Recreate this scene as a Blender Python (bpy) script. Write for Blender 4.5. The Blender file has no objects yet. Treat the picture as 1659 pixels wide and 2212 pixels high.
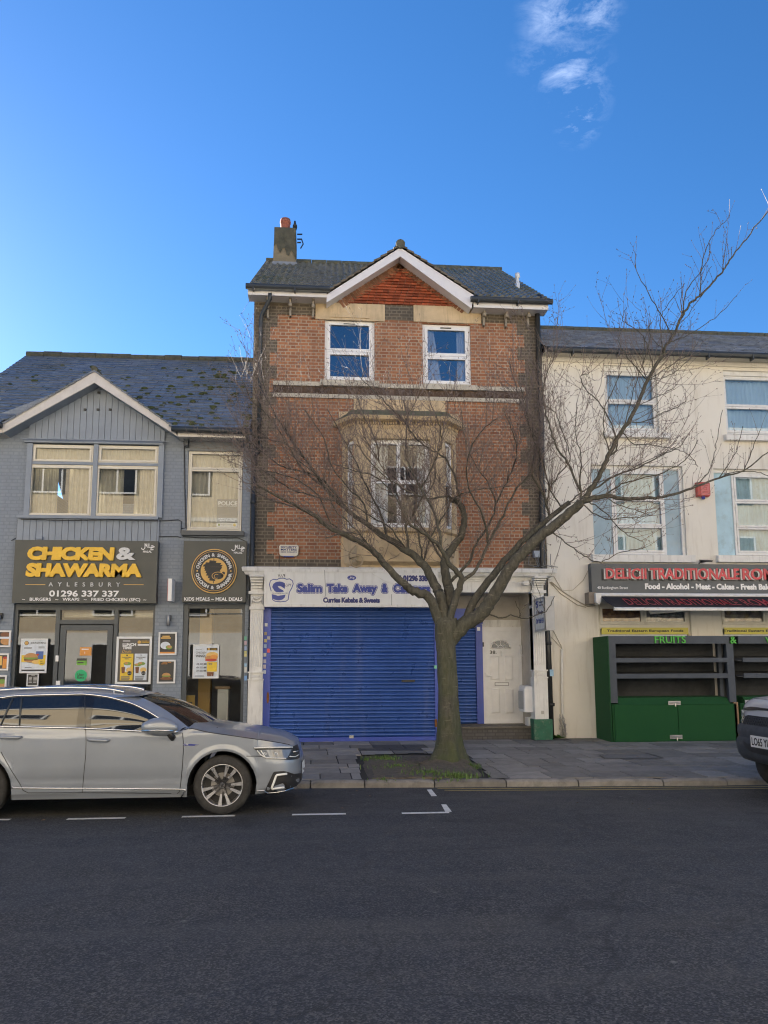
import bpy, bmesh, math, random
from mathutils import Vector, Matrix
from mathutils.bvhtree import BVHTree
R = math.radians
SC = bpy.context.scene
COL = SC.collection

# ------------------------------------------------------------------ camera
FPX, SHP, PCX, PCY = 1720., 100., 829.5, 1106.      # the photograph measured on a 1659 x 2212 raster
PITCH, YAW, ROLL, CAMH = R(7.83), R(5.0), R(.216), 1.665
def cam_basis():
    fw = Vector((math.sin(YAW)*math.cos(PITCH), math.cos(YAW)*math.cos(PITCH), math.sin(PITCH)))
    ri = Vector((math.cos(YAW), -math.sin(YAW), 0)); dn = -(ri.cross(fw))
    c, s = math.cos(ROLL), math.sin(ROLL)
    return c*ri+s*dn, -s*ri+c*dn, fw
RI, DN, FW = cam_basis()
cam = bpy.data.objects.new('camera', bpy.data.cameras.new('camera')); COL.objects.link(cam)
cam.matrix_world = Matrix(((RI.x, -DN.x, -FW.x, 0), (RI.y, -DN.y, -FW.y, 0), (RI.z, -DN.z, -FW.z, CAMH), (0, 0, 0, 1)))
cam.data.sensor_fit = 'VERTICAL'; cam.data.sensor_height = 36; cam.data.lens = FPX/2212*36
cam.data.shift_y = SHP/2212
cam.data.clip_start = .05; cam.data.clip_end = 2000
SC.camera = cam

# ------------------------------------------------------------------ sky, sun, exposure
SUN_AZ, SUN_EL = R(-37), R(20)        # azimuth from +Y, negative to the left; the sun stands behind the shops
SKY, SUN = .05, 5.0
SC.view_settings.view_transform = 'Standard'; SC.view_settings.look = 'None'
SC.view_settings.exposure = 2.3; SC.view_settings.gamma = 1; SC.view_settings.use_curve_mapping = False
w = bpy.data.worlds.new('World'); SC.world = w; w.use_nodes = True
nt = w.node_tree; N, L = nt.nodes, nt.links
bg = N['Background']; bg.inputs[1].default_value = SKY
sky = N.new('ShaderNodeTexSky'); sky.sky_type = 'NISHITA'; sky.sun_disc = False
sky.sun_elevation = SUN_EL; sky.sun_rotation = SUN_AZ
sky.air_density = .85; sky.dust_density = .12; sky.ozone_density = 3.6; sky.altitude = 100
tc = N.new('ShaderNodeTexCoord')
def cloud_dir(px, py):
    d = FW + RI*((px-PCX)/FPX) + DN*((py-PCY-SHP)/FPX)
    return d.normalized()
def vm(op, a, b=None):
    n = N.new('ShaderNodeVectorMath'); n.operation = op
    if hasattr(a, 'links'): L.new(a, n.inputs[0])
    else: n.inputs[0].default_value = a
    if b is not None:
        if hasattr(b, 'links'): L.new(b, n.inputs[1])
        else: n.inputs[1].default_value = b
    return n
def sm(op, a, b=0., clamp=False):
    n = N.new('ShaderNodeMath'); n.operation = op; n.use_clamp = clamp
    for k, v in enumerate((a, b)):
        if hasattr(v, 'links'): L.new(v, n.inputs[k])
        else: n.inputs[k].default_value = v
    return n.outputs[0]
mp = N.new('ShaderNodeMapping'); mp.inputs['Scale'].default_value = (1, 1, 2.2); L.new(tc.outputs['Generated'], mp.inputs[0])
nz = N.new('ShaderNodeTexNoise'); nz.inputs['Scale'].default_value = 24; nz.inputs['Detail'].default_value = 10
nz.inputs['Roughness'].default_value = .68; nz.inputs['Distortion'].default_value = .35; L.new(mp.outputs[0], nz.inputs[0])
wisp = N.new('ShaderNodeMapRange'); wisp.inputs[1].default_value = .46; wisp.inputs[2].default_value = .86; L.new(nz.outputs[0], wisp.inputs[0])
tot = None
for px, py, rad, wt in ((1200, 30, .045, .8), (1290, 25, .032, 1.0), (1235, 160, .05, .75), (1250, 215, .04, .95), (1248, 262, .03, 1.), (1160, 130, .035, .35), (1225, 100, .05, .35)):
    d = vm('DISTANCE', tc.outputs['Generated'], tuple(cloud_dir(px, py)))
    m = sm('SUBTRACT', 1, sm('DIVIDE', d.outputs['Value'], rad), True)
    m = sm('MULTIPLY', sm('POWER', m, 1.1), wt)
    tot = m if tot is None else sm('MAXIMUM', tot, m)
cl = sm('MULTIPLY', wisp.outputs[0], tot, True)
mx = N.new('ShaderNodeMix'); mx.data_type = 'RGBA'
L.new(sm('MULTIPLY', cl, .36), mx.inputs[0]); mx.inputs[7].default_value = (11, 12, 13.5, 1)
hs = N.new('ShaderNodeHueSaturation'); hs.inputs['Saturation'].default_value = 1.2; hs.inputs['Hue'].default_value = .503
L.new(sky.outputs[0], hs.inputs['Color']); L.new(hs.outputs[0], mx.inputs[6]); L.new(mx.outputs[2], bg.inputs[0])
sl = bpy.data.lights.new('sun', 'SUN'); sl.energy = SUN; sl.angle = R(.5); sl.color = (1, .92, .8)
so = bpy.data.objects.new('sun', sl); COL.objects.link(so); so.location = (0, 0, 30)
sd = Vector((math.sin(SUN_AZ)*math.cos(SUN_EL), math.cos(SUN_AZ)*math.cos(SUN_EL), math.sin(SUN_EL)))
so.rotation_euler = sd.to_track_quat('Z', 'Y').to_euler()
SC.cycles.use_denoising = True; SC.cycles.denoising_prefilter = 'ACCURATE'; SC.cycles.use_adaptive_sampling = False; SC.cycles.filter_width = 1.15
SC.cycles.max_bounces = 8; SC.cycles.diffuse_bounces = 4; SC.cycles.transparent_max_bounces = 12
SC.cycles.caustics_reflective = False; SC.cycles.caustics_refractive = False
SC.cycles.sample_clamp_indirect = 6

# ------------------------------------------------------------------ measuring helpers
def at(px, py, Y):
    d = FW + RI*((px-PCX)/FPX) + DN*((py-PCY-SHP)/FPX); t = Y/d.y
    return d.x*t, CAMH+d.z*t
def a3(px, py, Y):
    x, z = at(px, py, Y); return Vector((x, Y, z))
def gp(px, py, z=0.):
    d = FW + RI*((px-PCX)/FPX) + DN*((py-PCY-SHP)/FPX); t = (z-CAMH)/d.z
    return d.x*t, d.y*t
def zoomed(ox, oy, s):
    k = 1659/3024
    return lambda x, y: ((ox+x/s)*k, (oy+y/s)*k)
zA = zoomed(0, 1300, 1.58); zB = zoomed(0, 2050, 1.58); zC = zoomed(950, 820, 1.3272); zD = zoomed(950, 1500, 1.3272)
zE = zoomed(950, 2200, 1.27615); zF = zoomed(2050, 1250, 1.7033); zG = zoomed(2050, 2150, 1.7033); zH = zoomed(950, 2200, 2.0737)
zI = zoomed(1850, 2200, 2.9493); zJ = zoomed(0, 2350, 3.318); zK = zoomed(400, 2400, 2.765); zL = zoomed(2300, 2180, 2.2914)
zM = zoomed(0, 2650, 2.37); zN = zoomed(650, 2650, 2.765); zO = zoomed(1280, 1860, 2.8603); zP = zoomed(1280, 1560, 2.8603)
zQ = zoomed(2800, 2650, 4.7054); zR = zoomed(2300, 800, 2.2914); zS = zoomed(1000, 820, 4.1475); zT = zoomed(980, 1200, 3.19)
zU = lambda x, y: (x, y)
def rect(z, x0, y0, x1, y1, Y):
    (a, b), (c, d) = z(x0, y0), z(x1, y1)
    xm, ym = (a+c)/2, (b+d)/2
    return at(a, ym, Y)[0], at(c, ym, Y)[0], at(xm, d, Y)[1], at(xm, b, Y)[1]
W = 17.0            # the facade plane
PAVE_Z = .15

# ------------------------------------------------------------------ mesh builder
class MB:
    def __init__(s, xf=None): s.v = []; s.f = []; s.xf = xf; s.rnd = {}
    def p(s, a):
        a = Vector(a); s.v.append(s.xf(a) if s.xf else a); return len(s.v)-1
    def poly(s, pts, r=None):
        s.f.append([s.p(a) for a in pts])
        if r is not None: s.rnd[len(s.f)-1] = r
    def box(s, x0, x1, y0, y1, z0, z1, r=None):
        i = [s.p((x, y, z)) for x in (x0, x1) for y in (y0, y1) for z in (z0, z1)]
        for q in ((0, 1, 3, 2), (4, 6, 7, 5), (0, 4, 5, 1), (2, 3, 7, 6), (0, 2, 6, 4), (1, 5, 7, 3)):
            s.f.append([i[k] for k in q])
            if r is not None: s.rnd[len(s.f)-1] = r
    def ring(s, x0, x1, z0, z1, w, y0, y1, wb=None, wt=None):
        wb = w if wb is None else wb; wt = w if wt is None else wt
        s.box(x0, x0+w, y0, y1, z0, z1); s.box(x1-w, x1, y0, y1, z0, z1)
        s.box(x0+w, x1-w, y0, y1, z0, z0+wb); s.box(x0+w, x1-w, y0, y1, z1-wt, z1)
    def prism(s, pts, y0, y1):
        n = len(pts); a = [s.p((x, y0, z)) for x, z in pts]; b = [s.p((x, y1, z)) for x, z in pts]
        s.f.append(a); s.f.append(b[::-1])
        for k in range(n): s.f.append([a[k], b[k], b[(k+1) % n], a[(k+1) % n]])
    def wall(s, x0, x1, z0, z1, y, holes=(), depth=.1):
        xs = sorted({x0, x1, *[h[k] for h in holes for k in (0, 1)]}); zs = sorted({z0, z1, *[h[k] for h in holes for k in (2, 3)]})
        xs = [x for x in xs if x0-1e-6 <= x <= x1+1e-6]; zs = [z for z in zs if z0-1e-6 <= z <= z1+1e-6]
        for i in range(len(xs)-1):
            for j in range(len(zs)-1):
                cx, cz = (xs[i]+xs[i+1])/2, (zs[j]+zs[j+1])/2
                if any(h[0] < cx < h[1] and h[2] < cz < h[3] for h in holes): continue
                s.poly([(xs[i], y, zs[j]), (xs[i+1], y, zs[j]), (xs[i+1], y, zs[j+1]), (xs[i], y, zs[j+1])])
        for a, b, c, d in holes:
            y2 = y+depth
            s.poly([(a, y, c), (a, y, d), (a, y2, d), (a, y2, c)]); s.poly([(b, y, d), (b, y, c), (b, y2, c), (b, y2, d)])
            s.poly([(a, y, d), (b, y, d), (b, y2, d), (a, y2, d)]); s.poly([(b, y, c), (a, y, c), (a, y2, c), (b, y2, c)])
    def tube(s, pts, r, n=6, cap=True):
        pts = [Vector(p) for p in pts]; rs = r if isinstance(r, (list, tuple)) else [r]*len(pts)
        rings = []; up = Vector((0, 0, 1))
        t0 = (pts[1]-pts[0]).normalized()
        if abs(t0.dot(up)) > .95: up = Vector((1, 0, 0))
        nrm = (up - t0*up.dot(t0)).normalized()
        for k, p in enumerate(pts):
            t = (pts[min(k+1, len(pts)-1)]-pts[max(k-1, 0)])
            t = t.normalized() if t.length > 1e-9 else t0
            nrm = nrm - t*nrm.dot(t); nrm = nrm.normalized() if nrm.length > 1e-6 else t.orthogonal().normalized()
            b = t.cross(nrm)
            rings.append([s.p(p+(nrm*math.cos(6.28319*j/n)+b*math.sin(6.28319*j/n))*rs[k]) for j in range(n)])
        for a, b in zip(rings, rings[1:]):
            for j in range(n): s.f.append([a[j], a[(j+1) % n], b[(j+1) % n], b[j]])
        if cap: s.f.append(rings[0][::-1]); s.f.append(rings[-1])
    def lathe(s, c, prof, n=16, axis='z', cap=True):
        c = Vector(c); rings = []
        for r, h in prof:
            q = []
            for j in range(n):
                u, v = r*math.cos(6.28319*j/n), r*math.sin(6.28319*j/n)
                q.append(s.p(c+Vector((u, v, h) if axis == 'z' else ((u, h, v) if axis == 'y' else (h, u, v)))))
            rings.append(q)
        for a, b in zip(rings, rings[1:]):
            for j in range(n): s.f.append([a[j], a[(j+1) % n], b[(j+1) % n], b[j]])
        if cap: s.f.append(rings[0][::-1]); s.f.append(rings[-1])
    def grid(s, fn, nu, nv, closed=False):
        i = [[s.p(fn(a/nu, b/nv)) for b in range(nv+1)] for a in range(nu+1)]
        for a in range(nu):
            for b in range(nv): s.f.append([i[a][b], i[a+1][b], i[a+1][b+1], i[a][b+1]])
    def loft(s, levels, cap=True, closed=True):
        idx = [[s.p(p) for p in lv] for lv in levels]; n = len(idx[0])
        for a, b in zip(idx, idx[1:]):
            for j in range(n if closed else n-1): s.f.append([a[j], a[(j+1) % n], b[(j+1) % n], b[j]])
        if cap: s.f.append(idx[0][::-1]); s.f.append(idx[-1])
    def ell(s, c, r, nu=10, nv=7):
        c = Vector(c); rows = []
        for b in range(1, nv):
            ph = math.pi*b/nv
            rows.append([s.p(c+Vector((r[0]*math.sin(ph)*math.cos(6.28319*a/nu), r[1]*math.sin(ph)*math.sin(6.28319*a/nu), r[2]*math.cos(ph)))) for a in range(nu)])
        t, bt = s.p(c+Vector((0, 0, r[2]))), s.p(c-Vector((0, 0, r[2])))
        for a in range(nu):
            s.f.append([t, rows[0][a], rows[0][(a+1) % nu]]); s.f.append([bt, rows[-1][(a+1) % nu], rows[-1][a]])
        for q, w_ in zip(rows, rows[1:]):
            for a in range(nu): s.f.append([q[a], w_[a], w_[(a+1) % nu], q[(a+1) % nu]])
    def disc(s, x, z, y, r, n=24, rz=None, a0=0, a1=6.28319):
        rz = r if rz is None else rz
        full = abs(a1-a0) > 6.28
        pts = [(x+r*math.cos(a0+(a1-a0)*k/n), y, z+rz*math.sin(a0+(a1-a0)*k/n)) for k in range(n if full else n+1)]
        s.poly(pts)
    def ribbon(s, pts, wd, y, closed=False):
        pts = [Vector((a, b)) for a, b in pts]; n = len(pts); lf, rt = [], []
        for k in range(n):
            a = pts[(k-1) % n] if closed or k else pts[k]; b = pts[(k+1) % n] if closed or k < n-1 else pts[k]
            t = (b-a).normalized(); m = Vector((-t.y, t.x))*wd/2
            lf.append(s.p((pts[k].x+m.x, y, pts[k].y+m.y))); rt.append(s.p((pts[k].x-m.x, y, pts[k].y-m.y)))
        for k in range(n if closed else n-1):
            j = (k+1) % n; s.f.append([lf[k], rt[k], rt[j], lf[j]])

ORG = {}
def obj(name, mb, m, parent=None, smooth=False, org=None):
    me = bpy.data.meshes.new(name)
    if parent is not None: o0 = ORG[parent.name]
    elif org is not None: o0 = Vector(org)
    else:
        xs = [v.x for v in mb.v]; ys = [v.y for v in mb.v]; zs = [v.z for v in mb.v]
        o0 = Vector(((min(xs)+max(xs))/2, (min(ys)+max(ys))/2, min(zs)))
    me.from_pydata([v-o0 for v in mb.v], [], mb.f)
    if mb.rnd:
        at_ = me.attributes.new('rnd', 'FLOAT', 'FACE')
        for k, r in mb.rnd.items(): at_.data[k].value = r
    if smooth:
        for p in me.polygons: p.use_smooth = True
    me.materials.append(m)
    bm = bmesh.new(); bm.from_mesh(me)
    if smooth == 2: bmesh.ops.remove_doubles(bm, verts=bm.verts, dist=1e-5)
    bmesh.ops.recalc_face_normals(bm, faces=bm.faces); bm.to_mesh(me); bm.free()
    o = bpy.data.objects.new(name, me); COL.objects.link(o); ORG[o.name] = o0
    if parent is not None: o.parent = parent
    else: o.location = o0
    return o
def tag(o, label, cat, group=None):
    o['label'] = label; o['category'] = cat
    if group: o['group'] = group
    return o
def thing(name, label, cat, loc, group=None):
    o = bpy.data.objects.new(name, None); COL.objects.link(o); o.location = loc; o.empty_display_size = .2
    ORG[o.name] = Vector(loc); return tag(o, label, cat, group)
def struct(name, mb, m, kind='structure', smooth=False):
    o = obj(name, mb, m, None, smooth); o['kind'] = kind; return o

# ------------------------------------------------------------------ materials
MATS = {}
def nodes(name):
    m = bpy.data.materials.new(name); m.use_nodes = True
    t = m.node_tree; return m, t, t.nodes['Principled BSDF']
def setc(b, col, rough, metal=0, spec=.5):
    b.inputs['Base Color'].default_value = (*col, 1); b.inputs['Roughness'].default_value = rough
    b.inputs['Metallic'].default_value = metal; b.inputs['Specular IOR Level'].default_value = spec
def mix(t, f, a, b):
    n = t.nodes.new('ShaderNodeMix'); n.data_type = 'RGBA'
    for k, v in ((0, f), (6, a), (7, b)):
        if hasattr(v, 'links'): t.links.new(v, n.inputs[k])
        else: n.inputs[k].default_value = v if k == 0 else (*v, 1)
    return n.outputs[2]
def noise(t, scale, detail=5, rough=.6, vec=None, dist=0, stretch=None):
    n = t.nodes.new('ShaderNodeTexNoise'); n.inputs['Scale'].default_value = scale; n.inputs['Detail'].default_value = detail
    n.inputs['Roughness'].default_value = rough; n.inputs['Distortion'].default_value = dist
    c = t.nodes.new('ShaderNodeTexCoord'); src = c.outputs['Object']
    if stretch:
        mp_ = t.nodes.new('ShaderNodeMapping'); mp_.inputs['Scale'].default_value = stretch; t.links.new(src, mp_.inputs[0]); src = mp_.outputs[0]
    t.links.new(src, n.inputs[0]); return n.outputs[0]
def ramp(t, f, a, b, lo=0., hi=1.):
    n = t.nodes.new('ShaderNodeMapRange'); t.links.new(f, n.inputs[0])
    for k, v in enumerate((a, b, lo, hi)): n.inputs[k+1].default_value = v
    return n.outputs[0]
def scale_c(c, k): return tuple(min(1, x*k) for x in c)
def bump(t, b, f, strength, dist=.01):
    n = t.nodes.new('ShaderNodeBump'); n.inputs['Strength'].default_value = strength; n.inputs['Distance'].default_value = dist
    t.links.new(f, n.inputs['Height']); t.links.new(n.outputs[0], b.inputs['Normal'])
def mat(name, col, rough=.6, var=.15, scale=3., metal=0, spec=.5, bmp=0., bscale=40., dirt=None, dscale=2.5, damt=.5, streak=False, coat=0., rnd=0.):
    if name in MATS: return MATS[name]
    m, t, b = nodes(name); setc(b, col, rough, metal, spec)
    c = mix(t, ramp(t, noise(t, scale, 6), .3, .7), scale_c(col, 1-var), scale_c(col, 1+var))
    if rnd:
        a = t.nodes.new('ShaderNodeAttribute'); a.attribute_name = 'rnd'
        h = t.nodes.new('ShaderNodeHueSaturation'); t.links.new(ramp(t, a.outputs['Fac'], 0, 1, 1-rnd, 1+rnd), h.inputs['Value']); t.links.new(c, h.inputs['Color']); c = h.outputs[0]
    if dirt:
        d = noise(t, dscale, 8, .7, stretch=(3, 3, .35) if streak else None)
        c = mix(t, ramp(t, d, .52, .75, 0, damt), c, dirt)
    t.links.new(c, b.inputs['Base Color'])
    t.links.new(ramp(t, noise(t, scale*2.7, 4), .3, .7, max(.02, rough*.85), min(1, rough*1.15)), b.inputs['Roughness'])
    if bmp: bump(t, b, noise(t, bscale, 4), bmp)
    if coat: b.inputs['Coat Weight'].default_value = coat; b.inputs['Coat Roughness'].default_value = .04
    MATS[name] = m; return m
def brick(name, c1, c2, mortar, bw=.225, bh=.075, ms=.011, squash=.5, bmp=.5, soot=None, sootamt=.5, rough=.85):
    m, t, b = nodes(name); setc(b, c1, rough)
    c = t.nodes.new('ShaderNodeTexCoord'); sp = t.nodes.new('ShaderNodeSeparateXYZ'); cb = t.nodes.new('ShaderNodeCombineXYZ')
    t.links.new(c.outputs['Object'], sp.inputs[0])
    ad = t.nodes.new('ShaderNodeMath'); ad.operation = 'ADD'; t.links.new(sp.outputs[0], ad.inputs[0]); t.links.new(sp.outputs[1], ad.inputs[1])
    t.links.new(ad.outputs[0], cb.inputs[0]); t.links.new(sp.outputs[2], cb.inputs[1])
    br = t.nodes.new('ShaderNodeTexBrick'); t.links.new(cb.outputs[0], br.inputs[0])
    for k, v in (('Color1', c1), ('Color2', c2), ('Mortar', mortar)): br.inputs[k].default_value = (*v, 1)
    br.inputs['Scale'].default_value = 1; br.inputs['Mortar Size'].default_value = ms; br.inputs['Mortar Smooth'].default_value = .15
    br.inputs['Brick Width'].default_value = bw; br.inputs['Row Height'].default_value = bh; br.inputs['Bias'].default_value = -.1
    br.squash = squash; br.squash_frequency = 2; br.offset = .5
    col = mix(t, ramp(t, noise(t, 9, 5), .35, .7, 0, .35), br.outputs[0], scale_c(c1, .6))
    col = mix(t, ramp(t, noise(t, 1.3, 6), .4, .7, 0, .3), col, scale_c(c2, .7))
    if soot: col = mix(t, ramp(t, noise(t, .9, 8, .7), .48, .72, 0, sootamt), col, soot)
    t.links.new(col, b.inputs['Base Color'])
    inv = t.nodes.new('ShaderNodeMath'); inv.operation = 'SUBTRACT'; inv.inputs[0].default_value = 1; t.links.new(br.outputs['Fac'], inv.inputs[1])
    bump(t, b, inv.outputs[0], bmp, .012); MATS[name] = m; return m
def glass(name, refl=.14, tint=(.85, .9, .95), rough=.0):
    m, t, b = nodes(name); t.nodes.remove(b)
    tr = t.nodes.new('ShaderNodeBsdfTransparent'); tr.inputs[0].default_value = (*tint, 1)
    gl = t.nodes.new('ShaderNodeBsdfGlossy'); gl.inputs['Roughness'].default_value = rough; gl.inputs[0].default_value = (.95, .97, 1, 1)
    lw = t.nodes.new('ShaderNodeFresnel'); lw.inputs[0].default_value = 1.5
    f = ramp(t, lw.outputs[0], .04, 1, refl, 1)
    mx_ = t.nodes.new('ShaderNodeMixShader'); t.links.new(f, mx_.inputs[0]); t.links.new(tr.outputs[0], mx_.inputs[1]); t.links.new(gl.outputs[0], mx_.inputs[2])
    t.links.new(mx_.outputs[0], t.nodes['Material Output'].inputs[0]); MATS[name] = m; return m

M_white = mat('white_upvc', (.78, .79, .8), .35, .05, 6)
M_cream_up = mat('cream_upvc', (.68, .65, .56), .4, .08, 5, dirt=(.35, .33, .28), damt=.35)
M_glass = glass('window_glass', .075); M_glass_shop = glass('shop_glass', .065); M_glass_bay = glass('bay_glass', .07, (.7, .75, .82)); M_glass_dark = glass('blue_glass', .2, (.6, .66, .75))
M_black = mat('black_plastic', (.022, .024, .027), .4, .2); M_pipe = mat('painted_iron', (.035, .042, .048), .45, .2, 6, dirt=(.1, .1, .1), damt=.3)
M_dark = mat('dark_room', (.035, .034, .035), .9, .3)
M_greyframe = mat('grey_frame_paint', (.055, .07, .085), .4, .12, 8)
M_net = mat('net_curtain', (.5, .45, .34), .9, .12, 9, bmp=.3, bscale=8)
M_wcurt = mat('white_curtain', (.78, .78, .76), .9, .06, 8)
M_blue_txt = mat('blue_vinyl', (.035, .06, .3), .45, .08); M_wtxt = mat('white_vinyl', (.8, .81, .82), .45, .06)
M_ytxt = mat('yellow_letters', (.82, .5, .03), .4, .1, 6); M_ktxt = mat('black_vinyl', (.02, .02, .022), .5, .1)
M_grtxt = mat('pale_grey_letters', (.6, .62, .64), .4, .1); M_rtxt = mat('red_letters', (.55, .03, .06), .3, .12)
M_gntxt = mat('green_letters', (.07, .42, .05), .5, .1); M_gold = mat('gold_vinyl', (.62, .38, .1), .4, .1)
M_paper = mat('poster_paper', (.75, .77, .78), .5, .05); M_gtxt = mat('grey_print', (.16, .17, .18), .6, .1)

# ------------------------------------------------------------------ lettering
def text(s, X0, X1, Z0, Z1, Y, m, parent, name='lettering', ext=.002, off=0., shear=0., xf=None, space=1., label=None, bold=0.):
    c = bpy.data.curves.new('t', 'FONT'); c.body = s; c.size = 1; c.offset = off; c.shear = shear; c.space_character = space; c.extrude = .01; c.resolution_u = 3
    o = bpy.data.objects.new('t', c); COL.objects.link(o)
    dg = bpy.context.evaluated_depsgraph_get(); me = bpy.data.meshes.new_from_object(o.evaluated_get(dg))
    bpy.data.objects.remove(o); bpy.data.curves.remove(c)
    vs = [v.co for v in me.vertices]
    if not vs: return None
    x0, x1 = min(v.x for v in vs), max(v.x for v in vs); y0, y1 = min(v.y for v in vs), max(v.y for v in vs)
    mb = MB(xf)
    for v in vs: mb.p((X0+(v.x-x0)/(x1-x0)*(X1-X0), Y-ext*(v.z+.01)/.02, Z0+(v.y-y0)/(y1-y0)*(Z1-Z0)))
    fs = [list(p.vertices) for p in me.polygons]; mb.f = list(fs); bpy.data.meshes.remove(me)
    if bold:
        n0, base = len(vs), list(mb.v)
        for k in range(10):
            dx, dz = bold*math.cos(.628318*k), bold*math.sin(.628318*k); b0 = len(mb.v)
            mb.v += [q+Vector((dx, .0002*(k+1), dz)) for q in base]; mb.f += [[b0+i for i in f] for f in fs]
    o = obj(name, mb, m, parent)
    if label: o['label'] = label
    return o
def ptext(s, z, x0, y0, x1, y1, Y, m, parent, **k):
    return text(s, *rect(z, x0, y0, x1, y1, Y), Y, m, parent, **k)
def arc_text(s, cx, cz, r, a_mid, size, Y, m, parent, inward=False, step=None):
    """letters round a circle, as one piece of lettering"""
    mb = MB(); n = len(s); step = step or size*.95/r
    for k, ch in enumerate(s):
        if ch == ' ': continue
        c = bpy.data.curves.new('t', 'FONT'); c.body = ch; c.size = size*1.35; c.align_x = 'CENTER'; c.offset = .004; c.resolution_u = 2
        o = bpy.data.objects.new('t', c); COL.objects.link(o)
        me = bpy.data.meshes.new_from_object(o.evaluated_get(bpy.context.evaluated_depsgraph_get()))
        bpy.data.objects.remove(o); bpy.data.curves.remove(c)
        d = (k-(n-1)/2)*step; a = a_mid+(d if inward else -d)
        rr = r+size if inward else r
        px, pz = cx+rr*math.cos(a), cz+rr*math.sin(a); th = a+math.pi/2 if inward else a-math.pi/2
        b = len(mb.v)
        for v in me.vertices: mb.p((px+v.co.x*math.cos(th)-v.co.y*math.sin(th), Y, pz+v.co.x*math.sin(th)+v.co.y*math.cos(th)))
        mb.f += [[b+i for i in p.vertices] for p in me.polygons]; bpy.data.meshes.remove(me)
    return obj('lettering', mb, m, parent)
def halal(X0, X1, Z0, Z1, Y, m, parent, wd=.12):
    """the Arabic word drawn as pen strokes, right to left"""
    w_, h = X1-X0, Z1-Z0; mb = MB(); T = lambda q: [(X0+a*w_, Z0+b*h) for a, b in q]
    mb.ribbon(T([(.72, .62), (.8, .68), (.9, .62), (1., .5), (.88, .42), (.74, .3), (.7, .16), (.78, .06), (.92, .1)]), wd*h, Y)
    mb.ribbon(T([(.9, .5), (.72, .44), (.58, .42), (.56, .6), (.56, 1.)]), wd*h, Y)
    mb.ribbon(T([(.56, .45), (.46, .42), (.42, .6), (.4, .98)]), wd*h, Y)
    mb.ribbon(T([(.48, .44), (.38, .62), (.3, .86)]), wd*h, Y)
    mb.ribbon(T([(.26, 1.), (.27, .6), (.26, .3), (.16, .1), (.04, .16), (0, .34)]), wd*h, Y)
    return obj('lettering', mb, m, parent)

# ------------------------------------------------------------------ windows
def window(parent, rc, Y, lights, fw=.05, sw=.045, mf=None, mg=None, depth=.07, xf=None, curtain=None, cmat=None, name='window', label=None):
    """lights: fractions (u0,u1,v0,v1) of the opening; each is a sash with its own pane"""
    mf = mf or M_white; mg = mg or M_glass; X0, X1, Z0, Z1 = rc; mb = MB(xf); mb.ring(X0, X1, Z0, Z1, fw, Y, Y+depth)
    iw, ih = X1-X0-2*fw, Z1-Z0-2*fw; g = MB(xf)
    for u0, u1, v0, v1 in lights:
        a, b, c, d = X0+fw+iw*u0, X0+fw+iw*u1, Z0+fw+ih*v0, Z0+fw+ih*v1
        mb.ring(a+.003, b-.003, c+.003, d-.003, sw, Y-.012, Y+depth-.01)
        g.poly([(a+sw, Y+.03, c+sw), (b-sw, Y+.03, c+sw), (b-sw, Y+.03, d-sw), (a+sw, Y+.03, d-sw)])
    o = obj(name, mb, mf, parent)
    if label: o['label'] = label
    obj('pane', g, mg, o)
    if curtain:
        c = MB(xf)
        for u0, u1, v0, v1, skew in curtain:
            def fn(a, b, u0=u0, u1=u1, v0=v0, v1=v1, skew=skew):
                uu = u0+(u1-u0)*a; sh_ = skew*(1-b)*a
                return (X0+(X1-X0)*(uu+sh_), Y+.16+.025*math.sin(a*26*abs(u1-u0)*3), Z0+(Z1-Z0)*(v0+(v1-v0)*b))
            c.grid(fn, 40, 4)
        obj('curtain', c, cmat or M_net, o, True)
    return o
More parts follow.
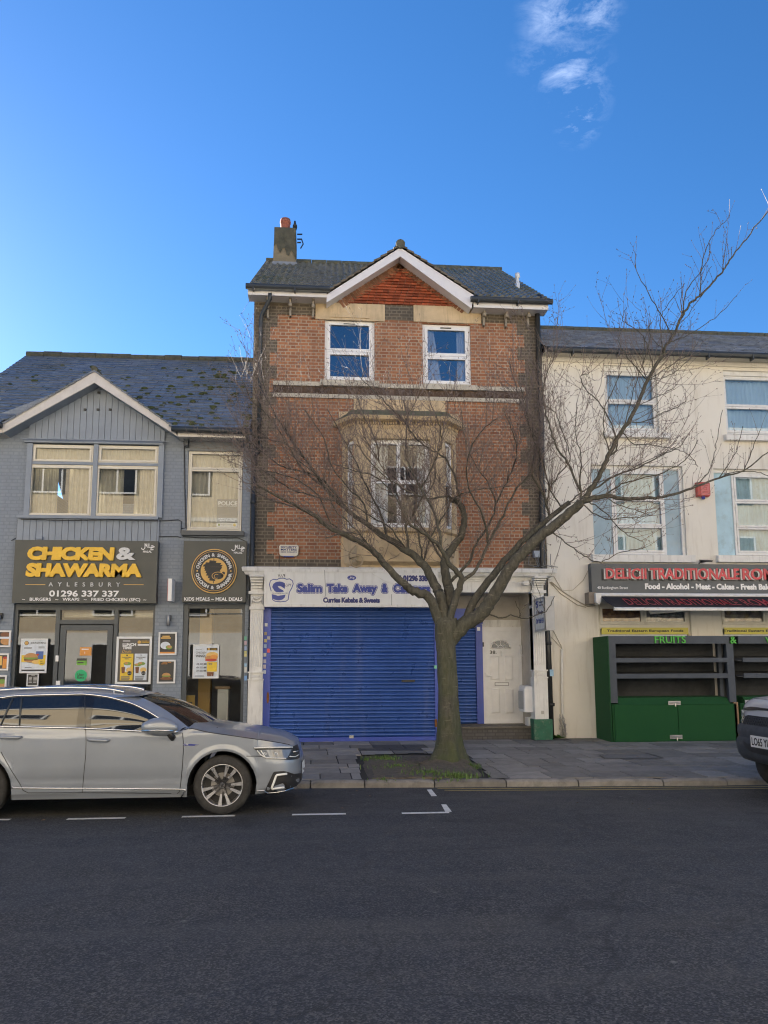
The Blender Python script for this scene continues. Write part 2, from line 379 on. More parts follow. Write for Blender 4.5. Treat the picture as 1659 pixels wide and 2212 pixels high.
# ================================================================== the setting
rng = random.Random(7)
def asphalt():
    m, t, b = nodes('asphalt'); setc(b, (.05, .05, .052), .8)
    v = t.nodes.new('ShaderNodeTexVoronoi'); v.inputs['Scale'].default_value = 90
    c = t.nodes.new('ShaderNodeTexCoord'); t.links.new(c.outputs['Object'], v.inputs[0])
    base = mix(t, ramp(t, noise(t, .5, 8, .65), .3, .7), (.015, .0175, .0225), (.027, .03, .0355))
    col = mix(t, ramp(t, v.outputs['Color'], .45, 1, 0, .85), base, (.13, .13, .13))
    v2 = t.nodes.new('ShaderNodeTexVoronoi'); v2.inputs['Scale'].default_value = 2.1; t.links.new(c.outputs['Object'], v2.inputs[0])
    col = mix(t, ramp(t, v2.outputs['Distance'], .02, .055, .75, 0), col, (.17, .17, .16))     # trodden gum and grit
    wear = noise(t, 1., 6, .6, stretch=(.12, 1.6, 1))
    col = mix(t, ramp(t, wear, .5, .72, 0, .5), col, (.075, .075, .073))
    st_ = noise(t, .9, 5, .6, dist=1.2); col = mix(t, ramp(t, st_, .6, .7, 0, .55), col, (.015, .0155, .017))
    vc = t.nodes.new('ShaderNodeTexVoronoi'); vc.feature = 'DISTANCE_TO_EDGE'; vc.inputs['Scale'].default_value = .33
    nv = t.nodes.new('ShaderNodeVectorMath'); nv.operation = 'MULTIPLY_ADD'; nn_ = t.nodes.new('ShaderNodeTexNoise'); nn_.inputs['Scale'].default_value = 2.5; nn_.inputs['Detail'].default_value = 6; t.links.new(c.outputs['Object'], nn_.inputs[0]); t.links.new(nn_.outputs['Color'], nv.inputs[0]); nv.inputs[1].default_value = (.5, .5, 0); t.links.new(c.outputs['Object'], nv.inputs[2]); t.links.new(nv.outputs[0], vc.inputs[0])
    col = mix(t, ramp(t, vc.outputs['Distance'], .002, .007, .35, 0), col, (.012, .012, .013))
    t.links.new(col, b.inputs['Base Color'])
    t.links.new(ramp(t, noise(t, 1.2, 5, .6), .3, .7, .62, .9), b.inputs['Roughness'])
    bump(t, b, v.outputs['Distance'], .55, .006); return m
M_road = asphalt()
def Yk(x): return 11.5-.066*(x-.15)
g = MB(); g.box(-400, 400, -400, 600, -.6, -.03); struct('ground', g, mat('bare_ground', (.12, .11, .09), .95, .2, .2))
g = MB()
xs = [-45+2*k for k in range(46)]
for a, b in zip(xs, xs[1:]): g.poly([(a, -3.2, 0), (b, -3.2, 0), (b, Yk(b)+.02, 0), (a, Yk(a)+.02, 0)])
struct('road', g, M_road)
g = MB(); g.box(-45, 45, -9, -3.2, -.02, .11); struct('far_pavement', g, mat('paving_far', (.2, .19, .18), .85, .15, 2))
# kerb stones
g = MB(); x = -40.
while x < 45:
    ln = rng.uniform(.75, 1.25) if -8 < x < 9 else 2.
    a, b = x+.008, x+ln-.008; dz = rng.uniform(-.006, .006); dy = rng.uniform(-.012, .012); h = .098+dz; r = rng.random()
    n = 6 if -8 < x < 9 else 1
    lv = []
    for k in range(n+1):
        u = a+(b-a)*k/n; y = Yk(u)+dy+rng.uniform(-.006, .006); hh = h+rng.uniform(-.005, .005)-(.014 if k in (0, n) and n > 1 else 0)
        lv.append([(u, y-.012, -.02), (u, y-.004, hh-.03), (u, y+.03, hh), (u, y+.15, hh+.002), (u, y+.15, -.02)])
    f0 = len(g.f); g.loft(lv)
    for k in range(f0, len(g.f)): g.rnd[k] = r
    x += ln
struct('kerb', g, mat('kerb_stone', (.2, .19, .175), .85, .22, 6, bmp=.5, bscale=22, dirt=(.07, .07, .065), dscale=5, damt=.7, rnd=.3))
# paving slabs
PIT = [gp(*q, .12) for q in ((768, 1632), (900, 1628), (1010, 1632), (1062, 1676), (925, 1692), (782, 1691))]
def inpoly(x, y, P):
    c = False
    for i in range(len(P)):
        (x1, y1), (x2, y2) = P[i], P[i-1]
        if (y1 > y) != (y2 > y) and x < (x2-x1)*(y-y1)/(y2-y1)+x1: c = not c
    return c
def pz(y, x): return .1+.05*(y-Yk(x)-.15)/(W-11.6)
g = MB(); gd = MB(); PATCH = [gp(*zE(*q), .14) for q in ((655, 950), (880, 925), (905, 965), (675, 1010))]
t0 = .155; row = 0
while True:
    dep = (.62, .62, .46, .62)[row % 4]
    if t0+.2 > 7.2: break
    x = -14+.31*(row % 2)
    while x < 16:
        wd = rng.choice((.6, .6, .6, .45, .75)); a, b = x+.009, x+wd-.009
        q = [(a, Yk(a)+t0+.009), (b, Yk(b)+t0+.009), (b, Yk(b)+t0+dep-.009), (a, Yk(a)+t0+dep-.009)]
        cx, cy = (a+b)/2, Yk(x)+t0+dep/2
        near = any(inpoly(u, v, PIT) for u, v in q+[(cx, cy)]+[((q[i][0]+q[(i+1) % 4][0])/2, (q[i][1]+q[(i+1) % 4][1])/2) for i in range(4)])
        if near:
            r = rng.random()
            for i in range(10):
                for j in range(10):
                    f = lambda s_, t_: tuple((q[0][n_]*(1-s_)+q[1][n_]*s_)*(1-t_)+(q[3][n_]*(1-s_)+q[2][n_]*s_)*t_ for n_ in (0, 1))
                    if inpoly(*f((i+.5)/10, (j+.5)/10), PIT): continue
                    g.poly([(*p_, pz(p_[1], p_[0])) for p_ in (f(i/10, j/10), f((i+1)/10, j/10), f((i+1)/10, (j+1)/10), f(i/10, (j+1)/10))], r)
        elif cy < 18.3:
            dark = inpoly(cx, cy, PATCH) or (rng.random() < .02)
            tz = [rng.uniform(-.003, .003) for _ in range(4)]
            top = [(u, v, pz(v, u)+tz[k]) for k, (u, v) in enumerate(q)]; bot = [(u, v, pz(v, u)-.05) for u, v in q]
            tgt = gd if dark else g; r = rng.random()
            tgt.poly(top, r)
            for k in range(4): tgt.poly([top[k], bot[k], bot[(k+1) % 4], top[(k+1) % 4]], r)
        x += wd
    t0 += dep; row += 1
pv = struct('pavement', g, mat('paving_slab', (.235, .222, .2), .82, .16, 5, bmp=.2, bscale=60, dirt=(.1, .1, .095), dscale=2.2, damt=.6, rnd=.28))
struct('pavement_patch', gd, mat('tarmac_patch', (.07, .07, .072), .9, .25, 12, bmp=.5, bscale=90))
g = MB()
xs = [-40+1*k for k in range(86)]
for a, b in zip(xs, xs[1:]): g.poly([(a, Yk(a)+.1, .085), (b, Yk(b)+.1, .085), (b, 18.4, .135), (a, 18.4, .135)])
struct('pavement_bed', g, mat('joint_sand', (.025, .024, .022), .95, .3, 20))
# soil of the tree pit and its grass
g = MB(); cx0 = sum(p[0] for p in PIT)/6; cy0 = sum(p[1] for p in PIT)/6; TREE = Vector((*gp(968, 1650, .13), .12))
rings = []
for k in range(9):
    f = 1.06*k/8; ring = []
    for j in range(48):
        s = j/48*6; i = int(s); u = s-i
        px_ = PIT[i][0]*(1-u)+PIT[(i+1) % 6][0]*u; py_ = PIT[i][1]*(1-u)+PIT[(i+1) % 6][1]*u
        X, Y = cx0+(px_-cx0)*f, cy0+(py_-cy0)*f
        d = math.hypot(X-TREE.x, Y-TREE.y)
        Y = max(Y, Yk(X)+.165); ring.append((X, Y, pz(Y, X)-.03+.045*(k < 7)+.12*math.exp(-(d/.42)**2)+rng.uniform(-.012, .012)))
    rings.append(ring)
g.loft(rings, cap=False); struct('soil', g, mat('pit_soil', (.1, .085, .065), .95, .35, 14, bmp=.8, bscale=35, dirt=(.14, .12, .1), dscale=9, damt=.7))
g = MB()
def blade(x, y, z, h):
    a = rng.uniform(0, 6.28); b = rng.uniform(.1, .6)*h; w_ = rng.uniform(.005, .009)
    dx, dy = math.cos(a), math.sin(a)
    g.poly([(x-dy*w_, y+dx*w_, z), (x+dy*w_, y-dx*w_, z), (x+dx*b*.4+dy*w_*.7, y+dy*b*.4-dx*w_*.7, z+h*.6), (x+dx*b*.4-dy*w_*.7, y+dy*b*.4+dx*w_*.7, z+h*.6)], rng.random())
    g.poly([(x+dx*b*.4+dy*w_*.7, y+dy*b*.4-dx*w_*.7, z+h*.6), (x+dx*b*.4-dy*w_*.7, y+dy*b*.4+dx*w_*.7, z+h*.6), (x+dx*b, y+dy*b, z+h)], rng.random())
clumps = [(gp(835, 1640, .13), .3, 275, 0.081), (gp(860, 1655, .13), .38, 231, 0.062), (gp(930, 1668, .13), .4, 264, 0.068), (gp(985, 1675, .13), .4, 330, 0.074), (gp(1015, 1655, .13), .28, 165, 0.074), (gp(790, 1640, .13), .12, 44, 0.074), (gp(900, 1655, .13), .9, 192, 0.043), (gp(830, 1680, .13), .25, 38, 0.050), (gp(1190, 1592, .15), .1, 13, 0.062)]
for (x, y), r, n, h in clumps:
    for _ in range(n):
        a, d = rng.uniform(0, 6.28), abs(rng.gauss(0, .5))*r*1.05; X, Y = x+d*math.cos(a)*1.2, y+d*math.sin(a)
        if inpoly(X, Y, PIT): blade(X, Y, pz(Y, X)-.01, h*rng.uniform(.5, 1.3))
struct('grass', g, mat('grass_blade', (.085, .15, .03), .6, .3, 6, rnd=.45), 'stuff')
# painted lines
def flat(name, quads, m, z=.004):
    g = MB()
    for q in quads: g.poly([(*gp(*p), z) for p in q])
    return struct(name, g, m)
M_line = mat('white_road_paint', (.66, .67, .65), .6, .12, 8, dirt=(.2, .2, .2), dscale=25, damt=.8)
M_yel = mat('yellow_road_paint', (.5, .4, .13), .65, .15, 8, dirt=(.2, .17, .1), dscale=25, damt=.8)
for k, (xa, ya, xb, yb) in enumerate(((-260, 1775, -130, 1774), (-115, 1773, 22, 1771), (145, 1770, 271, 1767.5), (393, 1765, 508, 1762.5), (631, 1760.5, 747, 1758.5), (868, 1757.5, 970, 1755.5))):
    (x0, y0), (x1, y1) = gp(xa, ya), gp(xb, yb); g = MB()
    g.poly([(x0, y0-.045, .004), (x1, y1-.045, .004), (x1, y1+.045, .004), (x0, y0+.045, .004)]); struct('bay_line', g, M_line)
flat('bay_corner_line', [((953, 1738.5), (964, 1738.5), (976, 1754.5), (962, 1754.8))], M_line, .006)
flat('bay_corner_line', [((922, 1706.5), (932, 1706), (944, 1720.5), (932, 1721))], M_line, .006)
for d in (0, .17):
    g = MB()
    for a, b in zip(xs, xs[1:]):
        if b > 1.75: g.poly([(max(a, 1.72+d*.4), Yk(a)-.17-d-.02, .005), (b, Yk(b)-.17-d-.02, .005), (b, Yk(b)-.17-d+.018, .005), (max(a, 1.72+d*.4), Yk(a)-.17-d+.018, .005)])
    struct('yellow_line', g, M_yel)
# fallen leaves and litter
g = MB()
for _ in range(70):
    x, y = rng.uniform(-3, 7), rng.uniform(9.2, 16.8)
    z = .008 if y < Yk(x)-.03 else pz(y, x)+.012
    if Yk(x)-.03 <= y < Yk(x)+.16: continue
    a = rng.uniform(0, 6.28); s_ = rng.uniform(.012, .03)
    g.poly([(x+s_*math.cos(a), y+s_*math.sin(a), z), (x-s_*.5*math.sin(a), y+s_*.5*math.cos(a), z+.006), (x-s_*math.cos(a), y-s_*math.sin(a), z), (x+s_*.5*math.sin(a), y-s_*.5*math.cos(a), z+.004)], rng.random())
struct('leaf_litter', g, mat('dry_leaf', (.2, .13, .07), .8, .3, 9, rnd=.6), 'stuff')
# manhole cover
q = [gp(*zG(*p), .13) for p in ((520, 1400), (860, 1391), (965, 1421), (560, 1425))]
g = MB()
def inset(Q, k):
    cx, cy = sum(p[0] for p in Q)/4, sum(p[1] for p in Q)/4
    return [(cx+(x-cx)*k, cy+(y-cy)*k) for x, y in Q]
qi = inset(q, .94); zc = [pz(y, x)+.008 for x, y in q]
for k in range(4):
    j = (k+1) % 4; g.poly([(*q[k], zc[k]), (*q[j], zc[j]), (*qi[j], zc[j]), (*qi[k], zc[k])])
mc = obj('manhole_cover', g, mat('cast_iron', (.05, .05, .052), .55, .25, 12, metal=.4)); tag(mc, 'rectangular recessed manhole cover in the pavement before the green stall', 'manhole cover')
g = MB(); qq = inset(q, .9); g.poly([(*p, pz(p[1], p[0])+.006) for p in qq]); obj('cover_slab', g, mat('cover_infill', (.17, .165, .155), .85, .2, 6, bmp=.3), mc)

# ================================================================== roofs
def tile_roof(name, parent, x0, x1, eave, ridge, m, row=.2, wd=.3, lip=.022, hole=None, jit=.007, x0r=None, x1r=None):
    (ye, ze), (yr, zr) = eave, ridge; L_ = math.hypot(yr-ye, zr-ze); n = max(1, round(L_/row)); g = MB()
    ny, nz = -(zr-ze)/L_, (yr-ye)/L_
    x0r = x0 if x0r is None else x0r; x1r = x1 if x1r is None else x1r
    for k in range(n):
        a, b = k/n, (k+1.12)/n; b = min(b, 1.)
        ya, za = ye+(yr-ye)*a, ze+(zr-ze)*a; yb, zb = ye+(yr-ye)*b, ze+(zr-ze)*b
        xa, xb = x0+(x0r-x0)*a, x1+(x1r-x1)*a; x = xa-(wd/2 if k % 2 else 0)-rng.uniform(0, .03)
        while x < xb:
            u, v = max(x+.003, xa), min(x+wd-.003, xb); x += wd
            if v-u < .02: continue
            if hole and hole(u, v, ya): continue
            li = lip+rng.uniform(-jit, jit); lj = li+rng.uniform(-jit, jit)*.6; r = rng.random()
            p = [(u, ya+ny*li, za+nz*li), (v, ya+ny*lj, za+nz*lj), (v, yb, zb), (u, yb, zb)]
            g.poly(p, r); g.poly([(u, ya, za), (v, ya, za), p[1], p[0]], r*.5)
    return obj(name, g, m, parent)
def slate_mat(name, c1, c2, moss, mamt):
    m, t, b = nodes(name); setc(b, c1, .42)
    a = t.nodes.new('ShaderNodeAttribute'); a.attribute_name = 'rnd'
    c = mix(t, ramp(t, a.outputs['Fac'], 0, 1), c1, c2)
    c = mix(t, ramp(t, noise(t, 7, 6), .4, .75, 0, .5), c, scale_c(c2, 1.5))
    c = mix(t, ramp(t, noise(t, .8, 8, .72), .5, .68, 0, mamt), c, moss)
    t.links.new(c, b.inputs['Base Color']); t.links.new(ramp(t, noise(t, 3, 5), .3, .7, .3, .6), b.inputs['Roughness'])
    bump(t, b, noise(t, 45, 4), .25); return m
M_slate = slate_mat('blue_slate', (.1, .125, .165), (.18, .205, .245), (.11, .11, .07), .6)
M_lead = mat('lead_flashing', (.22, .23, .25), .55, .2, 6); M_gutter = M_pipe

# ================================================================== grey shop on the left
YF = W-.4
xc, _ = at(542, 1100, W)          # party line with the brick house
gx = thing('grey_shop_building', 'low blue grey painted shop building with timber gable and slate roof', 'building', (-4.4, W, PAVE_Z))
M_gp = brick('grey_painted_brick', (.24, .285, .35), (.265, .31, .37), (.205, .245, .3), bmp=.35, soot=(.2, .23, .26), sootamt=.35, rough=.6)
M_gboard = mat('grey_painted_board', (.25, .295, .36), .55, .08, 5, dirt=(.34, .36, .38), dscale=3, damt=.25, streak=True)
xl = -7.75
h_win = rect(zA, 190, 708, 992, 1168, W); h_w2 = rect(zA, 1165, 752, 1508, 1248, W)
h_s1 = rect(zB, 85, 519, 966, 600, W); h_s1 = (h_s1[0], h_s1[1], .2, h_s1[3])
h_s2 = rect(zB, 1140, 516, 1525, 600, W); h_s2 = (h_s2[0], h_s2[1], .2, h_s2[3])
zev = at(*zA(1300, 640), W)[1]
g = MB(); g.wall(xl, xc, 0, zev, W, [h_win, h_w2, h_s1, h_s2], .12)
A_out, A_in = zA(590, 262), zA(590, 330)
apx = at(*A_in, W-.35)
g.poly([(xl+.3, W, zev), (at(*zA(1090, 660), W)[0], W, zev), (at(*zA(592, 300), W)[0], W, at(*zA(592, 300), W)[1])])
g.box(xl, xl+.2, W+.01, W+8, 0, zev); g.box(xl, xc, W+7.8, W+8, 0, zev)
g.box(xl+.2, xc, W+.25, W+7.8, 3.35, 3.5)
obj('wall', g, M_gp, gx)
# timber cladding of the gable and below the windows
def planks(x0, x1, z0, top, y, wd=.13, gap=.008):
    g = MB(); x = x0
    while x < x1:
        u = min(x+wd-gap, x1)
        za, zb = top(x), top(u)
        if min(za, zb) > z0+.01: g.prism([(x, z0), (u, z0), (u, zb), (x, za)], y, y+.03)
        x += wd
    return g
gb = rect(zA, 165, 700, 1015, 1168, W-.05)
zg0 = at(*zA(590, 697), W-.05)[1]; ax, az = at(*zA(592, 326), W-.05); ex, ez = at(*zA(1080, 655), W-.05); lx, lz = at(*zA(30, 640), W-.05)
def gtop(x): return az-.03-(az-ez)*(x-ax)/(ex-ax) if x > ax else az-.03-(az-lz)*(ax-x)/(ax-lx)
obj('cladding', planks(gb[0], gb[1], zg0+.02, gtop, W-.06), M_gboard, gx)
r2 = rect(zA, 105, 1175, 988, 1320, W-.05); obj('cladding', planks(r2[0], r2[1], r2[2], lambda x: r2[3], W-.05), M_gboard, gx)
g = MB(); b1 = rect(zA, 160, 690, 1018, 712, W); g.box(b1[0], b1[1], W-.1, W+.0, b1[2], b1[3])
for q in ((165, 708, 198, 1170), (580, 712, 608, 1165), (985, 708, 1018, 1170)): b_ = rect(zA, *q, W); g.box(b_[0], b_[1], W-.075, W+.05, b_[2], b_[3])
b_ = rect(zA, 120, 1160, 990, 1178, W); g.box(b_[0], b_[1], W-.12, W+.05, b_[2], b_[3])
b_ = rect(zA, 198, 826, 985, 842, W); g.box(b_[0], b_[1], W-.055, W+.05, b_[2], b_[3])
obj('bay_surround', g, M_gboard, gx)
hv = MB()
hv.tube([(h_win[0]-.2, W-.16, b1[3]-.02), (h_win[1]+.2, W-.16, b1[3]-.02)], .012); obj('drip_mould', hv, M_gboard, gx)
# windows
M_cf = M_cream_up
for q, lab in (((200, 714, 580, 826), None), ((610, 720, 986, 829), None), ((174, 838, 572, 1160), None), ((591, 844, 980, 1162), None)):
    window(gx, rect(zA, *q, W-.03), W-.03, [(0, 1, 0, 1)], .028, .04, M_cf, M_glass, .08, curtain=[(0, .42, 0, 1, 0), (.6, 1, 0, 1, 0)] if q[3] > 900 else [(0, 1, 0, 1, 0)], cmat=M_net)
window(gx, rect(zA, 1168, 752, 1505, 1248, W+.03), W+.03, [(0, 1, 0, .775), (0, 1, .775, 1)], .035, .04, M_cf, M_glass, .08, curtain=[(0, 1, 0, 1, 0)], cmat=M_net)
g = MB(); s_ = rect(zA, 1128, 1248, 1517, 1276, W-.1); g.box(s_[0], s_[1], W-.12, W+.02, s_[2], s_[3]); obj('window_sill', g, M_greyframe, gx)
# barge boards
def barge(parent, z, pts, Y, m, th=.035):
    """outer apex, outer foot, inner foot, inner apex"""
    g = MB(); P = [at(*z(*p), Y) for p in pts]; g.prism(P, Y-th, Y); return obj('bargeboard', g, m, parent), P
YB = W-.38
M_barge = mat('cream_barge_paint', (.6, .58, .56), .55, .08, 6, dirt=(.42, .4, .36), dscale=4, damt=.4, streak=True)
_, PR = barge(gx, zA, ((590, 262), (1070, 600), (1106, 664), (590, 330)), YB, M_barge)
_, PL = barge(gx, zA, ((590, 262), (20, 588), (20, 642), (590, 330)), YB, M_barge)
g = MB(); q = rect(zA, 1106, 626, 1515, 666, YB); zl = at(*zA(1106, 664), YB)[1]
fx1 = at(*zA(1512, 680), YB)[0]; g.box(q[0], xc-.03, YB-.03, YB, zl, zl+.2); g.box(q[0], xc-.03, YB, W, zl+.01, zl+.03)
obj('fascia_board', g, M_barge, gx); g = MB(); zl2 = at(*zA(20, 642), YB)[1]; g.box(xl-.1, at(*zA(20, 600), YB)[0], YB-.03, YB, zl2, zl2+.2); g.box(xl-.1, at(*zA(20, 600), YB)[0], YB, W, zl2+.01, zl2+.03)
obj('fascia_board', g, M_barge, gx)
g = MB()       # soffit under the gable verge
for P in (PR, PL):
    g.poly([(P[3][0], YB, P[3][1]+.02), (P[2][0], YB, P[2][1]+.02), (P[2][0], W, P[2][1]+.02), (P[3][0], W, P[3][1]+.02)])
obj('soffit', g, M_gboard, gx)
# roof
zE_, zRd = at(*zA(1300, 610), YF)[1], (at(*zA(170, 150), W+4)[1]+at(*zA(1560, 200), W+4)[1])/2
xrl = at(*zA(170, 140), W+4)[0]
go = [at(*zA(*p), YB) for p in ((590, 255), (1072, 598), (18, 586))]
def tri_z(T, x):
    A, B = T[0], (T[1] if (x-T[0][0])*(T[1][0]-T[0][0]) > 0 else T[2]); return A[1]+(B[1]-A[1])*(x-A[0])/(B[0]-A[0])
def in_gable(u, v, y): return y < W+.15 and tri_z(go, (u+v)/2) > zE_+sl_*(y-YF+.06)+.03
sl_ = (zRd-zE_)/(W+4-YF+.06)
rf = tile_roof('roof', gx, xl-.1, xc-.02, (YF-.06, zE_), (W+4, zRd), M_slate, .21, .34, hole=in_gable, x0r=xrl)
g = MB(); g.poly([(xl, W+.2, zE_+.2), (xc, W+.2, zE_+.2), (xc, W+4, zRd-.04), (xl, W+4, zRd-.04)]); g.poly([(xl, W+8, zE_), (xc, W+8, zE_), (xc, W+4, zRd-.04), (xl, W+4, zRd-.04)]); obj('underlay', g, M_dark, rf)
g = MB(); k = 0; x = xrl
while x < xc:
    u = min(x+.45, xc); dz = rng.uniform(-.012, .012)
    g.tube([(x, W+4, zRd+dz), (u-.01, W+4, zRd+dz+.004)], .11, 8); x = u
obj('ridge_tiles', g, mat('old_ridge_tile', (.1, .1, .075), .9, .3, 9, bmp=.5, dirt=(.2, .17, .06), dscale=6, damt=.6), rf)
sl_ = (zRd-zE_)/(W+4-YF+.06)
def gslope(Pa, Pb, nm='gable_roof'):
    g = MB(); n = 14
    for k in range(n):
        a, b = k/n, (k+1.1)/n; b = min(b, 1)
        A = Vector((Pb[0]+(Pa[0]-Pb[0])*a, 0, Pb[1]+(Pa[1]-Pb[1])*a+.02)); B = Vector((Pb[0]+(Pa[0]-Pb[0])*b, 0, Pb[1]+(Pa[1]-Pb[1])*b+.005))
        ys = YB-.06
        for j in range(12):
            y0, y1 = ys+j*.34, ys+(j+1)*.34-.006; r = rng.random()
            g.poly([(A.x, y0, A.z), (B.x, y0, B.z), (B.x, y1, B.z), (A.x, y1, A.z)], r); g.poly([(A.x, y0, A.z-.04), (B.x, y0, B.z-.04), (B.x, y0, B.z), (A.x, y0, A.z)], r)
    return obj(nm, g, M_slate, gx)
gslope(go[0], go[1]); gslope(go[0], go[2])
g = MB(); g.tube([(go[0][0], YB-.05, go[0][1]+.03), (go[0][0], W+2.5, go[0][1]+.03)], .07, 8); obj('ridge_tiles', g, MATS['old_ridge_tile'], gx)
g = MB()
for _ in range(150):
    f = rng.random()**1.3; x = rng.gauss(-3.1, 1.1) if rng.random() < .75 else rng.uniform(xl, xc); x = min(max(x, xl+.3), xc-.1)
    y = YF+f*3.6; z = zE_+sl_*(y-YF+.06)
    if in_gable(x, x, y): continue
    s_ = rng.uniform(.025, .065); g.ell((x, y, z+.015), (s_*1.4, s_, s_*.7), 7, 5)
ms = obj('moss', g, mat('roof_moss', (.06, .075, .025), .95, .35, 20, bmp=.6), rf, True); ms['kind'] = 'stuff'
# gutter, hopper, downpipe, cables
g = MB(); gz = at(*zA(1300, 618), YF-.1)[1]; g.tube([(at(*zA(1068, 605), YF-.1)[0], YF-.1, gz), (xc+.05, YF-.1, gz-.03)], .062, 8); obj('gutter', g, M_gutter, gx, True); g = MB(); g.tube([(xl-.1, YF-.1, gz), (at(*zA(10, 605), YF-.1)[0], YF-.1, gz)], .062, 8)
obj('gutter', g, M_gutter, gx, True)
g = MB(); dx = at(*zA(1578, 900), W-.1)[0]; hz = at(*zA(1570, 740), W-.1)[1]
g.tube([(dx-.12, YF-.1, gz-.05), (dx-.1, YF, gz-.2), (dx-.02, W-.1, hz+.1)], .04, 8); g.tube([(dx, W-.1, hz), (dx, W-.1, .2)], .048, 10)
for z in (hz-1.2, hz-2.6, hz-3.9): g.tube([(dx, W-.1, z), (dx, W-.1, z+.06)], .062, 10)
dp = obj('downpipe', g, M_pipe, gx, True)
g = MB(); g.loft([[(dx-a, W-.1-b, hz+z), (dx+a, W-.1-b, hz+z), (dx+a, W-.02, hz+z), (dx-a, W-.02, hz+z)] for a, b, z in ((.07, .06, -.14), (.16, .13, 0), (.19, .15, .02), (.19, .15, .06))]); obj('hopper', g, M_pipe, dp)
g = MB()
def pl(z, pts, Y): return [a3(*z(*p), Y) for p in pts]
g.tube(pl(zA, ((110, 1180), (104, 1290), (70, 1310)), W-.02), .008, 5); g.tube(pl(zA, ((130, 1176), (400, 1184), (700, 1180), (985, 1187)), W-.13), .01, 5)
g.tube(pl(zA, ((985, 1187), (1110, 1180), (1128, 1190), (1125, 1260), (1140, 1285), (1250, 1292), (1480, 1292), (1530, 1315)), W-.02), .009, 5)
g.tube(pl(zA, ((1145, 660), (1150, 1000), (1155, 1230), (1125, 1235)), W-.02), .012, 5); g.tube(pl(zA, ((985, 1285), (1100, 1283), (1125, 1290)), W-.02), .008, 5)
g.tube(pl(zA, ((1095, 620), (1130, 660), (1160, 700)), W-.2), .008, 5)
obj('cable', g, M_black, gx)
g = MB()
for q in ((530, 495), (610, 495), (686, 495), (615, 390)): p = a3(*zA(*q), W-.07); g.box(p.x-.025, p.x+.025, W-.1, W-.05, p.z-.02, p.z+.02)
obj('bracket', g, M_black, gx)
for u in (1160, 1502):
    g = MB(); q = rect(zA, u-9, 672, u+11, 752, W-.1)
    g.prism([(0, 0)]*0 or [(q[0], q[2]+.1), (q[1], q[2]+.1), (q[1], q[3]), (q[0], q[3])], W-.18, W); obj('eaves_bracket', g, M_greyframe, gx)
g = MB(); q = rect(zA, 1180, 690, 1500, 752, W-.02); g.box(q[0], q[1], W-.03, W, q[2], q[3]); obj('fascia_panel', g, mat('grey_board_dark', (.17, .19, .21), .6, .1), gx)
g = MB(); q = rect(zA, 233, 1283, 262, 1303, W-.12); g.box(q[0], q[1], W-.14, W-.05, q[2], q[3]); obj('vent_cap', g, M_gboard, gx)
# shop fronts
def zr(z, a, b, c, d, Y): return rect(z, a, b, c, d, Y)
fb = .2
g = MB(); YS = W+.06
x0, x1, _, zt = h_s1; mx1 = zr(zB, 346, 600, 372, 700, YS)[:2]; mx2 = zr(zB, 710, 600, 733, 700, YS)[:2]; ztr = zr(zB, 370, 618, 712, 644, YS)[2:]
g.box(x0, x0+.07, YS, YS+.09, fb, zt); g.box(x1-.05, x1, YS, YS+.09, fb, zt); g.box(x0+.07, x1-.05, YS, YS+.09, zt-.12, zt)
g.box(mx1[0], mx1[1], YS-.01, YS+.1, fb, zt-.12); g.box(mx2[0], mx2[1], YS-.01, YS+.1, fb, zt-.12); g.box(mx1[1], mx2[0], YS-.005, YS+.09, *ztr)
g.box(x0+.07, mx1[0], YS, YS+.09, fb, fb+.45); g.box(mx2[1], x1-.05, YS, YS+.09, fb, fb+.45)
sf = obj('shopfront', g, M_greyframe, gx)
g = MB()
for a, b, c, d in ((x0+.07, mx1[0], fb+.45, zt-.12), (mx2[1], x1-.05, fb+.45, zt-.12), (mx1[1], mx2[0], ztr[1], zt-.12)): g.poly([(a, YS+.05, c), (b, YS+.05, c), (b, YS+.05, d), (a, YS+.05, d)])
obj('pane', g, M_glass_shop, sf)
g = MB()
for a, b in ((x0+.07, mx1[0]), (mx1[1], mx2[0]), (mx2[1], x1-.05)): g.tube([((a), YS+.3, zt-.21), (b, YS+.3, zt-.21)], .06, 8)
obj('blind_roll', g, M_net, sf)
g = MB(); da, db = mx1[1]+.02, mx2[0]-.02; dt = ztr[0]-.02
g.ring(da, db, fb+.02, dt, .11, YS, YS+.06, .22, .11); dr = obj('shop_door', g, M_greyframe, gx)
g = MB(); g.poly([(da+.11, YS+.03, fb+.24), (db-.11, YS+.03, fb+.24), (db-.11, YS+.03, dt-.11), (da+.11, YS+.03, dt-.11)]); obj('pane', g, M_glass_shop, dr)
p = a3(*zJ(750, 805), YS); g = MB(); g.box(p.x-.03, p.x+.03, YS-.03, YS, p.z-.06, p.z+.06); obj('lock', g, M_white, dr)
p = a3(*zJ(762, 1135), YS); g = MB(); g.box(p.x-.04, p.x+.04, YS-.03, YS, p.z-.06, p.z+.06); obj('handle', g, M_white, dr)
g = MB(); x0b, x1b, _, ztb = h_s2
g.ring(x0b, x1b, fb, ztb, .06, YS, YS+.09, .3, .1); g.box(x0b, x0b+.1, YS-.02, YS+.08, fb, ztb); zt3 = zr(zB, 1160, 575, 1510, 582, YS)
g.box(x0b+.1, x1b-.06, YS+.02, YS+.05, zt3[2], zt3[3]); sf2 = obj('shopfront', g, M_greyframe, gx)
g = MB(); g.poly([(x0b+.1, YS+.06, fb+.3), (x1b-.06, YS+.06, fb+.3), (x1b-.06, YS+.06, ztb-.1), (x0b+.1, YS+.06, ztb-.1)]); obj('pane', g, M_glass_shop, sf2)
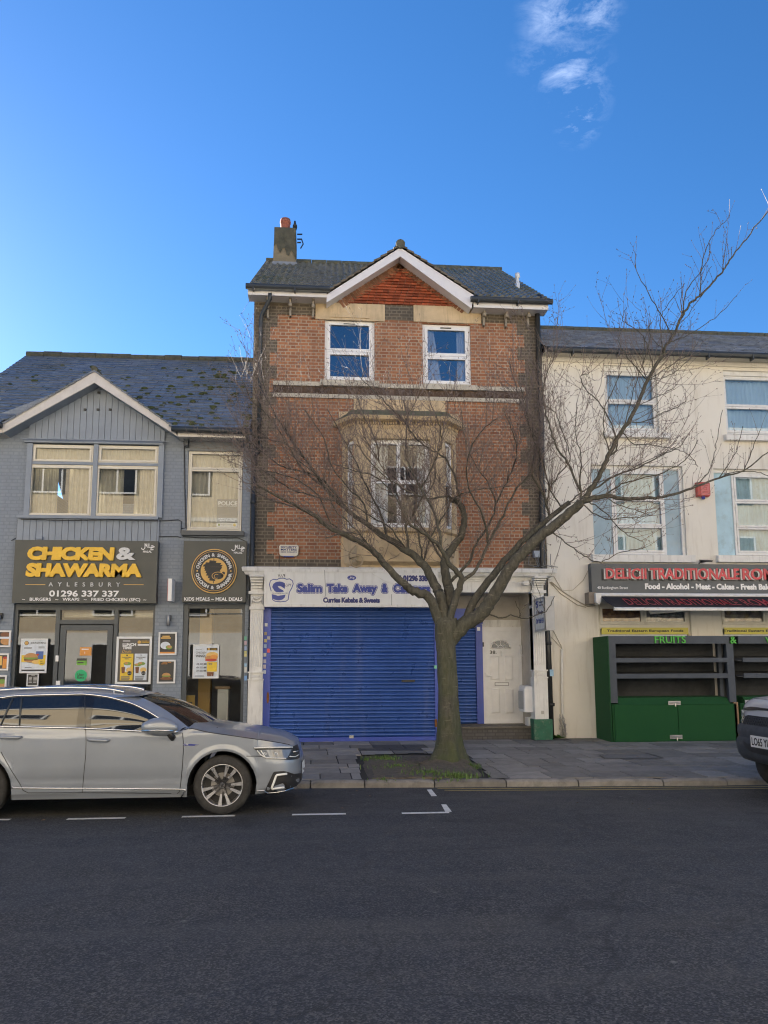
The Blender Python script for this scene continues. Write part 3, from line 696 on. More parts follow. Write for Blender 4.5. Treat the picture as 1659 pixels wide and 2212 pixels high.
# shop interior
g = MB(); g.box(xl+.3, xc-.1, W+3.6, W+3.7, .15, 3.35); g.box(xl+.25, xl+.3, W+.2, W+3.6, .15, 3.35); g.box(xc-.16, xc-.1, W+.2, W+3.6, .15, 3.35)
obj('interior_wall', g, mat('shop_inner_wall', (.16, .15, .14), .8, .15), gx)
g = MB(); g.box(xl+.3, xc-.16, W+.16, W+3.6, .1, .2); obj('interior_floor', g, mat('shop_floor', (.12, .11, .1), .5, .15), gx)
g = MB(); q = zr(zK, 1050, 745, 1180, 1106, W+.9); g.box(q[0], q[1], W+.9, W+1.2, .2, 3.3); obj('interior_post', g, mat('ochre_panel', (.42, .25, .06), .5, .1), gx)
M_ped = mat('pedestal_white', (.6, .58, .52), .5, .06)
q = rect(zK, 1262, 850, 1378, 1106, W+.5)
pd = thing('pedestal', 'white pedestal with a brown top inside the narrow shop window', 'pedestal', ((q[0]+q[1])/2, W+.65, .2))
g = MB(); g.box(q[0], q[1], W+.5, W+.8, .2, q[3]-.03); obj('body', g, M_ped, pd); g = MB(); g.box(q[0]-.05, q[1]+.03, W+.46, W+.84, q[3]-.03, q[3]+.03); obj('top', g, mat('brown_wood', (.25, .15, .07), .5, .15), pd)
q = rect(zK, 918, 935, 1012, 1106, W+.45); M_ych = mat('yellow_wood', (.6, .38, .08), .45, .12)
ch = thing('chair', 'yellow wooden chair inside the narrow shop window', 'chair', ((q[0]+q[1])/2, W+.7, .2)); a, b = q[0], q[1]
g = MB(); g.box(a, b, W+.45, W+.5, q[3]-.14, q[3]); g.box(a, b, W+.45, W+.5, q[3]-.36, q[3]-.28); obj('backrest', g, M_ych, ch)
g = MB(); g.box(a, b, W+.45, W+.9, .63, .68); obj('seat', g, M_ych, ch)
for u, v in ((a, W+.45), (b-.05, W+.45), (a, W+.85), (b-.05, W+.85)):
    g = MB(); g.box(u, u+.05, v, v+.05, .2, q[3]-.14 if v < W+.6 else .63); obj('leg', g, M_ych, ch)

# ---- signs of the grey shop
M_sign = mat('charcoal_sign', (.045, .054, .054), .4, .08, 2)
YG = W-.2
S1 = rect(zB, 84, 123, 977, 513, YG)
s1 = thing('shop_sign', 'large charcoal sign with yellow CHICKEN & SHAWARMA lettering', 'sign', ((S1[0]+S1[1])/2, YG, S1[2]))
g = MB(); g.box(S1[0], S1[1], YG, W-.02, S1[2], S1[3]); obj('panel', g, M_sign, s1)
YT = YG-.004
ptext('CHICKEN', zB, 178, 168, 712, 246, YT, M_ytxt, s1, ext=.05, off=.04, shear=.06, space=.95, bold=.011)
ptext('&', zB, 726, 168, 846, 246, YT, M_grtxt, s1, ext=.04, off=.04, label='pale grey ampersand')
ptext('SHAWARMA', zB, 168, 270, 880, 350, YT, M_ytxt, s1, ext=.05, off=.04, shear=.06, space=.95, bold=.011)
ptext('AYLESBURY', zB, 303, 384, 748, 410, YT, M_grtxt, s1, ext=.01, off=.015, space=2.6)
ptext('01296 337 337', zB, 306, 434, 742, 474, YT, M_wtxt, s1, off=.03)
ptext('~   BURGERS   ~   WRAPS   ~   FRIED CHICKEN (SFC)  ~', zB, 137, 480, 910, 506, YT, M_wtxt, s1, off=.02)
halal(*rect(zB, 880, 142, 962, 184, YT), YT, M_wtxt, s1); ptext('HALAL', zB, 890, 186, 944, 199, YT, M_wtxt, s1, off=.02)
g = MB()
for a, b in ((158, 282), (770, 893)): q = rect(zB, a, 396, b, 400, YT); g.box(q[0], q[1], YT-.006, YT, q[2], q[3])
obj('rule', g, M_gold, s1)
S2 = rect(zB, 1138, 127, 1531, 508, YG)
s2 = thing('round_logo_sign', 'square charcoal sign with a round gold logo over the narrow shop window', 'sign', ((S2[0]+S2[1])/2, YG, S2[2]))
g = MB(); g.box(S2[0], S2[1], YG, W-.02, S2[2], S2[3]); obj('panel', g, M_sign, s2)
q = rect(zB, 1193, 178, 1474, 454, YG); cx, cz, rr = (q[0]+q[1])/2, (q[2]+q[3])/2, (q[3]-q[2])/2
def tdisc(nm, m, y0, y1, r, pr, n=40): g = MB(); g.lathe((cx, 0, cz), [(r, y1), (r, y0)], n, 'y'); return obj(nm, g, m, pr)
tdisc('roundel_rim', M_gold, YG-.05, YG, rr, s2); tdisc('roundel', M_ktxt, YG-.056, YG-.05, rr*.955, s2); tdisc('roundel_ring', M_gold, YG-.06, YG-.056, rr*.9, s2); tdisc('roundel', M_ktxt, YG-.064, YG-.06, rr*.88, s2); tdisc('roundel_centre', M_gold, YG-.07, YG-.064, rr*.585, s2)
YL = YG-.066
arc_text('CHICKEN & SHAWARMA', cx, cz, rr*.66, math.pi/2, rr*.15, YL, M_grtxt, s2, step=.158)
arc_text('CHICKEN & SHAWARMA', cx, cz, rr*.66, -math.pi/2, rr*.15, YL, M_grtxt, s2, True, step=.158)
g = MB()
for sx in (-1, 1): g.disc(cx+sx*rr*.74, cz, YL, rr*.035, 12)
obj('dot', g, M_gold, s2)
g = MB(); YL = YG-.073
for k, (w_, z_, h_) in enumerate(((.16, .42, .1), (.36, .33, .09), (.44, .24, .09), (.4, .14, .09), (.36, .05, .09), (.33, -.05, .1), (.28, -.16, .1), (.22, -.27, .1), (.14, -.38, .1))):
    xo = -.06+.02*(k % 2); g.poly([(cx+(xo-w_)*rr, YL, cz+(z_-h_*.5)*rr), (cx+(xo+w_*.85)*rr, YL, cz+(z_-h_*.7)*rr), (cx+(xo+w_)*rr, YL, cz+(z_+h_*.35)*rr), (cx+(xo-w_*.9)*rr, YL, cz+(z_+h_*.6)*rr)])
g.box(cx-.03*rr, cx+.0*rr, YL-.002, YL, cz-.56*rr, cz+.62*rr); obj('kebab_emblem', g, M_ktxt, s2)
g = MB(); YL -= .003; g.disc(cx+.18*rr, cz-.22*rr, YL, rr*.26, 24, rr*.17); g.disc(cx+.42*rr, cz-.1*rr, YL-.001, rr*.07, 12); g.poly([(cx+.3*rr, YL, cz-.22*rr), (cx+.42*rr, YL, cz-.06*rr), (cx+.46*rr, YL, cz-.1*rr), (cx+.38*rr, YL, cz-.28*rr)]); obj('chicken_emblem', g, M_ktxt, s2)
g = MB(); e_ = [(cx+(.18+.26*math.cos(a*.2618))*rr, cz+(-.22+.17*math.sin(a*.2618))*rr) for a in range(24)]; g.ribbon(e_, .012, YL-.003, True)
g.ribbon([(cx+(.12+.1*math.cos(a*.35))*rr, cz+(-.24+.09*math.sin(a*.35))*rr) for a in range(2, 16)], .01, YL-.003); obj('chicken_outline', g, M_gold, s2)
halal(*rect(zB, 1442, 150, 1524, 192, YT), YT, M_wtxt, s2); ptext('HALAL', zB, 1455, 193, 1508, 206, YT, M_wtxt, s2, off=.02)
ptext('KIDS MEALS ~ MEAL DEALS', zB, 1146, 477, 1508, 499, YT, M_wtxt, s2, off=.025)
# red projecting delivery sign
q = rect(zB, 1047, 362, 1064, 500, W-.4); M_red = mat('red_sign', (.4, .035, .025), .45, .1)
js = thing('projecting_sign', 'small red and white delivery sign projecting between the charcoal signs', 'sign', (q[0], W-.3, q[2]))
g = MB(); g.box(q[0], q[0]+.08, W-.45, W-.04, q[2], q[3]); obj('edge', g, M_white, js)
g = MB(); g.box(q[0]-.008, q[0], W-.45, W-.04, q[2], q[3]); fc = obj('face', g, M_red, js)
def left_face(X): return lambda p: Vector((X+p.y, -p.x, p.z))      # canonical facing -Y turned to face -X; canonical x = -world Y
text('JUST EAT', -(W-.08), -(W-.41), q[2]+.06, q[2]+.16, 0, M_wtxt, js, xf=left_face(q[0]-.011), off=.02)
g = MB(left_face(q[0]-.011)); u0 = -(W-.25)
g.poly([(u0-.1, 0, q[3]-.18), (u0, 0, q[3]-.05), (u0+.1, 0, q[3]-.18)]); g.poly([(u0-.07, 0, q[3]-.36), (u0+.07, 0, q[3]-.36), (u0+.07, 0, q[3]-.18), (u0-.07, 0, q[3]-.18)]); obj('house_emblem', g, M_wtxt, js)
g = MB(); g.box(q[0]+.02, q[0]+.06, W-.04, W, q[2]+.1, q[3]-.1); obj('bracket', g, M_black, js)
# wall lamps
for z, q, lab in ((zB, (1037, 588, 1061, 654), 'grey cylinder wall lamp between the two shopfronts'), (zB, (-12, 588, 6, 640), 'dark cylinder wall lamp at the left edge of the photo')):
    c = rect(z, *q, W-.08); t = thing('wall_lamp', lab, 'wall lamp', ((c[0]+c[1])/2, W, c[2]), 'cylinder lamps on the grey shop'); r_ = (c[1]-c[0])/2
    g = MB(); g.lathe(((c[0]+c[1])/2, W-.1, c[2]), [(r_*.8, 0), (r_, .01), (r_, c[3]-c[2]-.01), (r_*.85, c[3]-c[2])], 14); obj('body', g, mat('grey_metal', (.25, .26, .28), .35, .1, metal=.6), t, True)
    g = MB(); g.box((c[0]+c[1])/2-.04, (c[0]+c[1])/2+.04, W-.06, W, c[2]+.1, c[2]+.22); obj('bracket', g, M_black, t)

# ---- posters
def col(n, c, r=.5): return mat(n, c, r, .12, 14)
K_bun, K_grn, K_brn, K_pot, K_red, K_blue = col('print_bun', (.52, .27, .1)), col('print_salad', (.2, .33, .06)), col('print_meat', (.2, .08, .035)), col('print_chips', (.75, .5, .16)), col('print_red', (.45, .05, .04)), col('print_blue', (.07, .14, .4))
K_yel, K_org, K_pale, K_drk = col('print_yellow', (.78, .55, .05)), col('print_orange', (.7, .3, .06)), col('print_pale', (.66, .72, .8)), col('print_dark', (.05, .048, .046))
class Poster:
    def __init__(s, name, label, cat, z, q, Y, m, frame=None, fw=.03, group=None):
        s.z = z; s.Y = Y; s.r = r = rect(z, *q, Y); s.t = thing(name, label, cat, ((r[0]+r[1])/2, Y, r[2]), group); s.k = 1
        g = MB(); g.box(r[0], r[1], Y, Y+.01, r[2], r[3]); obj('sheet', g, m, s.t)
        if frame: g = MB(); g.ring(r[0]-.001, r[1]+.001, r[2]-.001, r[3]+.001, fw, Y-.02, Y+.005); obj('frame', g, frame, s.t)
    def y(s): s.k += 1; return s.Y-.0015*s.k
    def U(s, u): return s.r[0]+(s.r[1]-s.r[0])*u
    def V(s, v): return s.r[2]+(s.r[3]-s.r[2])*v
    def box(s, u0, u1, v0, v1, m, nm='print'):
        y = s.y(); g = MB(); g.poly([(s.U(u0), y, s.V(v0)), (s.U(u1), y, s.V(v0)), (s.U(u1), y, s.V(v1)), (s.U(u0), y, s.V(v1))]); return obj(nm, g, m, s.t)
    def ell(s, u, v, ru, rv, m, nm='print', a0=0, a1=6.28319):
        y = s.y(); g = MB(); g.disc(s.U(u), s.V(v), y, (s.r[1]-s.r[0])*ru, 22, (s.r[3]-s.r[2])*rv, a0, a1); return obj(nm, g, m, s.t)
    def txt(s, t, u0, u1, v0, v1, m, **k): return text(t, s.U(u0), s.U(u1), s.V(v0), s.V(v1), s.y(), m, s.t, **k)
    def lines(s, u0, u1, vs, h, m, nm='small_print'):
        y = s.y(); g = MB()
        for v in vs:
            e = u1-rng.uniform(0, .15)*(u1-u0); g.poly([(s.U(u0), y, s.V(v)), (s.U(e), y, s.V(v)), (s.U(e), y, s.V(v+h)), (s.U(u0), y, s.V(v+h))])
        return obj(nm, g, m, s.t)
    def burger(s, u, v, k):
        s.ell(u, v-.06*k, .26*k, .09*k, K_brn, 'burger_print'); s.ell(u, v-.01*k, .28*k, .05*k, K_grn, 'burger_print'); s.ell(u, v, .26*k, .13*k, K_bun, 'burger_print', 0, 3.1416); s.ell(u, v-.09*k, .24*k, .05*k, K_bun, 'burger_print', 3.1416, 6.2832)
    def wrap(s, u, v, k, pm=K_pale):
        y = s.y(); g = MB(); g.poly([(s.U(u-.06*k), y, s.V(v-.1*k)), (s.U(u+.06*k), y, s.V(v-.1*k)), (s.U(u+.1*k), y, s.V(v+.06*k)), (s.U(u-.1*k), y, s.V(v+.06*k))]); obj('wrap_print', g, pm, s.t)
        s.ell(u, v+.07*k, .11*k, .035*k, K_grn, 'wrap_print'); s.ell(u-.03*k, v+.08*k, .05*k, .025*k, K_bun, 'wrap_print')
    def cup(s, u, v, k):
        y = s.y(); g = MB(); g.poly([(s.U(u-.04*k), y, s.V(v-.07*k)), (s.U(u+.04*k), y, s.V(v-.07*k)), (s.U(u+.055*k), y, s.V(v+.06*k)), (s.U(u-.055*k), y, s.V(v+.06*k))]); obj('cup_print', g, K_brn, s.t)
YW = YS-.02
p = Poster('burger_poster', 'pale poster with a burger and blue can in the leftmost shop window', 'poster', zB, (128, 734, 294, 948), YW, K_pale, M_paper, .025)
p.txt('2 BURGER MEALS', .36, .94, .85, .905, M_gtxt, off=.02); p.ell(.2, .87, .085, .06, M_ktxt); p.ell(.2, .87, .07, .05, M_gold); p.lines(.12, .45, (.73, .7), .015, M_gtxt); p.lines(.66, .9, (.75, .72), .015, M_gtxt)
p.box(.04, .96, .32, .52, K_yel); p.box(.58, .86, .4, .63, K_blue, 'can_print'); p.ell(.64, .53, .06, .03, K_red); p.burger(.4, .45, 1.0); p.ell(.64, .32, .2, .06, K_pot, 'chips_print'); p.ell(.82, .31, .13, .09, K_yel); p.txt('£6.2', .76, .88, .32, .36, M_ktxt); p.txt('ONLY', .76, .9, .26, .3, M_ktxt, off=.02)
p.box(.08, .94, .06, .1, M_ktxt); p.lines(.2, .5, (.15,), .015, M_gtxt)
p = Poster('opening_hours_notice', 'small dark list notice below the burger poster', 'notice', zB, (168, 952, 240, 1030), YW, K_drk, M_paper, .018); p.txt('OPEN', .35, .65, .83, .88, M_wtxt); p.lines(.15, .45, (.7, .6, .5, .4, .3), .03, M_wtxt); p.lines(.55, .88, (.7, .6, .5, .4, .3), .03, M_wtxt)
p = Poster('lunch_deals_poster', 'LUNCH TIME Deals poster with one yellow and one white meal card', 'poster', zB, (722, 722, 942, 1017), YW, mat('warm_grey_print', (.11, .105, .1), .5, .1), M_paper, .045)
p.lines(.17, .4, (.9,), .018, M_wtxt); p.txt('LUNCH', .17, .55, .8, .865, M_wtxt, off=.05); p.txt('TIME', .17, .43, .735, .795, M_wtxt, off=.05); p.txt('Deals', .16, .43, .66, .72, M_gold, shear=.3)
p.ell(.64, .885, .05, .035, M_gold); p.txt('CHICKEN &', .7, .93, .895, .915, M_ytxt, off=.02); p.txt('SHAWARMA', .7, .93, .865, .885, M_ytxt, off=.02); p.box(.6, .92, .81, .84, M_wtxt)
for u0, m_, n in ((.13, K_yel, '1'), (.53, K_pale, '2')):
    p.box(u0, u0+.36, .08, .64, m_, 'meal_card'); p.txt(n, u0+.16, u0+.2, .59, .62, M_ktxt); p.txt('SHAWARMA' if n == '1' else 'SHAWARMAS', u0+.05, u0+.31, .55, .575, M_gtxt, off=.02); p.txt('MEAL', u0+.12, u0+.24, .52, .542, M_gtxt, off=.02)
    p.wrap(u0+.2, .36, 1.); (p.wrap(u0+.1, .34, .9) if n == '2' else None); p.cup(u0+.09, .3, 1.); p.ell(u0+.26, .3, .09, .05, K_pot, 'chips_print'); p.ell(u0+.27, .23, .06, .045, M_ktxt); p.txt('£6.99', u0+.22, u0+.32, .222, .238, M_wtxt); p.lines(u0+.04, u0+.3, (.16, .14, .11, .09), .012, M_gtxt)
p = Poster('chicken_wings_poster', 'Special CHICKEN WINGS poster in the narrow shop window', 'poster', zB, (1201, 771, 1362, 981), YW+.02, K_pale, M_paper, .022)
p.txt('Special', .1, .32, .83, .87, M_gtxt, shear=.2); p.txt('CHICKEN', .1, .5, .73, .79, M_gtxt, off=.01); p.txt('WINGS', .1, .48, .62, .7, M_gtxt, off=.04); p.box(.52, .93, .83, .9, M_ktxt); p.ell(.6, .865, .05, .035, M_gold); p.txt('CHICKEN', .68, .9, .865, .885, M_ytxt); p.txt('SHAWARMA', .68, .9, .84, .86, M_ytxt)
p.ell(.74, .68, .24, .1, K_pot, 'wings_print'); p.ell(.68, .6, .22, .07, K_bun, 'wings_print'); p.ell(.8, .62, .15, .08, K_org, 'wings_print'); p.ell(.7, .54, .24, .04, K_red, 'wings_print')
p.box(.55, .93, .2, .48, K_yel); p.txt('20', .6, .75, .4, .45, M_gtxt, off=.03)
for n, v in (('3', .4), ('6', .3), ('20', .2)): p.txt(n, .14, .24, v, v+.05, M_gtxt, off=.02); p.lines(.27, .4, (v+.03, v), .014, M_gtxt); p.box(.42, .53, v, v+.045, M_gtxt)
for u in (.6, .68, .77): p.cup(u, .13, .9)
p.lines(.1, .5, (.07, .04), .012, M_gtxt)
fr = mat('white_frame', (.72, .73, .74), .35, .05)
for q, lab, kd in (((986, 693, 1100, 837), 'white framed poster of a wrap on the grey pier, upper of two', 0), ((979, 866, 1092, 1012), 'white framed poster of a burger on the grey pier, lower of two', 1),
                   ((-30, 683, 68, 787), 'white framed food poster at the far left, topmost of three', 2), ((-40, 826, 55, 932), 'white framed drink poster at the far left, middle of three', 3), ((-50, 961, 42, 1060), 'white framed food poster at the far left, lowest of three', 4)):
    p = Poster('framed_poster', lab, 'poster', zB, q, W-.03, K_drk, fr, .035, 'framed food posters on the grey shop')
    if kd == 0: p.box(.2, .6, .78, .84, M_gold); p.box(.12, .66, .71, .77, M_gold); p.ell(.38, .42, .27, .16, K_pale, 'wrap_print'); p.ell(.58, .34, .18, .09, K_grn, 'wrap_print'); p.ell(.6, .36, .12, .06, K_bun, 'wrap_print'); p.box(.08, .9, .06, .14, K_org)
    if kd == 1: p.txt('HIGH RISE', .28, .75, .87, .91, K_org, off=.02); p.txt('BURGER', .22, .55, .81, .85, K_org, off=.02); p.burger(.5, .33, .9); p.ell(.5, .2, .33, .05, K_brn)
    if kd == 2: p.ell(.7, .35, .35, .22, K_bun); p.ell(.62, .75, .3, .15, K_brn); p.box(.3, .9, .5, .62, K_pale)
    if kd == 3: p.box(.1, .55, .3, .85, K_pot); p.box(.6, .9, .12, .72, K_org, 'drink_print'); p.ell(.75, .74, .14, .07, K_red)
    if kd == 4: p.ell(.6, .4, .4, .3, K_bun); p.ell(.7, .6, .25, .15, K_grn)
# stickers on the shop door
def sticker(nm, lab, z, q, Y, m, cat='sticker', group='stickers on the shop door'): return Poster(nm, lab, cat, z, q, Y, m, group=group)
p = sticker('sticker', 'orange sticker on the shop door glass', zJ, (1043, 658, 1194, 768), YS+.018, K_org); p.lines(.15, .85, (.7,), .12, M_wtxt); p.txt('5', .38, .48, .25, .45, M_wtxt)
p = sticker('sticker', 'green hygiene sticker with a dark top on the shop door glass', zJ, (1002, 805, 1132, 893), YS+.018, col('print_green', (.16, .42, .06))); p.box(0, 1, .68, 1, K_drk); p.lines(.1, .7, (.3,), .15, K_drk)
p = sticker('sticker', 'small yellow sticker at the left edge of the shop door glass', zJ, (787, 798, 838, 868), YS+.018, K_yel); p.box(.1, .9, .68, .88, K_drk); p.lines(.15, .85, (.45, .3, .15), .06, K_drk)
q = rect(zJ, 976, 948, 1136, 1110, YS+.018); t = thing('round_sticker', 'round green Uber Eats sticker on the shop door glass', 'sticker', ((q[0]+q[1])/2, YS, q[2]), 'stickers on the shop door')
g = MB(); g.lathe(((q[0]+q[1])/2, YS+.02, (q[2]+q[3])/2), [((q[1]-q[0])/2, .004), ((q[1]-q[0])/2, 0)], 32, 'y'); obj('disc', g, mat('sticker_green', (.01, .42, .17), .45, .05), t)
ptext('Uber', zJ, 1010, 1000, 1098, 1032, YS+.017, M_ktxt, t, off=.01); ptext('Eats', zJ, 1012, 1035, 1098, 1068, YS+.017, M_ktxt, t, off=.01)
# police notice in the upper window
p = Poster('police_poster', 'POLICE notice in the right upstairs window of the grey shop', 'poster', zA, (1349, 1052, 1478, 1228), W+.075, mat('police_grey', (.2, .2, .19), .6, .08))
p.txt('POLICE', .06, .98, .78, .93, M_wtxt, off=.04); p.txt('OPERATION IN PROGRESS', .06, .98, .73, .765, M_wtxt); p.txt('CRIMINALS YOU ARE', .06, .96, .28, .325, M_wtxt, off=.02); p.txt('BEING WATCHED', .15, .88, .215, .26, M_wtxt, off=.02); p.box(0, 1, 0, .17, M_paper); p.txt('Neighbourhood', .2, .72, .07, .12, M_gtxt); p.ell(.12, .09, .05, .04, K_grn); p.ell(.87, .09, .07, .05, K_yel)
# a row of small stickers down the dark post beside the pilaster
for k, (y0, y1, c) in enumerate(((720, 742, (.15, .45, .3)), (750, 772, (.5, .35, .42)), (782, 806, (.3, .4, .62)), (812, 822, (.6, .55, .2)), (826, 846, (.65, .6, .25)), (888, 908, (.3, .5, .7)), (910, 945, (.6, .62, .6)), (965, 994, (.2, .4, .75)))):
    q = rect(zB, 1520, y0, 1535, y1, W-.16); g = MB(); g.box(q[0], q[1], W-.163, W-.158, q[2], q[3])
    names = ('green', 'pink', 'pale blue', 'thin yellow', 'yellow', 'sky blue', 'white', 'deep blue')
    o = obj('sticker', g, col('post_sticker_%d' % k, c)); tag(o, '%s sticker on the dark downpipe between grey shop and brick house' % names[k], 'sticker', 'stickers on the dark downpipe')
# ================================================================== brick house
bx0, _ = at(542, 1100, W); bx0 = (at(546.8, 644, W)[0]+at(541.9, 1224, W)[0])/2
bx1 = (at(1164.7, 673, W)[0]+at(1178.4, 1195, W)[0])/2
bh = thing('brick_house', 'tall red brick house with central gable, stone bay window and closed takeaway below', 'house', ((bx0+bx1)/2, W, PAVE_Z))
M_brick = brick('red_brick', (.43, .185, .09), (.25, .1, .055), (.43, .36, .27), soot=(.12, .075, .055), sootamt=.6)
M_dbrick = brick('dark_stock_brick', (.1, .085, .065), (.15, .12, .085), (.24, .21, .16), soot=(.035, .033, .03), sootamt=.6)
M_stone = mat('cream_stone', (.56, .44, .28), .8, .14, 3, bmp=.2, bscale=50, dirt=(.2, .16, .11), dscale=2.2, damt=.55, streak=True)
M_stone_w = mat('pale_stone', (.5, .47, .4), .85, .15, 7, bmp=.3, dirt=(.16, .15, .12), dscale=4, damt=.65)
M_wpaint = mat('old_white_paint', (.72, .72, .7), .6, .08, 4, dirt=(.2, .19, .17), dscale=3, damt=.55, streak=True)
zf = at(*zD(800, 985), W)[1]                     # underside of the brickwork, top of the shop cornice
wz1, wz2 = rect(zT, 952, 180, 1580, 962, W), rect(zC, 948, 606, 1200, 925, W)
ztop = at(860, 640, W)[1]+.03
bayR = rect(zO, 190, 300, 1470, 600, W)
bay_hole = (bayR[0]+.25, bayR[1]-.25, zf+.5, at(*zP(800, 420), W)[1])
g = MB(); g.wall(bx0, bx1, zf-.3, ztop, W, [wz1, wz2, bay_hole], .14)
gb0, gb1, gap = at(*zC(470, 505), W), at(*zC(1200, 525), W), at(*zC(830, 262), W)
g.poly([(gb0[0], W, ztop), (gb1[0], W, ztop), (gap[0], W, gap[1])])
obj('wall', g, M_brick, bh)
g = MB(); g.box(bx0, bx0+.2, W+.001, W+8.5, zf-.4, ztop); g.box(bx1-.2, bx1, W+.001, W+8.5, zf-.4, ztop); g.box(bx0+.2, bx1-.2, W+8.3, W+8.5, 0, ztop)
zr_ = at(680, 571, W+4)[1]
for x in (bx0+.001, bx1-.001): g.poly([(x, W, ztop-.01), (x, W+8.5, ztop-.01), (x, W+4.2, zr_-.15)])
g.box(bx0+.2, bx1-.2, W+.3, W+8.3, zf-.35, zf-.2); g.box(bx0+.2, bx1-.2, W+.3, W+8.3, at(1000, 850, W)[1]-.1, at(1000, 850, W)[1])
obj('side_wall', g, M_dbrick, bh)
# dark quoins: toothed strips up both corners, and a dark band below the eaves
g = MB()
def teeth(xa, xb, zlo, zhi, sgn):
    z = zlo; k = 0
    while z < zhi:
        h = min(.3, zhi-z); wd = (.36, .52)[k % 2]
        a, b = (xa, xa+wd) if sgn > 0 else (xb-wd, xb); g.box(a, b, W-.006, W+.02, z, z+h); z += .3; k += 1
teeth(bx0-.004, 0, zf-.28, ztop-.1, 1); obj('quoins', g, M_dbrick, bh); g = MB(); teeth(0, bx1+.004, zf-.28, ztop-.1, -1); obj('quoins', g, M_dbrick, bh); g = MB()
e1 = rect(zT, 338, 0, 838, 130, W); g.box(bx0+.3, e1[1], W-.009, W+.02, e1[2], ztop); obj('dark_brick_band', g, M_dbrick, bh); g = MB(); e2 = rect(zC, 1252, 540, 1500, 600, W); g.box(e2[0], bx1-.3, W-.009, W+.02, e2[2], ztop); obj('dark_brick_band', g, M_dbrick, bh); g = MB()
e3 = rect(zC, 750, 505, 900, 583, W-.03); g.box(e3[0], e3[1], W-.012, W+.02, e3[2], e3[3]); obj('dark_brick_band', g, M_dbrick, bh); g = MB()
e4 = rect(zD, 130, 905, 520, 985, W); g.box(bx0+.3, e4[1], W-.004, W+.02, e4[2]-.1, e4[2]+.22)
obj('dark_brick_band', g, M_dbrick, bh)
# lintel band
for q in ((388, 500, 750, 588), (900, 512, 1252, 600)):
    e = rect(zC, *q, W); g = MB(); g.box(e[0], e[1], W-.03, W+.02, e[2], e[3]); a = rect(zC, 440 if q[0] < 500 else 970, 578 if q[0] < 500 else 588, 690 if q[0] < 500 else 1180, 590, W)
    obj('lintel', g, M_stone, bh)
g = MB(); e = rect(zT, 1020, 130, 1515, 165, W-.03); g.box(e[0], e[1], W-.05, W, e[2], e[3]); e = rect(zC, 970, 584, 1178, 600, W-.03); g.box(e[0], e[1], W-.05, W, e[2], e[3]); obj('lintel_label', g, M_stone, bh)
# tile hanging in the gable
M_tile = mat('terracotta_tile', (.34, .085, .035), .75, .2, 10, bmp=.2, dirt=(.1, .05, .035), dscale=2, damt=.5, rnd=.4)
ta, tb, tp = at(*zC(505, 494), W), at(*zC(1180, 525), W), at(*zC(830, 285), W)
g = MB(); z0 = min(ta[1], tb[1])+.02; nrow = 15; dz = (tp[1]-z0)/nrow
g2 = MB()
for k in range(nrow):
    z = z0+k*dz; f = k/nrow; xa, xb = ta[0]+.22+(tp[0]-ta[0])*f, tb[0]-.22+(tp[0]-tb[0])*f
    wd = .14; x = xa-(wd/2 if k % 2 else 0)
    while x < xb:
        u, v = max(x+.006, xa), min(x+wd-.006, xb); x += wd
        if v-u < .03: continue
        t_ = .028+rng.uniform(-.006, .006); r = rng.random()
        g.poly([(u, W-t_-.02, z+.008), (v, W-t_-.02, z+.008), (v, W-.012, z+dz+.008), (u, W-.012, z+dz+.008)], r); g.poly([(u, W, z+.008), (v, W, z+.008), (v, W-t_-.02, z+.008), (u, W-t_-.02, z+.008)], r*.4)
        g.poly([(u, W, z+.008), (u, W-t_-.02, z+.008), (u, W-.012, z+dz)], r*.6); g.poly([(v, W-t_-.02, z+.008), (v, W, z+.008), (v, W-.012, z+dz)], r*.6)
obj('tile_hanging', g, M_tile, bh)
for A, B in ((ta, tp), (tb, tp)):
    n = 22
    for k in range(n):
        a, b = k/n+.004, (k+1)/n-.004; s = 1 if A is ta else -1
        P = [(A[0]+(B[0]-A[0])*a, A[1]+(B[1]-A[1])*a), (A[0]+(B[0]-A[0])*b, A[1]+(B[1]-A[1])*b)]
        g2.poly([(P[0][0], W-.035, P[0][1]+.02), (P[1][0], W-.035, P[1][1]+.02), (P[1][0]+s*.12, W-.035, P[1][1]-.14), (P[0][0]+s*.12, W-.035, P[0][1]-.14)], rng.random())
obj('tile_border', g2, mat('terracotta_border', (.22, .1, .05), .8, .2, 10, rnd=.35), bh)
# string course: white bands with a dark moulded brick frieze between
zb = [at(*zC(860, y), W)[1] for y in (1005, 985, 945, 925)]
sx0, sx1 = at(*zC(165, 930), W)[0], at(*zC(1480, 980), W)[0]
M_frieze = mat('dark_frieze_brick', (.11, .075, .055), .85, .3, 8, dirt=(.04, .04, .04), dscale=4, damt=.6, rnd=.3)
g = MB(); g.box(sx0, sx1, W-.05, W+.02, zb[0], zb[1]); obj('string_course', g, M_stone_w, bh)
g = MB(); x = sx0
while x < sx1:
    u = min(x+rng.uniform(.3, .4), sx1); g.box(x+.003, u-.003, W-.055-rng.uniform(0, .004), W+.02, zb[2], zb[3]+rng.uniform(-.004, .004)); x = u
obj('string_course', g, M_stone_w, bh)
g = MB(); x = sx0; wd = .225
while x < sx1-.1:
    c_, h_ = x+wd/2, (zb[1]+zb[2])/2; Y0 = W-.012; r = rng.random()
    t_ = [(x+.01, Y0, zb[1]), (x+wd-.01, Y0, zb[1]), (x+wd-.01, Y0, zb[2]), (x+.01, Y0, zb[2])]; P = (c_, W-.085, h_-.015)
    for k in range(4): g.poly([t_[k], t_[(k+1) % 4], P], r)
    x += wd
g.box(sx0, sx1, W-.01, W+.02, zb[1], zb[2], .2); obj('frieze', g, M_frieze, bh)
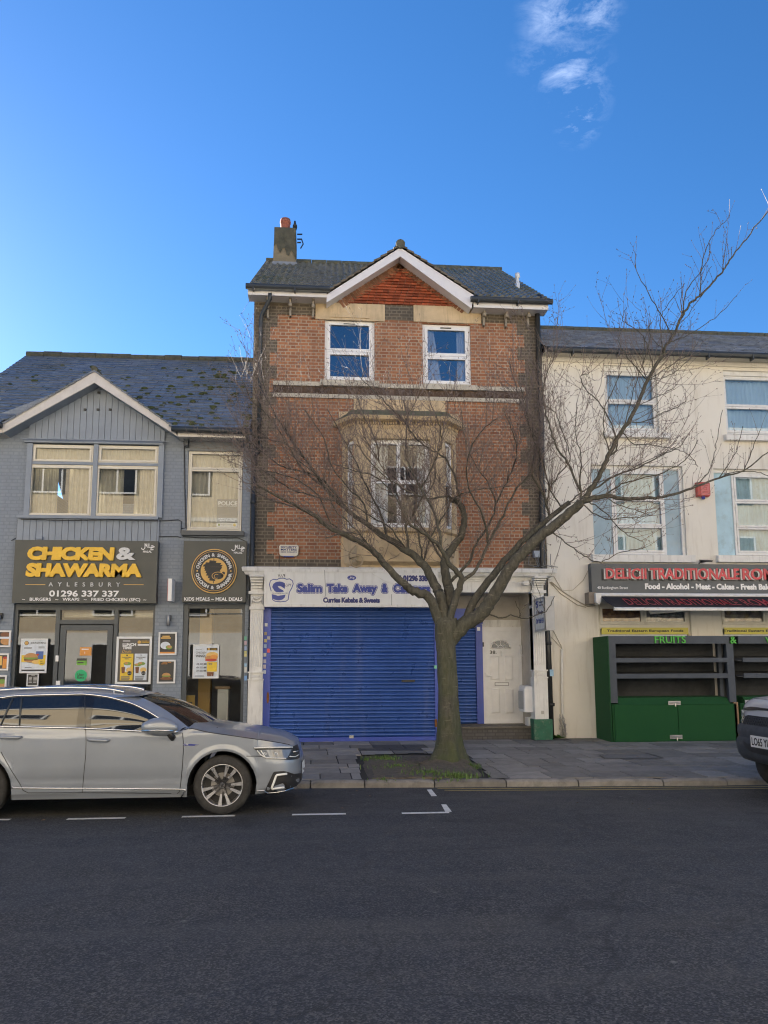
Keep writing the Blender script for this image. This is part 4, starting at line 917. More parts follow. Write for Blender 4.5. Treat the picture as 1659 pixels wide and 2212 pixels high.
# upper windows
YWN = W+.06
w1 = window(bh, wz1, YWN, [(0, 1, 0, .485), (0, 1, .485, 1)], .05, .07, M_white, M_glass_dark, .07)
w2 = window(bh, wz2, YWN, [(0, 1, 0, .485), (0, 1, .485, 1)], .05, .07, M_white, M_glass_dark, .07, curtain=[(.06, .26, .05, .95, .16), (.74, .97, .05, .95, 0)], cmat=M_wcurt)
for wn, q in ((w1, (1190, 240, 1332, 250)), (w2, None)):
    e = rect(zT, *q, YWN) if q else rect(zC, 1040, 625, 1096, 631, YWN); g = MB(); g.box(e[0], e[1], YWN-.022, YWN-.011, e[2], e[3]); obj('trickle_vent', g, M_black, wn)
for q in ((zT, (895, 950, 1640, 1020)), (zC, (930, 922, 1232, 948))):
    e = rect(q[0], *q[1], W-.1); g = MB(); g.prism([(e[0], e[2]), (e[1], e[2]), (e[1], e[3]), (e[0], e[3])], W-.12, W+.06); obj('window_sill', g, M_stone_w, bh)
# gable verge boards, roofs
YC = W-.34
M_verge = mat('white_verge_board', (.72, .72, .74), .5, .05, 5, dirt=(.5, .48, .46), dscale=5, damt=.3)
_, QL = barge(bh, zC, ((830, 210), (447, 455), (445, 497), (830, 256)), YC, M_verge, .04)
_, QR = barge(bh, zC, ((830, 210), (1213, 458), (1201, 528), (830, 256)), YC, M_verge, .04)
g = MB()
for P in (QL, QR): g.poly([(P[3][0], YC, P[3][1]+.03), (P[2][0], YC, P[2][1]+.03), (P[2][0], W, P[2][1]+.03), (P[3][0], W, P[3][1]+.03)])
obj('soffit', g, M_verge, bh)
M_frieze2 = mat('sooty_bracket', (.3, .27, .22), .85, .2, 6, dirt=(.1, .09, .08), dscale=6, damt=.7)
YE = W-.34
eL, eR = at(*zC(250, 445), YE), at(*zC(1390, 510), YE)
fl = [at(*zC(x, y), YE) for x, y in ((60, 435), (447, 458), (445, 480))]; fr_ = [at(*zC(x, y), YE) for x, y in ((1213, 500), (1572, 510), (1572, 524))]
g = MB(); g.box(bx0-.12, fl[1][0], YE-.02, YE, eL[1]-.07, eL[1]+.06); g.box(bx0-.12, fl[1][0], YE, W, eL[1]-.06, eL[1]-.04); obj('fascia_board', g, M_verge, bh); g = MB(); g.box(fr_[0][0], bx1+.12, YE-.02, YE, eR[1]-.07, eR[1]+.06); g.box(fr_[0][0], bx1+.12, YE, W, eR[1]-.06, eR[1]-.04); obj('fascia_board', g, M_verge, bh)
zev2 = (eL[1]+eR[1])/2+.06
rL, rR = at(575, 571, W+4), at(1083.5, 583, W+4)
zrd = (rL[1]+rR[1])/2
def pantile(parent, xa, xb, xar, xbr, Y0, Z0, Y1, Z1, m, hole, name='roof'):
    L_ = math.hypot(Y1-Y0, Z1-Z0); nr = round(L_/.3); g = MB(); ny, nz = -(Z1-Z0)/L_, (Y1-Y0)/L_; nc = 8
    n = round((xb-xa)/.165)
    for k in range(nr):
        a, b = k/nr, min(1, (k+1.08)/nr); xk0, xk1 = xa+(xar-xa)*a, xb+(xbr-xb)*a
        for j in range(n):
            u0, u1 = xk0+(xk1-xk0)*j/n, xk0+(xk1-xk0)*(j+1)/n; ya = Y0+(Y1-Y0)*a
            if hole(u0, u1, ya): continue
            li = .05+rng.uniform(-.004, .004); r = rng.random(); pr = []
            for i in range(nc+1):
                t_ = i/nc; h_ = .042*max(0, math.sin(math.pi*min(1, t_/.62)))**.7 if t_ < .62 else 0
                x = u0+(u1-u0)*t_
                pr.append(((x, ya+ny*(li+h_), Z0+(Z1-Z0)*a+nz*(li+h_)), (x, Y0+(Y1-Y0)*b+ny*(.02+h_), Z0+(Z1-Z0)*b+nz*(.02+h_)), (x, ya, Z0+(Z1-Z0)*a)))
            for p, q in zip(pr, pr[1:]): g.poly([p[0], q[0], q[1], p[1]], r); g.poly([p[2], q[2], q[0], p[0]], r*.5)
    return obj(name, g, m, parent)
M_pan = slate_mat('concrete_pantile', (.085, .095, .095), (.17, .175, .165), (.05, .07, .03), .75)
gQ = [at(*zC(*p), YC) for p in ((830, 200), (450, 440), (1213, 450))]
def hole2(u, v, y): return y < W+.2 and tri_z(gQ, (u+v)/2) > zev2+(zrd-zev2)*(y-YE+.1)/(W+4-YE+.1)+.05
r2 = pantile(bh, bx0-.14, bx1+.14, rL[0], rR[0], YE-.1, zev2, W+4, zrd, M_pan, hole2)
g = MB(); g.poly([(bx0-.1, W+.25, zev2+.33), (bx1+.1, W+.25, zev2+.33), (bx1, W+4, zrd-.05), (bx0, W+4, zrd-.05)]); g.poly([(bx0, W+8.5, zev2), (bx1, W+8.5, zev2), (bx1, W+4, zrd-.05), (bx0, W+4, zrd-.05)])
g.poly([(bx0-.1, YE, zev2-.02), (gQ[1][0], YE, zev2-.02), (gQ[1][0], W+.3, zev2+.37), (bx0-.1, W+.3, zev2+.37)]); g.poly([(gQ[2][0], YE, zev2-.02), (bx1+.1, YE, zev2-.02), (bx1+.1, W+.3, zev2+.37), (gQ[2][0], W+.3, zev2+.37)]); obj('underlay', g, M_dark, r2)
g = MB(); x = rL[0]
while x < rR[0]:
    u = min(x+.42, rR[0]); g.tube([(x, W+4, zrd+.03), (u-.008, W+4, zrd+.036)], .1, 8); x = u
obj('ridge_tiles', g, MATS['old_ridge_tile'], r2)
M_pan2 = mat('verge_tile', (.12, .1, .075), .8, .25, 8, rnd=.3, dirt=(.16, .14, .06), dscale=5, damt=.6)
for e in (gQ[1], gQ[2]):
    g = MB(); n = 11; A, B = gQ[0], e
    for k in range(n):
        a, b = k/n, (k+1.05)/n
        pa, pb = (A[0]+(B[0]-A[0])*a, A[1]+(B[1]-A[1])*a+.01), (A[0]+(B[0]-A[0])*b, A[1]+(B[1]-A[1])*b+.045)
        for j in range(11):
            y0 = YC-.08+j*.31; r = rng.random(); y1 = y0+.303
            g.poly([(pa[0], y0, pa[1]), (pb[0], y0, pb[1]), (pb[0], y1, pb[1]), (pa[0], y1, pa[1])], r); g.poly([(pa[0], y0, pa[1]-.05), (pb[0], y0, pb[1]-.05), (pb[0], y0, pb[1]), (pa[0], y0, pa[1])], r)
            g.poly([(pb[0], y0, pb[1]-.05), (pb[0], y1, pb[1]-.05), (pb[0], y1, pb[1]), (pb[0], y0, pb[1])], r)
    obj('gable_roof', g, M_pan2, bh)
g = MB()
for j in range(8):
    y0 = YC-.1+j*.42; g.tube([(gQ[0][0], y0, gQ[0][1]+.02), (gQ[0][0], y0+.41, gQ[0][1]+.026)], .105, 10)
obj('ridge_tiles', g, MATS['old_ridge_tile'], bh)
# gutters, downpipes, eaves brackets, flue
for x0, x1, z in ((bx0-.16, gQ[1][0]+.05, eL[1]+.09), (gQ[2][0]-.08, bx1+.2, eR[1]+.09)):
    g = MB(); g.tube([(x0, YE-.09, z), (x1, YE-.09, z)], .065, 10)
    k = x0+.15
    while k < x1: g.box(k, k+.03, YE-.16, YE-.02, z-.1, z); k += .9
    obj('gutter', g, M_gutter, bh)
def pts(z, L_, Y): return [a3(*z(*p), Y) for p in L_]
g = MB(); xp = at(*zT(145, 500), W-.08)[0]
p0 = pts(zS, ((262, 1380),), YE-.06)[0]; g.tube([p0, p0+Vector((0, .04, -.12)), Vector((xp+.02, W-.1, p0.z-.38)), Vector((xp, W-.08, p0.z-.55)), Vector((xp, W-.08, at(*zA(1570, 740), W)[1]+.05))], .042, 8)
for z in (8.5, 7.0): g.tube([(xp, W-.08, z), (xp, W-.08, z+.05)], .055, 8)
obj('downpipe', g, M_pipe, bh, True)
g = MB(); q0, q1 = a3(*zC(1545, 500), W-.1), a3(*zI(900, 300), W-.35); q2, q3 = a3(*zI(925, 1000), W-.2), a3(*zI(965, 2085), W-.2)
g.tube([q0+Vector((0, -.2, .1)), q0, Vector((q0.x+.02, W-.1, 7)), Vector((q1.x-.02, W-.1, q1.z+.6)), Vector((q1.x, W-.1, q1.z)), Vector((q2.x, W-.1, q2.z)), Vector((q3.x, W-.1, .16))], .06, 10)
for z in (q2.z, q2.z-1.3, 5.5, 7.5): g.tube([(q2.x+(.03 if z < 2 else 0), W-.1, z), (q2.x+(.03 if z < 2 else 0), W-.1, z+.07)], .075, 10)
dpr = obj('downpipe', g, M_black, bh, True)
p = a3(*zI(950, 1325), W-.17); g = MB(); g.box(p.x-.04, p.x+.04, W-.18, W-.165, p.z-.07, p.z+.07); o = obj('sticker', g, MATS['post_sticker_5']); tag(o, 'sky blue sticker on the black downpipe right of the white pilaster', 'sticker')
for z, u, y0, y1 in ((zC, 140, 480, 525), (zC, 257, 470, 535), (zC, 376, 478, 545), (zC, 1267, 522, 585), (zC, 1382, 528, 582), (zC, 1497, 528, 572)):
    e = rect(z, u-6, y0, u+6, y1, W-.1); g = MB(); xm = (e[0]+e[1])/2; a, b = xm-.03, xm+.03
    g.box(a, b, W-.27, W, e[3]-.07, e[3]+.06); g.box(a+.01, b-.01, W-.2, W, e[3]-.22, e[3]-.07); g.box(a+.01, b-.01, W-.12, W, e[3]-.42, e[3]-.22); g.lathe((xm, W-.2, e[3]-.2), [(.04, -.035), (.04, .035)], 10, 'x')
    obj('eaves_bracket', g, M_frieze2, bh)
p = a3(1118.8, 634, W+.9); pt = at(1119, 591, W+.9)[1]; g = MB(); g.lathe((p.x, W+.9, p.z-.1), [(.055, 0), (.055, pt-p.z-.15), (.04, pt-p.z-.14), (.04, pt-p.z-.02), (.06, pt-p.z), (.06, pt-p.z+.1)], 12); obj('flue_pipe', g, M_wpaint, bh, True)
# chimney
c0, c1 = rect(zS, 308, 880, 690, 960, W+3.5), rect(zS, 345, 330, 700, 480, W+3.5); dpt = 1.0
M_rend = mat('chimney_render', (.25, .2, .125), .9, .2, 2.5, bmp=.3, dirt=(.09, .08, .055), dscale=1.6, damt=.6)
xm = (c0[0]+c0[1])/2; hw = (c0[1]-c0[0])/2
g = MB(); zt = c1[3]; lv = []
for z, k in ((c0[2]-1.2, 1.), (c0[3], .99), (zt-.5, .95), (zt, .9)): lv.append([(xm-hw*k, W+3.5, z), (xm+hw*k, W+3.5, z), (xm+hw*k, W+3.5+dpt, z), (xm-hw*k, W+3.5+dpt, z)])
g.loft(lv); chm = obj('chimney', g, M_rend, bh)
M_cap = mat('bare_chimney_brick', (.1, .09, .06), .95, .3, 5, bmp=.6, bscale=18, dirt=(.05, .06, .03), dscale=4, damt=.6)
g = MB(); rows = []
n = 10; k = .915
top = [(xm-hw*k+2*hw*k*i/n, zt+.01) for i in range(n+1)]; bot = [(xm-hw*k*1.02+2*hw*k*1.02*i/n, zt-.55-.25*i/n+.12*math.sin(i*1.7)) for i in range(n+1)]
for i in range(n): g.poly([(bot[i][0], W+3.475, bot[i][1]), (bot[i+1][0], W+3.475, bot[i+1][1]), (top[i+1][0], W+3.5-.035, top[i+1][1]), (top[i][0], W+3.465, top[i][1])])
g.poly([(top[-1][0], W+3.465, zt+.01), (bot[-1][0]+.01, W+3.475, bot[-1][1]), (bot[-1][0]+.01, W+3.5+dpt, bot[-1][1]), (top[-1][0]+.01, W+3.5+dpt, zt+.01)])
g.poly([(top[0][0], W+3.465, zt+.01), (top[-1][0]+.01, W+3.465, zt+.01), (top[-1][0]+.01, W+3.5+dpt, zt+.012), (top[0][0], W+3.5+dpt, zt+.012)])
obj('chimney_top', g, M_cap, chm)
g = MB(); zfl = c0[3]; g.box(xm-hw-.02, xm+hw+.02, W+3.46, W+3.5+dpt+.03, zfl-.3, zfl); obj('flashing', g, M_lead, chm)
pq = rect(zS, 468, 165, 640, 325, W+3.9); pxm = (pq[0]+pq[1])/2-.07; pr_ = (pq[1]-pq[0])/2
g = MB(); h = pq[3]-zt+.02; g.lathe((pxm, W+3.95, zt-.02), [(pr_*.98, 0), (pr_*.9, h*.5), (pr_*.92, h*.72), (pr_*1.03, h*.76), (pr_*1.03, h*.86), (pr_*.95, h*.9), (pr_*.93, h*.97), (pr_*.7, h)], 18); obj('chimney_pot', g, mat('terracotta_pot', (.33, .1, .055), .8, .15, 6, dirt=(.12, .1, .08), dscale=5, damt=.5), chm, True)
g = MB()
for zz, x in ((425, 790), (505, 785), (560, 768)):
    p = a3(*zS(705, zz), W+3.6); q = a3(*zS(x, zz), W+3.6); g.tube([p, q], .022, 6)
p = a3(*zS(775, 500), W+3.6); g.tube([p, p+Vector((.05, 0, -.15)), p+Vector((-.02, 0, -.28))], .018, 5); obj('aerial_bracket', g, M_black, chm)
# crow
p = a3(*zS(683, 342), W+3.62); p.x = min(p.x, xm+hw*.9-.02); M_crow = mat('black_feather', (.012, .012, .014), .5, .2)
crow = thing('crow', 'black crow perched on the chimney beside the red pot', 'bird', (p.x, p.y, zt+.01)); z = zt+.01
g = MB()
def path_ell(rows): g.loft([[(cx+rx*math.cos(a*.524), cy+ry*math.sin(a*.524), cz) for a in range(12)] for cx, cy, cz, rx, ry in rows])
path_ell([(p.x-.01, p.y+.1, z+.08, .02, .02), (p.x-.01, p.y+.07, z+.14, .07, .06), (p.x, p.y+.02, z+.22, .095, .085), (p.x, p.y-.02, z+.3, .085, .085), (p.x, p.y-.04, z+.37, .06, .065), (p.x, p.y-.05, z+.42, .05, .055), (p.x, p.y-.06, z+.47, .045, .052), (p.x, p.y-.06, z+.5, .025, .03)])
obj('body', g, M_crow, crow, True)
g = MB(); g.loft([[(p.x+a*.018, p.y-.1, z+.465+b*.014) for a, b in ((-1, -1), (1, -1), (1, 1), (-1, 1))], [(p.x+a*.003, p.y-.19, z+.445+b*.003) for a, b in ((-1, -1), (1, -1), (1, 1), (-1, 1))]]); obj('beak', g, M_black, crow)
g = MB(); g.loft([[(p.x-.05+a*.035, p.y+.06, z+.16+b*.012) for a, b in ((-1, -1), (1, -1), (1, 1), (-1, 1))], [(p.x-.08+a*.05, p.y+.16, z+.06+b*.008) for a, b in ((-1, -1), (1, -1), (1, 1), (-1, 1))]]); obj('tail', g, M_crow, crow)
for s in (-1, 1):
    g = MB(); g.tube([(p.x+s*.04, p.y+.01, z+.15), (p.x+s*.045, p.y-.005, z+.06), (p.x+s*.045, p.y, z+.0)], [.016, .009, .008], 6); g.tube([(p.x+s*.045, p.y+.03, z+.004), (p.x+s*.045, p.y-.05, z+.004)], .007, 5); obj('leg', g, M_black, crow)
    g = MB(); g.loft([[(p.x+s*(.085+b*.02), p.y+.0+a*.06, z+.31) for a, b in ((-1, 0), (0, 1), (1, 0), (0, -1))], [(p.x+s*(.095+b*.02), p.y+.05+a*.07, z+.22) for a, b in ((-1, 0), (0, 1), (1, 0), (0, -1))], [(p.x+s*(.06+b*.012), p.y+.13+a*.02, z+.1) for a, b in ((-1, 0), (0, 1), (1, 0), (0, -1))]]); obj('wing', g, M_crow, crow, True)
crow.scale = (.55, .55, .55)
# ---- bay window
BD = .5; f0, f1 = at(*zU(770, 1050), W-BD)[0], at(*zU(957, 1050), W-BD)[0]; a0, a1 = at(739, 1050, W)[0], at(986, 1050, W)[0]
def Zb(z, y, x=860): return at(*z((x-702.2)/.1918, y), W-BD)[1]
def plan(e, dd=0): return [(a0-e, W+.05), (a0-e, W-.04-max(e, 0)*.4), (f0-e*.45, W-BD-e+dd), (f1+e*.45, W-BD-e+dd), (a1+e, W-.04-max(e, 0)*.4), (a1+e, W+.05)]
def lofted(name, lv, m, parent): g = MB(); g.loft([[(x, y, z) for x, y in plan(e, dd)] for z, e, dd in lv]); return obj(name, g, m, parent)
zs0, zs1 = Zb(zO, 680), Zb(zO, 622); zh = Zb(zP, 478); zc0, zc1 = Zb(zP, 350), Zb(zP, 290)
bay = obj('bay_window', (lambda g: (g.loft([[(x, y, z) for x, y in plan(e, dd)] for z, e, dd in ((zf-.02, -.1, .14), (zf+.05, -.1, .14), (zf+.12, -.04, .05), (zs0, -.02, 0))]), g)[1])(MB()), M_stone, bh)
bay_w = obj('bay_base', (lambda g: (g.box(a0-.02, a1+.02, W-.012, W+.02, zf, zs0), g)[1])(MB()), M_stone, bay)
lofted('sill', [(zs0, .0, 0), (zs0+.03, .07, 0), (zs1-.02, .08, 0), (zs1, .05, 0)], M_stone, bay)
lofted('head', [(zh, 0, 0), (zh+.05, .02, 0), (zh+.06, 0, 0), (zc0-.05, .0, 0), (zc0, .03, 0), (zc0+.04, .05, 0)], M_stone, bay)
lofted('cornice', [(zc0+.09, .05, 0), (zc1-.02, .13, 0), (zc1, .2, 0), (zc1+.07, .24, 0), (zc1+.08, .2, 0)], M_stone, bay)
zt1 = Zb(zP, 95)
M_moss = mat('mossy_stone', (.13, .13, .085), .95, .25, 5, bmp=.5, bscale=30, dirt=(.1, .14, .03), dscale=3, damt=.8)
hr = zt1-zc1-.08
lofted('bay_roof', [(zc1+.08, .2, 0), (zc1+.08+hr*.28, .12, 0), (zc1+.08+hr*.285, .07, 0), (zc1+.08+hr*.6, -.02, 0), (zc1+.08+hr*.61, -.06, .03), (zc1+.08+hr*.9, -.14, .2), (zt1+.02, -.2, .3)], M_moss, bay)
e = rect(zP, 320, 60, 1352, 180, W); g = MB(); g.box(e[0], e[1], W-.04, W+.02, e[2]-.1, zb[0]); obj('bay_back', g, M_stone, bay)
e = rect(zP, 180, 185, 320, 330, W); g = MB(); g.box(e[0]-.05, e[0]+.5, W-.035, W+.02, e[2], e[3]); obj('bay_shoulder', g, M_stone, bay); g = MB(); q = rect(zP, 1360, 210, 1500, 350, W); g.box(q[0]-.3, q[1], W-.035, W+.02, q[2], q[3]); obj('bay_shoulder', g, M_stone, bay)
# dentils along the front and cants
g = MB(); n = 34
for k in range(n):
    x = f0+(f1-f0)*(k+.5)/n; g.box(x-.013, x+.013, W-BD-.085, W-BD-.03, zc0+.035, zc0+.09)
for A, B in (((a0, W-.04), (f0, W-BD)), ((f1, W-BD), (a1, W-.04))):
    for k in range(12):
        u = (k+.5)/12; x, y = A[0]+(B[0]-A[0])*u, A[1]+(B[1]-A[1])*u; s = -1 if A[0] < f0 else 1; g.box(x-.012+s*.04, x+.012+s*.04, y-.05, y+.0, zc0+.035, zc0+.09)
obj('dentils', g, M_stone, bay)
# piers and glazing in each plane of the bay
def frame_of(A, B):
    u = Vector((B[0]-A[0], B[1]-A[1], 0)); L_ = u.length; u /= L_; nn = Vector((-u.y, u.x, 0))
    return L_, (lambda p: Vector((A[0], A[1], 0))+u*p.x+nn*p.y+Vector((0, 0, p.z)))
wf0, wf1 = at(*zO(515, 400), W-BD)[0], at(*zO(1192, 400), W-BD)[0]
L_, xf = frame_of((f0, W-BD), (f1, W-BD)); pa, pb = wf0-f0, wf1-f0
g = MB(xf); g.box(0, pa, 0, .22, zs1-.01, zh+.01); g.box(.02, pa-.03, -.02, .0, zs1, zs1+.2); g.box(.02, pa-.03, -.02, 0, zh-.16, zh); obj('pier', g, M_stone, bay); g = MB(xf); g.box(pb, L_, 0, .22, zs1-.01, zh+.01); g.box(pb+.03, L_-.02, -.02, 0, zs1, zs1+.2); g.box(pb+.03, L_-.02, -.02, 0, zh-.16, zh); obj('pier', g, M_stone, bay)
window(bay, (pa, pb, zs1+.02, zh), .12, [(0, .47, 0, .52), (0, .47, .52, 1), (.47, 1, 0, .52), (.47, 1, .52, 1)],   .06, .035, M_white, M_glass_bay, .07, xf, [(.0, .3, 0, 1, 0), (.8, 1, 0, 1, 0)], M_wcurt, name='sash_window')
for A, B in (((a0, W-.04), (f0, W-BD)), ((f1, W-BD), (a1, W-.04))):
    L_, xf = frame_of(A, B); g = MB(xf); g.box(0, L_*.2, 0, .15, zs1-.01, zh+.01); obj('pier', g, M_stone, bay); g = MB(xf); g.box(L_*.8, L_-.002, 0, .15, zs1-.01, zh+.01); obj('pier', g, M_stone, bay)
    window(bay, (L_*.2, L_*.8, zs1+.02, zh), .07, [(0, 1, 0, .52), (0, 1, .52, 1)], .04, .03, M_white, M_glass_bay, .07, xf, [(0, .4, 0, 1, 0)], M_net, name='sash_window')
# date and scrolls carved on the base
YB2 = W-BD+.01; M_carve = mat('carved_stone', (.44, .34, .21), .85, .15, 6, dirt=(.16, .12, .08), dscale=4, damt=.5)
for s, q in (('18', (558, 838, 665, 918)), ('C', (722, 790, 835, 950)), ('S', (925, 795, 1018, 910)), ('87', (1056, 838, 1168, 922))): ptext(s, zO, *q, YB2-.02, M_carve, bay, name='date_carving', ext=.03, off=-.005)
for sx, (u, v) in ((1, (338, 1000)), (-1, (1390, 985))):
    c_ = a3(*zO(u, v), YB2-.02); sp = [(c_.x+sx*(.015+.0115*k*1.1)*math.cos(k*.55), c_.z+(.015+.0115*k*1.1)*math.sin(k*.55)) for k in range(14)]
    sp += [(c_.x-sx*.12, c_.z+.05), (c_.x-sx*.13, c_.z+.14), (c_.x-sx*.08, c_.z+.24), (c_.x+sx*.02, c_.z+.34)]
    g = MB(); g.tube([(x, YB2-.015, z) for x, z in sp], .017, 6); obj('scroll', g, M_carve, bay, True)
# ---- shop surround
YPF = W-.2
q = rect(zD, 31, 968, 1618, 990, YPF-.1)
zc_b = at(*zE(800, 58), YPF-.1)[1]
g = MB(); g.loft([[(bx0-.06, W+.02, z), (bx0-.06-e, W-.28-e, z), (bx1+.06+e, W-.28-e, z), (bx1+.06, W+.02, z)] for z, e in ((zf-.16, 0), (zf-.1, .03), (zf-.09, .06), (zf-.02, .07), (zf, .05), (zf+.03, -.2))])
obj('shop_cornice', g, M_wpaint, bh)
zfb = at(*zI(500, 388), YPF)[1]
g = MB(); g.box(bx0+.28, bx1-.28, W-.12, W+.1, zfb, zf-.15); obj('fascia', g, M_wpaint, bh)
xs1 = at(946, 1270, W-.3)[0]
g = MB()
for k, y in enumerate((180, 200, 222, 245)):
    z = at(*zI(500, y), W-.2)[1]; g.box(xs1+.02, bx1-.3, W-.24+k*.03, W-.1, z-.035, z+.03)
obj('fascia_moulding', g, M_wpaint, bh)
def pilaster(z, xa, xb, yb, yfl0, yfl1, green):
    a, b = at(*z(xa, yfl1), YPF)[0], at(*z(xb, yfl1), YPF)[0]
    zb0 = PAVE_Z-.02; z1 = at(*z((xa+xb)/2, yfl1), YPF)[1]; z2 = at(*z((xa+xb)/2, yfl0), YPF)[1]
    g = MB(); zg = at(*z((xa+xb)/2, green), YPF)[1] if green else zb0
    g.box(a-.02, b+.02, YPF-.02, W+.06, zg, z1-.16); g.box(a, b, YPF, W+.06, z1, zf-.16)
    n = 5; wd = (b-a)/(n+.6)
    for k in range(n): x = a+wd*(k+.3)+wd*.22; g.lathe((x+wd*.28, YPF, 0), [(wd*.26, z1+.12), (wd*.26, z2-.1)], 8)
    g.box(a-.03, b+.03, YPF-.04, W, z1-.16, z1-.13); g.box(a-.03, b+.03, YPF-.04, W, z1-.01, z1+.02); g.box(a-.01, b+.01, YPF-.015, W, z1-.13, z1-.01)
    o = obj('pilaster', g, M_wpaint, bh)
    g = MB()
    for k in range(4): g.lathe((a+(b-a)*(k+.5)/4, YPF-.015, z1-.07), [(.033, -.02), (.033, 0)], 12, 'y')
    obj('rosette', g, M_wpaint, o)
    g = MB(); zz = z2
    g.box(a-.02, b+.02, YPF-.03, W, zz-.02, zz+.04); g.box(a-.04, b+.04, YPF-.06, W, zz+.3, zz+.36)
    zt_ = zf-.17; h = zt_-(zz+.42)
    for k in range(5): g.box(a+.02-.008*k, b-.02+.008*k, YPF-.07-.05*k, W, zz+.42+h*k/5, zz+.42+h*(k+.75)/5)
    g.box(a+.03, b-.03, YPF-.03, W, zz+.36, zt_)
    obj('console_bracket', g, M_wpaint, o)
    g = MB(); cx = (a+b)/2; zz += .17
    g.tube([(cx-.1, YPF-.02, zz+.08), (cx-.07, YPF-.03, zz-.01), (cx, YPF-.035, zz-.05), (cx+.07, YPF-.03, zz-.01), (cx+.1, YPF-.02, zz+.08)], .016, 6); g.tube([(cx-.1, YPF-.02, zz+.08), (cx, YPF-.03, zz+.03), (cx+.1, YPF-.02, zz+.08)], .02, 6); g.tube([(cx-.1, YPF-.02, zz+.09), (cx-.11, YPF-.02, zz-.07)], .018, 6); g.tube([(cx+.1, YPF-.02, zz+.09), (cx+.11, YPF-.02, zz-.07)], .018, 6)
    obj('swag', g, M_wpaint, o, True)
    if green:
        g = MB(); g.box(a-.06, b+.08, YPF-.08, W+.06, zb0, zg); obj('plinth', g, mat('green_plinth_paint', (.02, .12, .07), .6, .2, 6, dirt=(.3, .28, .22), dscale=7, damt=.6), o)
    return a, b
plr = pilaster(zI, 750, 886, 0, 560, 1300, 1862)
pll = pilaster(zE, 40, 105, 0, 250, 572, None)
# main roller shutter
M_shut = mat('blue_shutter', (.03, .09, .33), .3, .16, 1.1, metal=.3, spec=.6, dirt=(.1, .14, .33), dscale=1.0, damt=.6, streak=True)
YSH = W-.02
sa, sb = at(*zE(148, 500), YSH)[0], at(*zE(970, 500), YSH)[0]; szt = at(*zE(560, 240), YSH)[1]+.1; szb = PAVE_Z+.0
def corrug(name, x0, x1, z0, z1, Y, m, parent, pitch=.076):
    g = MB(); n = int((z1-z0)/pitch); prof = []
    for k in range(n):
        for j, (dz, dy) in enumerate(((0, .012), (.12, .004), (.3, -.008), (.55, -.013), (.8, -.007), (.94, .006))): prof.append((z0+pitch*(k+dz), Y+dy))
    prof.append((z0+pitch*n, Y+.012)); i = [(g.p((x0, y, z)), g.p((x1, y, z))) for z, y in prof]
    for a, b in zip(i, i[1:]): g.f.append([a[0], a[1], b[1], b[0]])
    return obj(name, g, m, parent, True)
sh1 = corrug('roller_shutter', sa, sb, szb+.08, szt, YSH, M_shut, bh)
M_shf = mat('blue_shutter_frame', (.045, .085, .42), .4, .12, 3, dirt=(.05, .05, .12), dscale=3, damt=.4)
g = MB(); g.box(sa, sb, YSH-.02, YSH+.02, szb-.01, szb+.08); obj('bottom_bar', g, M_shf, sh1)
ga, gb_ = at(*zE(103, 500), YSH)[0], at(*zE(990, 500), YSH)[0]
for a, b in ((ga, sa), (sb, gb_)): g = MB(); g.box(a, b, YSH-.05, YSH+.06, szb-.01, szt); obj('guide_rail', g, M_shf, sh1)
q = rect(zE, 805, 608, 872, 619, YSH); g = MB(); g.box(q[0], q[1], YSH-.022, YSH-.012, q[2], q[3]); obj('letter_slot', g, M_black, sh1)
q = rect(zE, 543, 892, 564, 906, YSH); g = MB(); g.box(q[0], q[1], YSH-.03, YSH-.02, q[2]+.02, q[3]+.02); obj('lock', g, mat('grey_metal2', (.45, .45, .43), .4, .1, metal=.5), sh1)
M_rust = mat('rust', (.2, .08, .02), .9, .3, 10)
q = rect(zE, 127, 668, 140, 728, YSH-.05); g = MB(); g.disc((q[0]+q[1])/2, (q[2]+q[3])/2, YSH-.053, (q[1]-q[0])/2, 14, (q[3]-q[2])/2); obj('rust_patch', g, M_rust, sh1)
q = rect(zE, 972, 806, 984, 846, YSH-.05); g = MB(); g.box(q[0], q[1], YSH-.054, YSH-.05, q[2], q[3]); obj('rust_patch', g, M_rust, sh1)
for k, (x, y0, y1, nm, c) in enumerate(((125, 324, 340, 'white sticker near the top', (.65, .67, .66)), (122, 368, 384, 'brown sticker', (.4, .32, .18)), (137, 390, 406, 'grey sticker', (.4, .4, .38)), (122, 404, 420, 'yellow sticker', (.6, .52, .22)), (120, 430, 448, 'pale blue sticker', (.3, .42, .55)), (136, 452, 472, 'bright red sticker', (.7, .1, .1)), (119, 474, 492, 'cream sticker', (.6, .58, .5)), (118, 506, 524, 'lilac sticker', (.5, .48, .55)), (117, 532, 552, 'pinkish sticker', (.55, .48, .5)), (117, 560, 578, 'lowest white sticker', (.6, .65, .7)))):
    q = rect(zE, x-7, y0, x+7, y1, YSH-.05); g = MB(); g.box(q[0], q[1], YSH-.054, YSH-.049, q[2], q[3]); o = obj('sticker', g, col('rail_sticker_%d' % k, c)); tag(o, nm+' on the left blue shutter rail', 'sticker', 'stickers on the left shutter rail')
q = rect(zE, 968, 536, 982, 552, YSH-.05); g = MB(); g.box(q[0], q[1], YSH-.054, YSH-.049, q[2], q[3]); o = obj('sticker', g, col('mint_sticker', (.2, .6, .35))); tag(o, 'mint green sticker on the shutter rail left of the tree trunk', 'sticker')
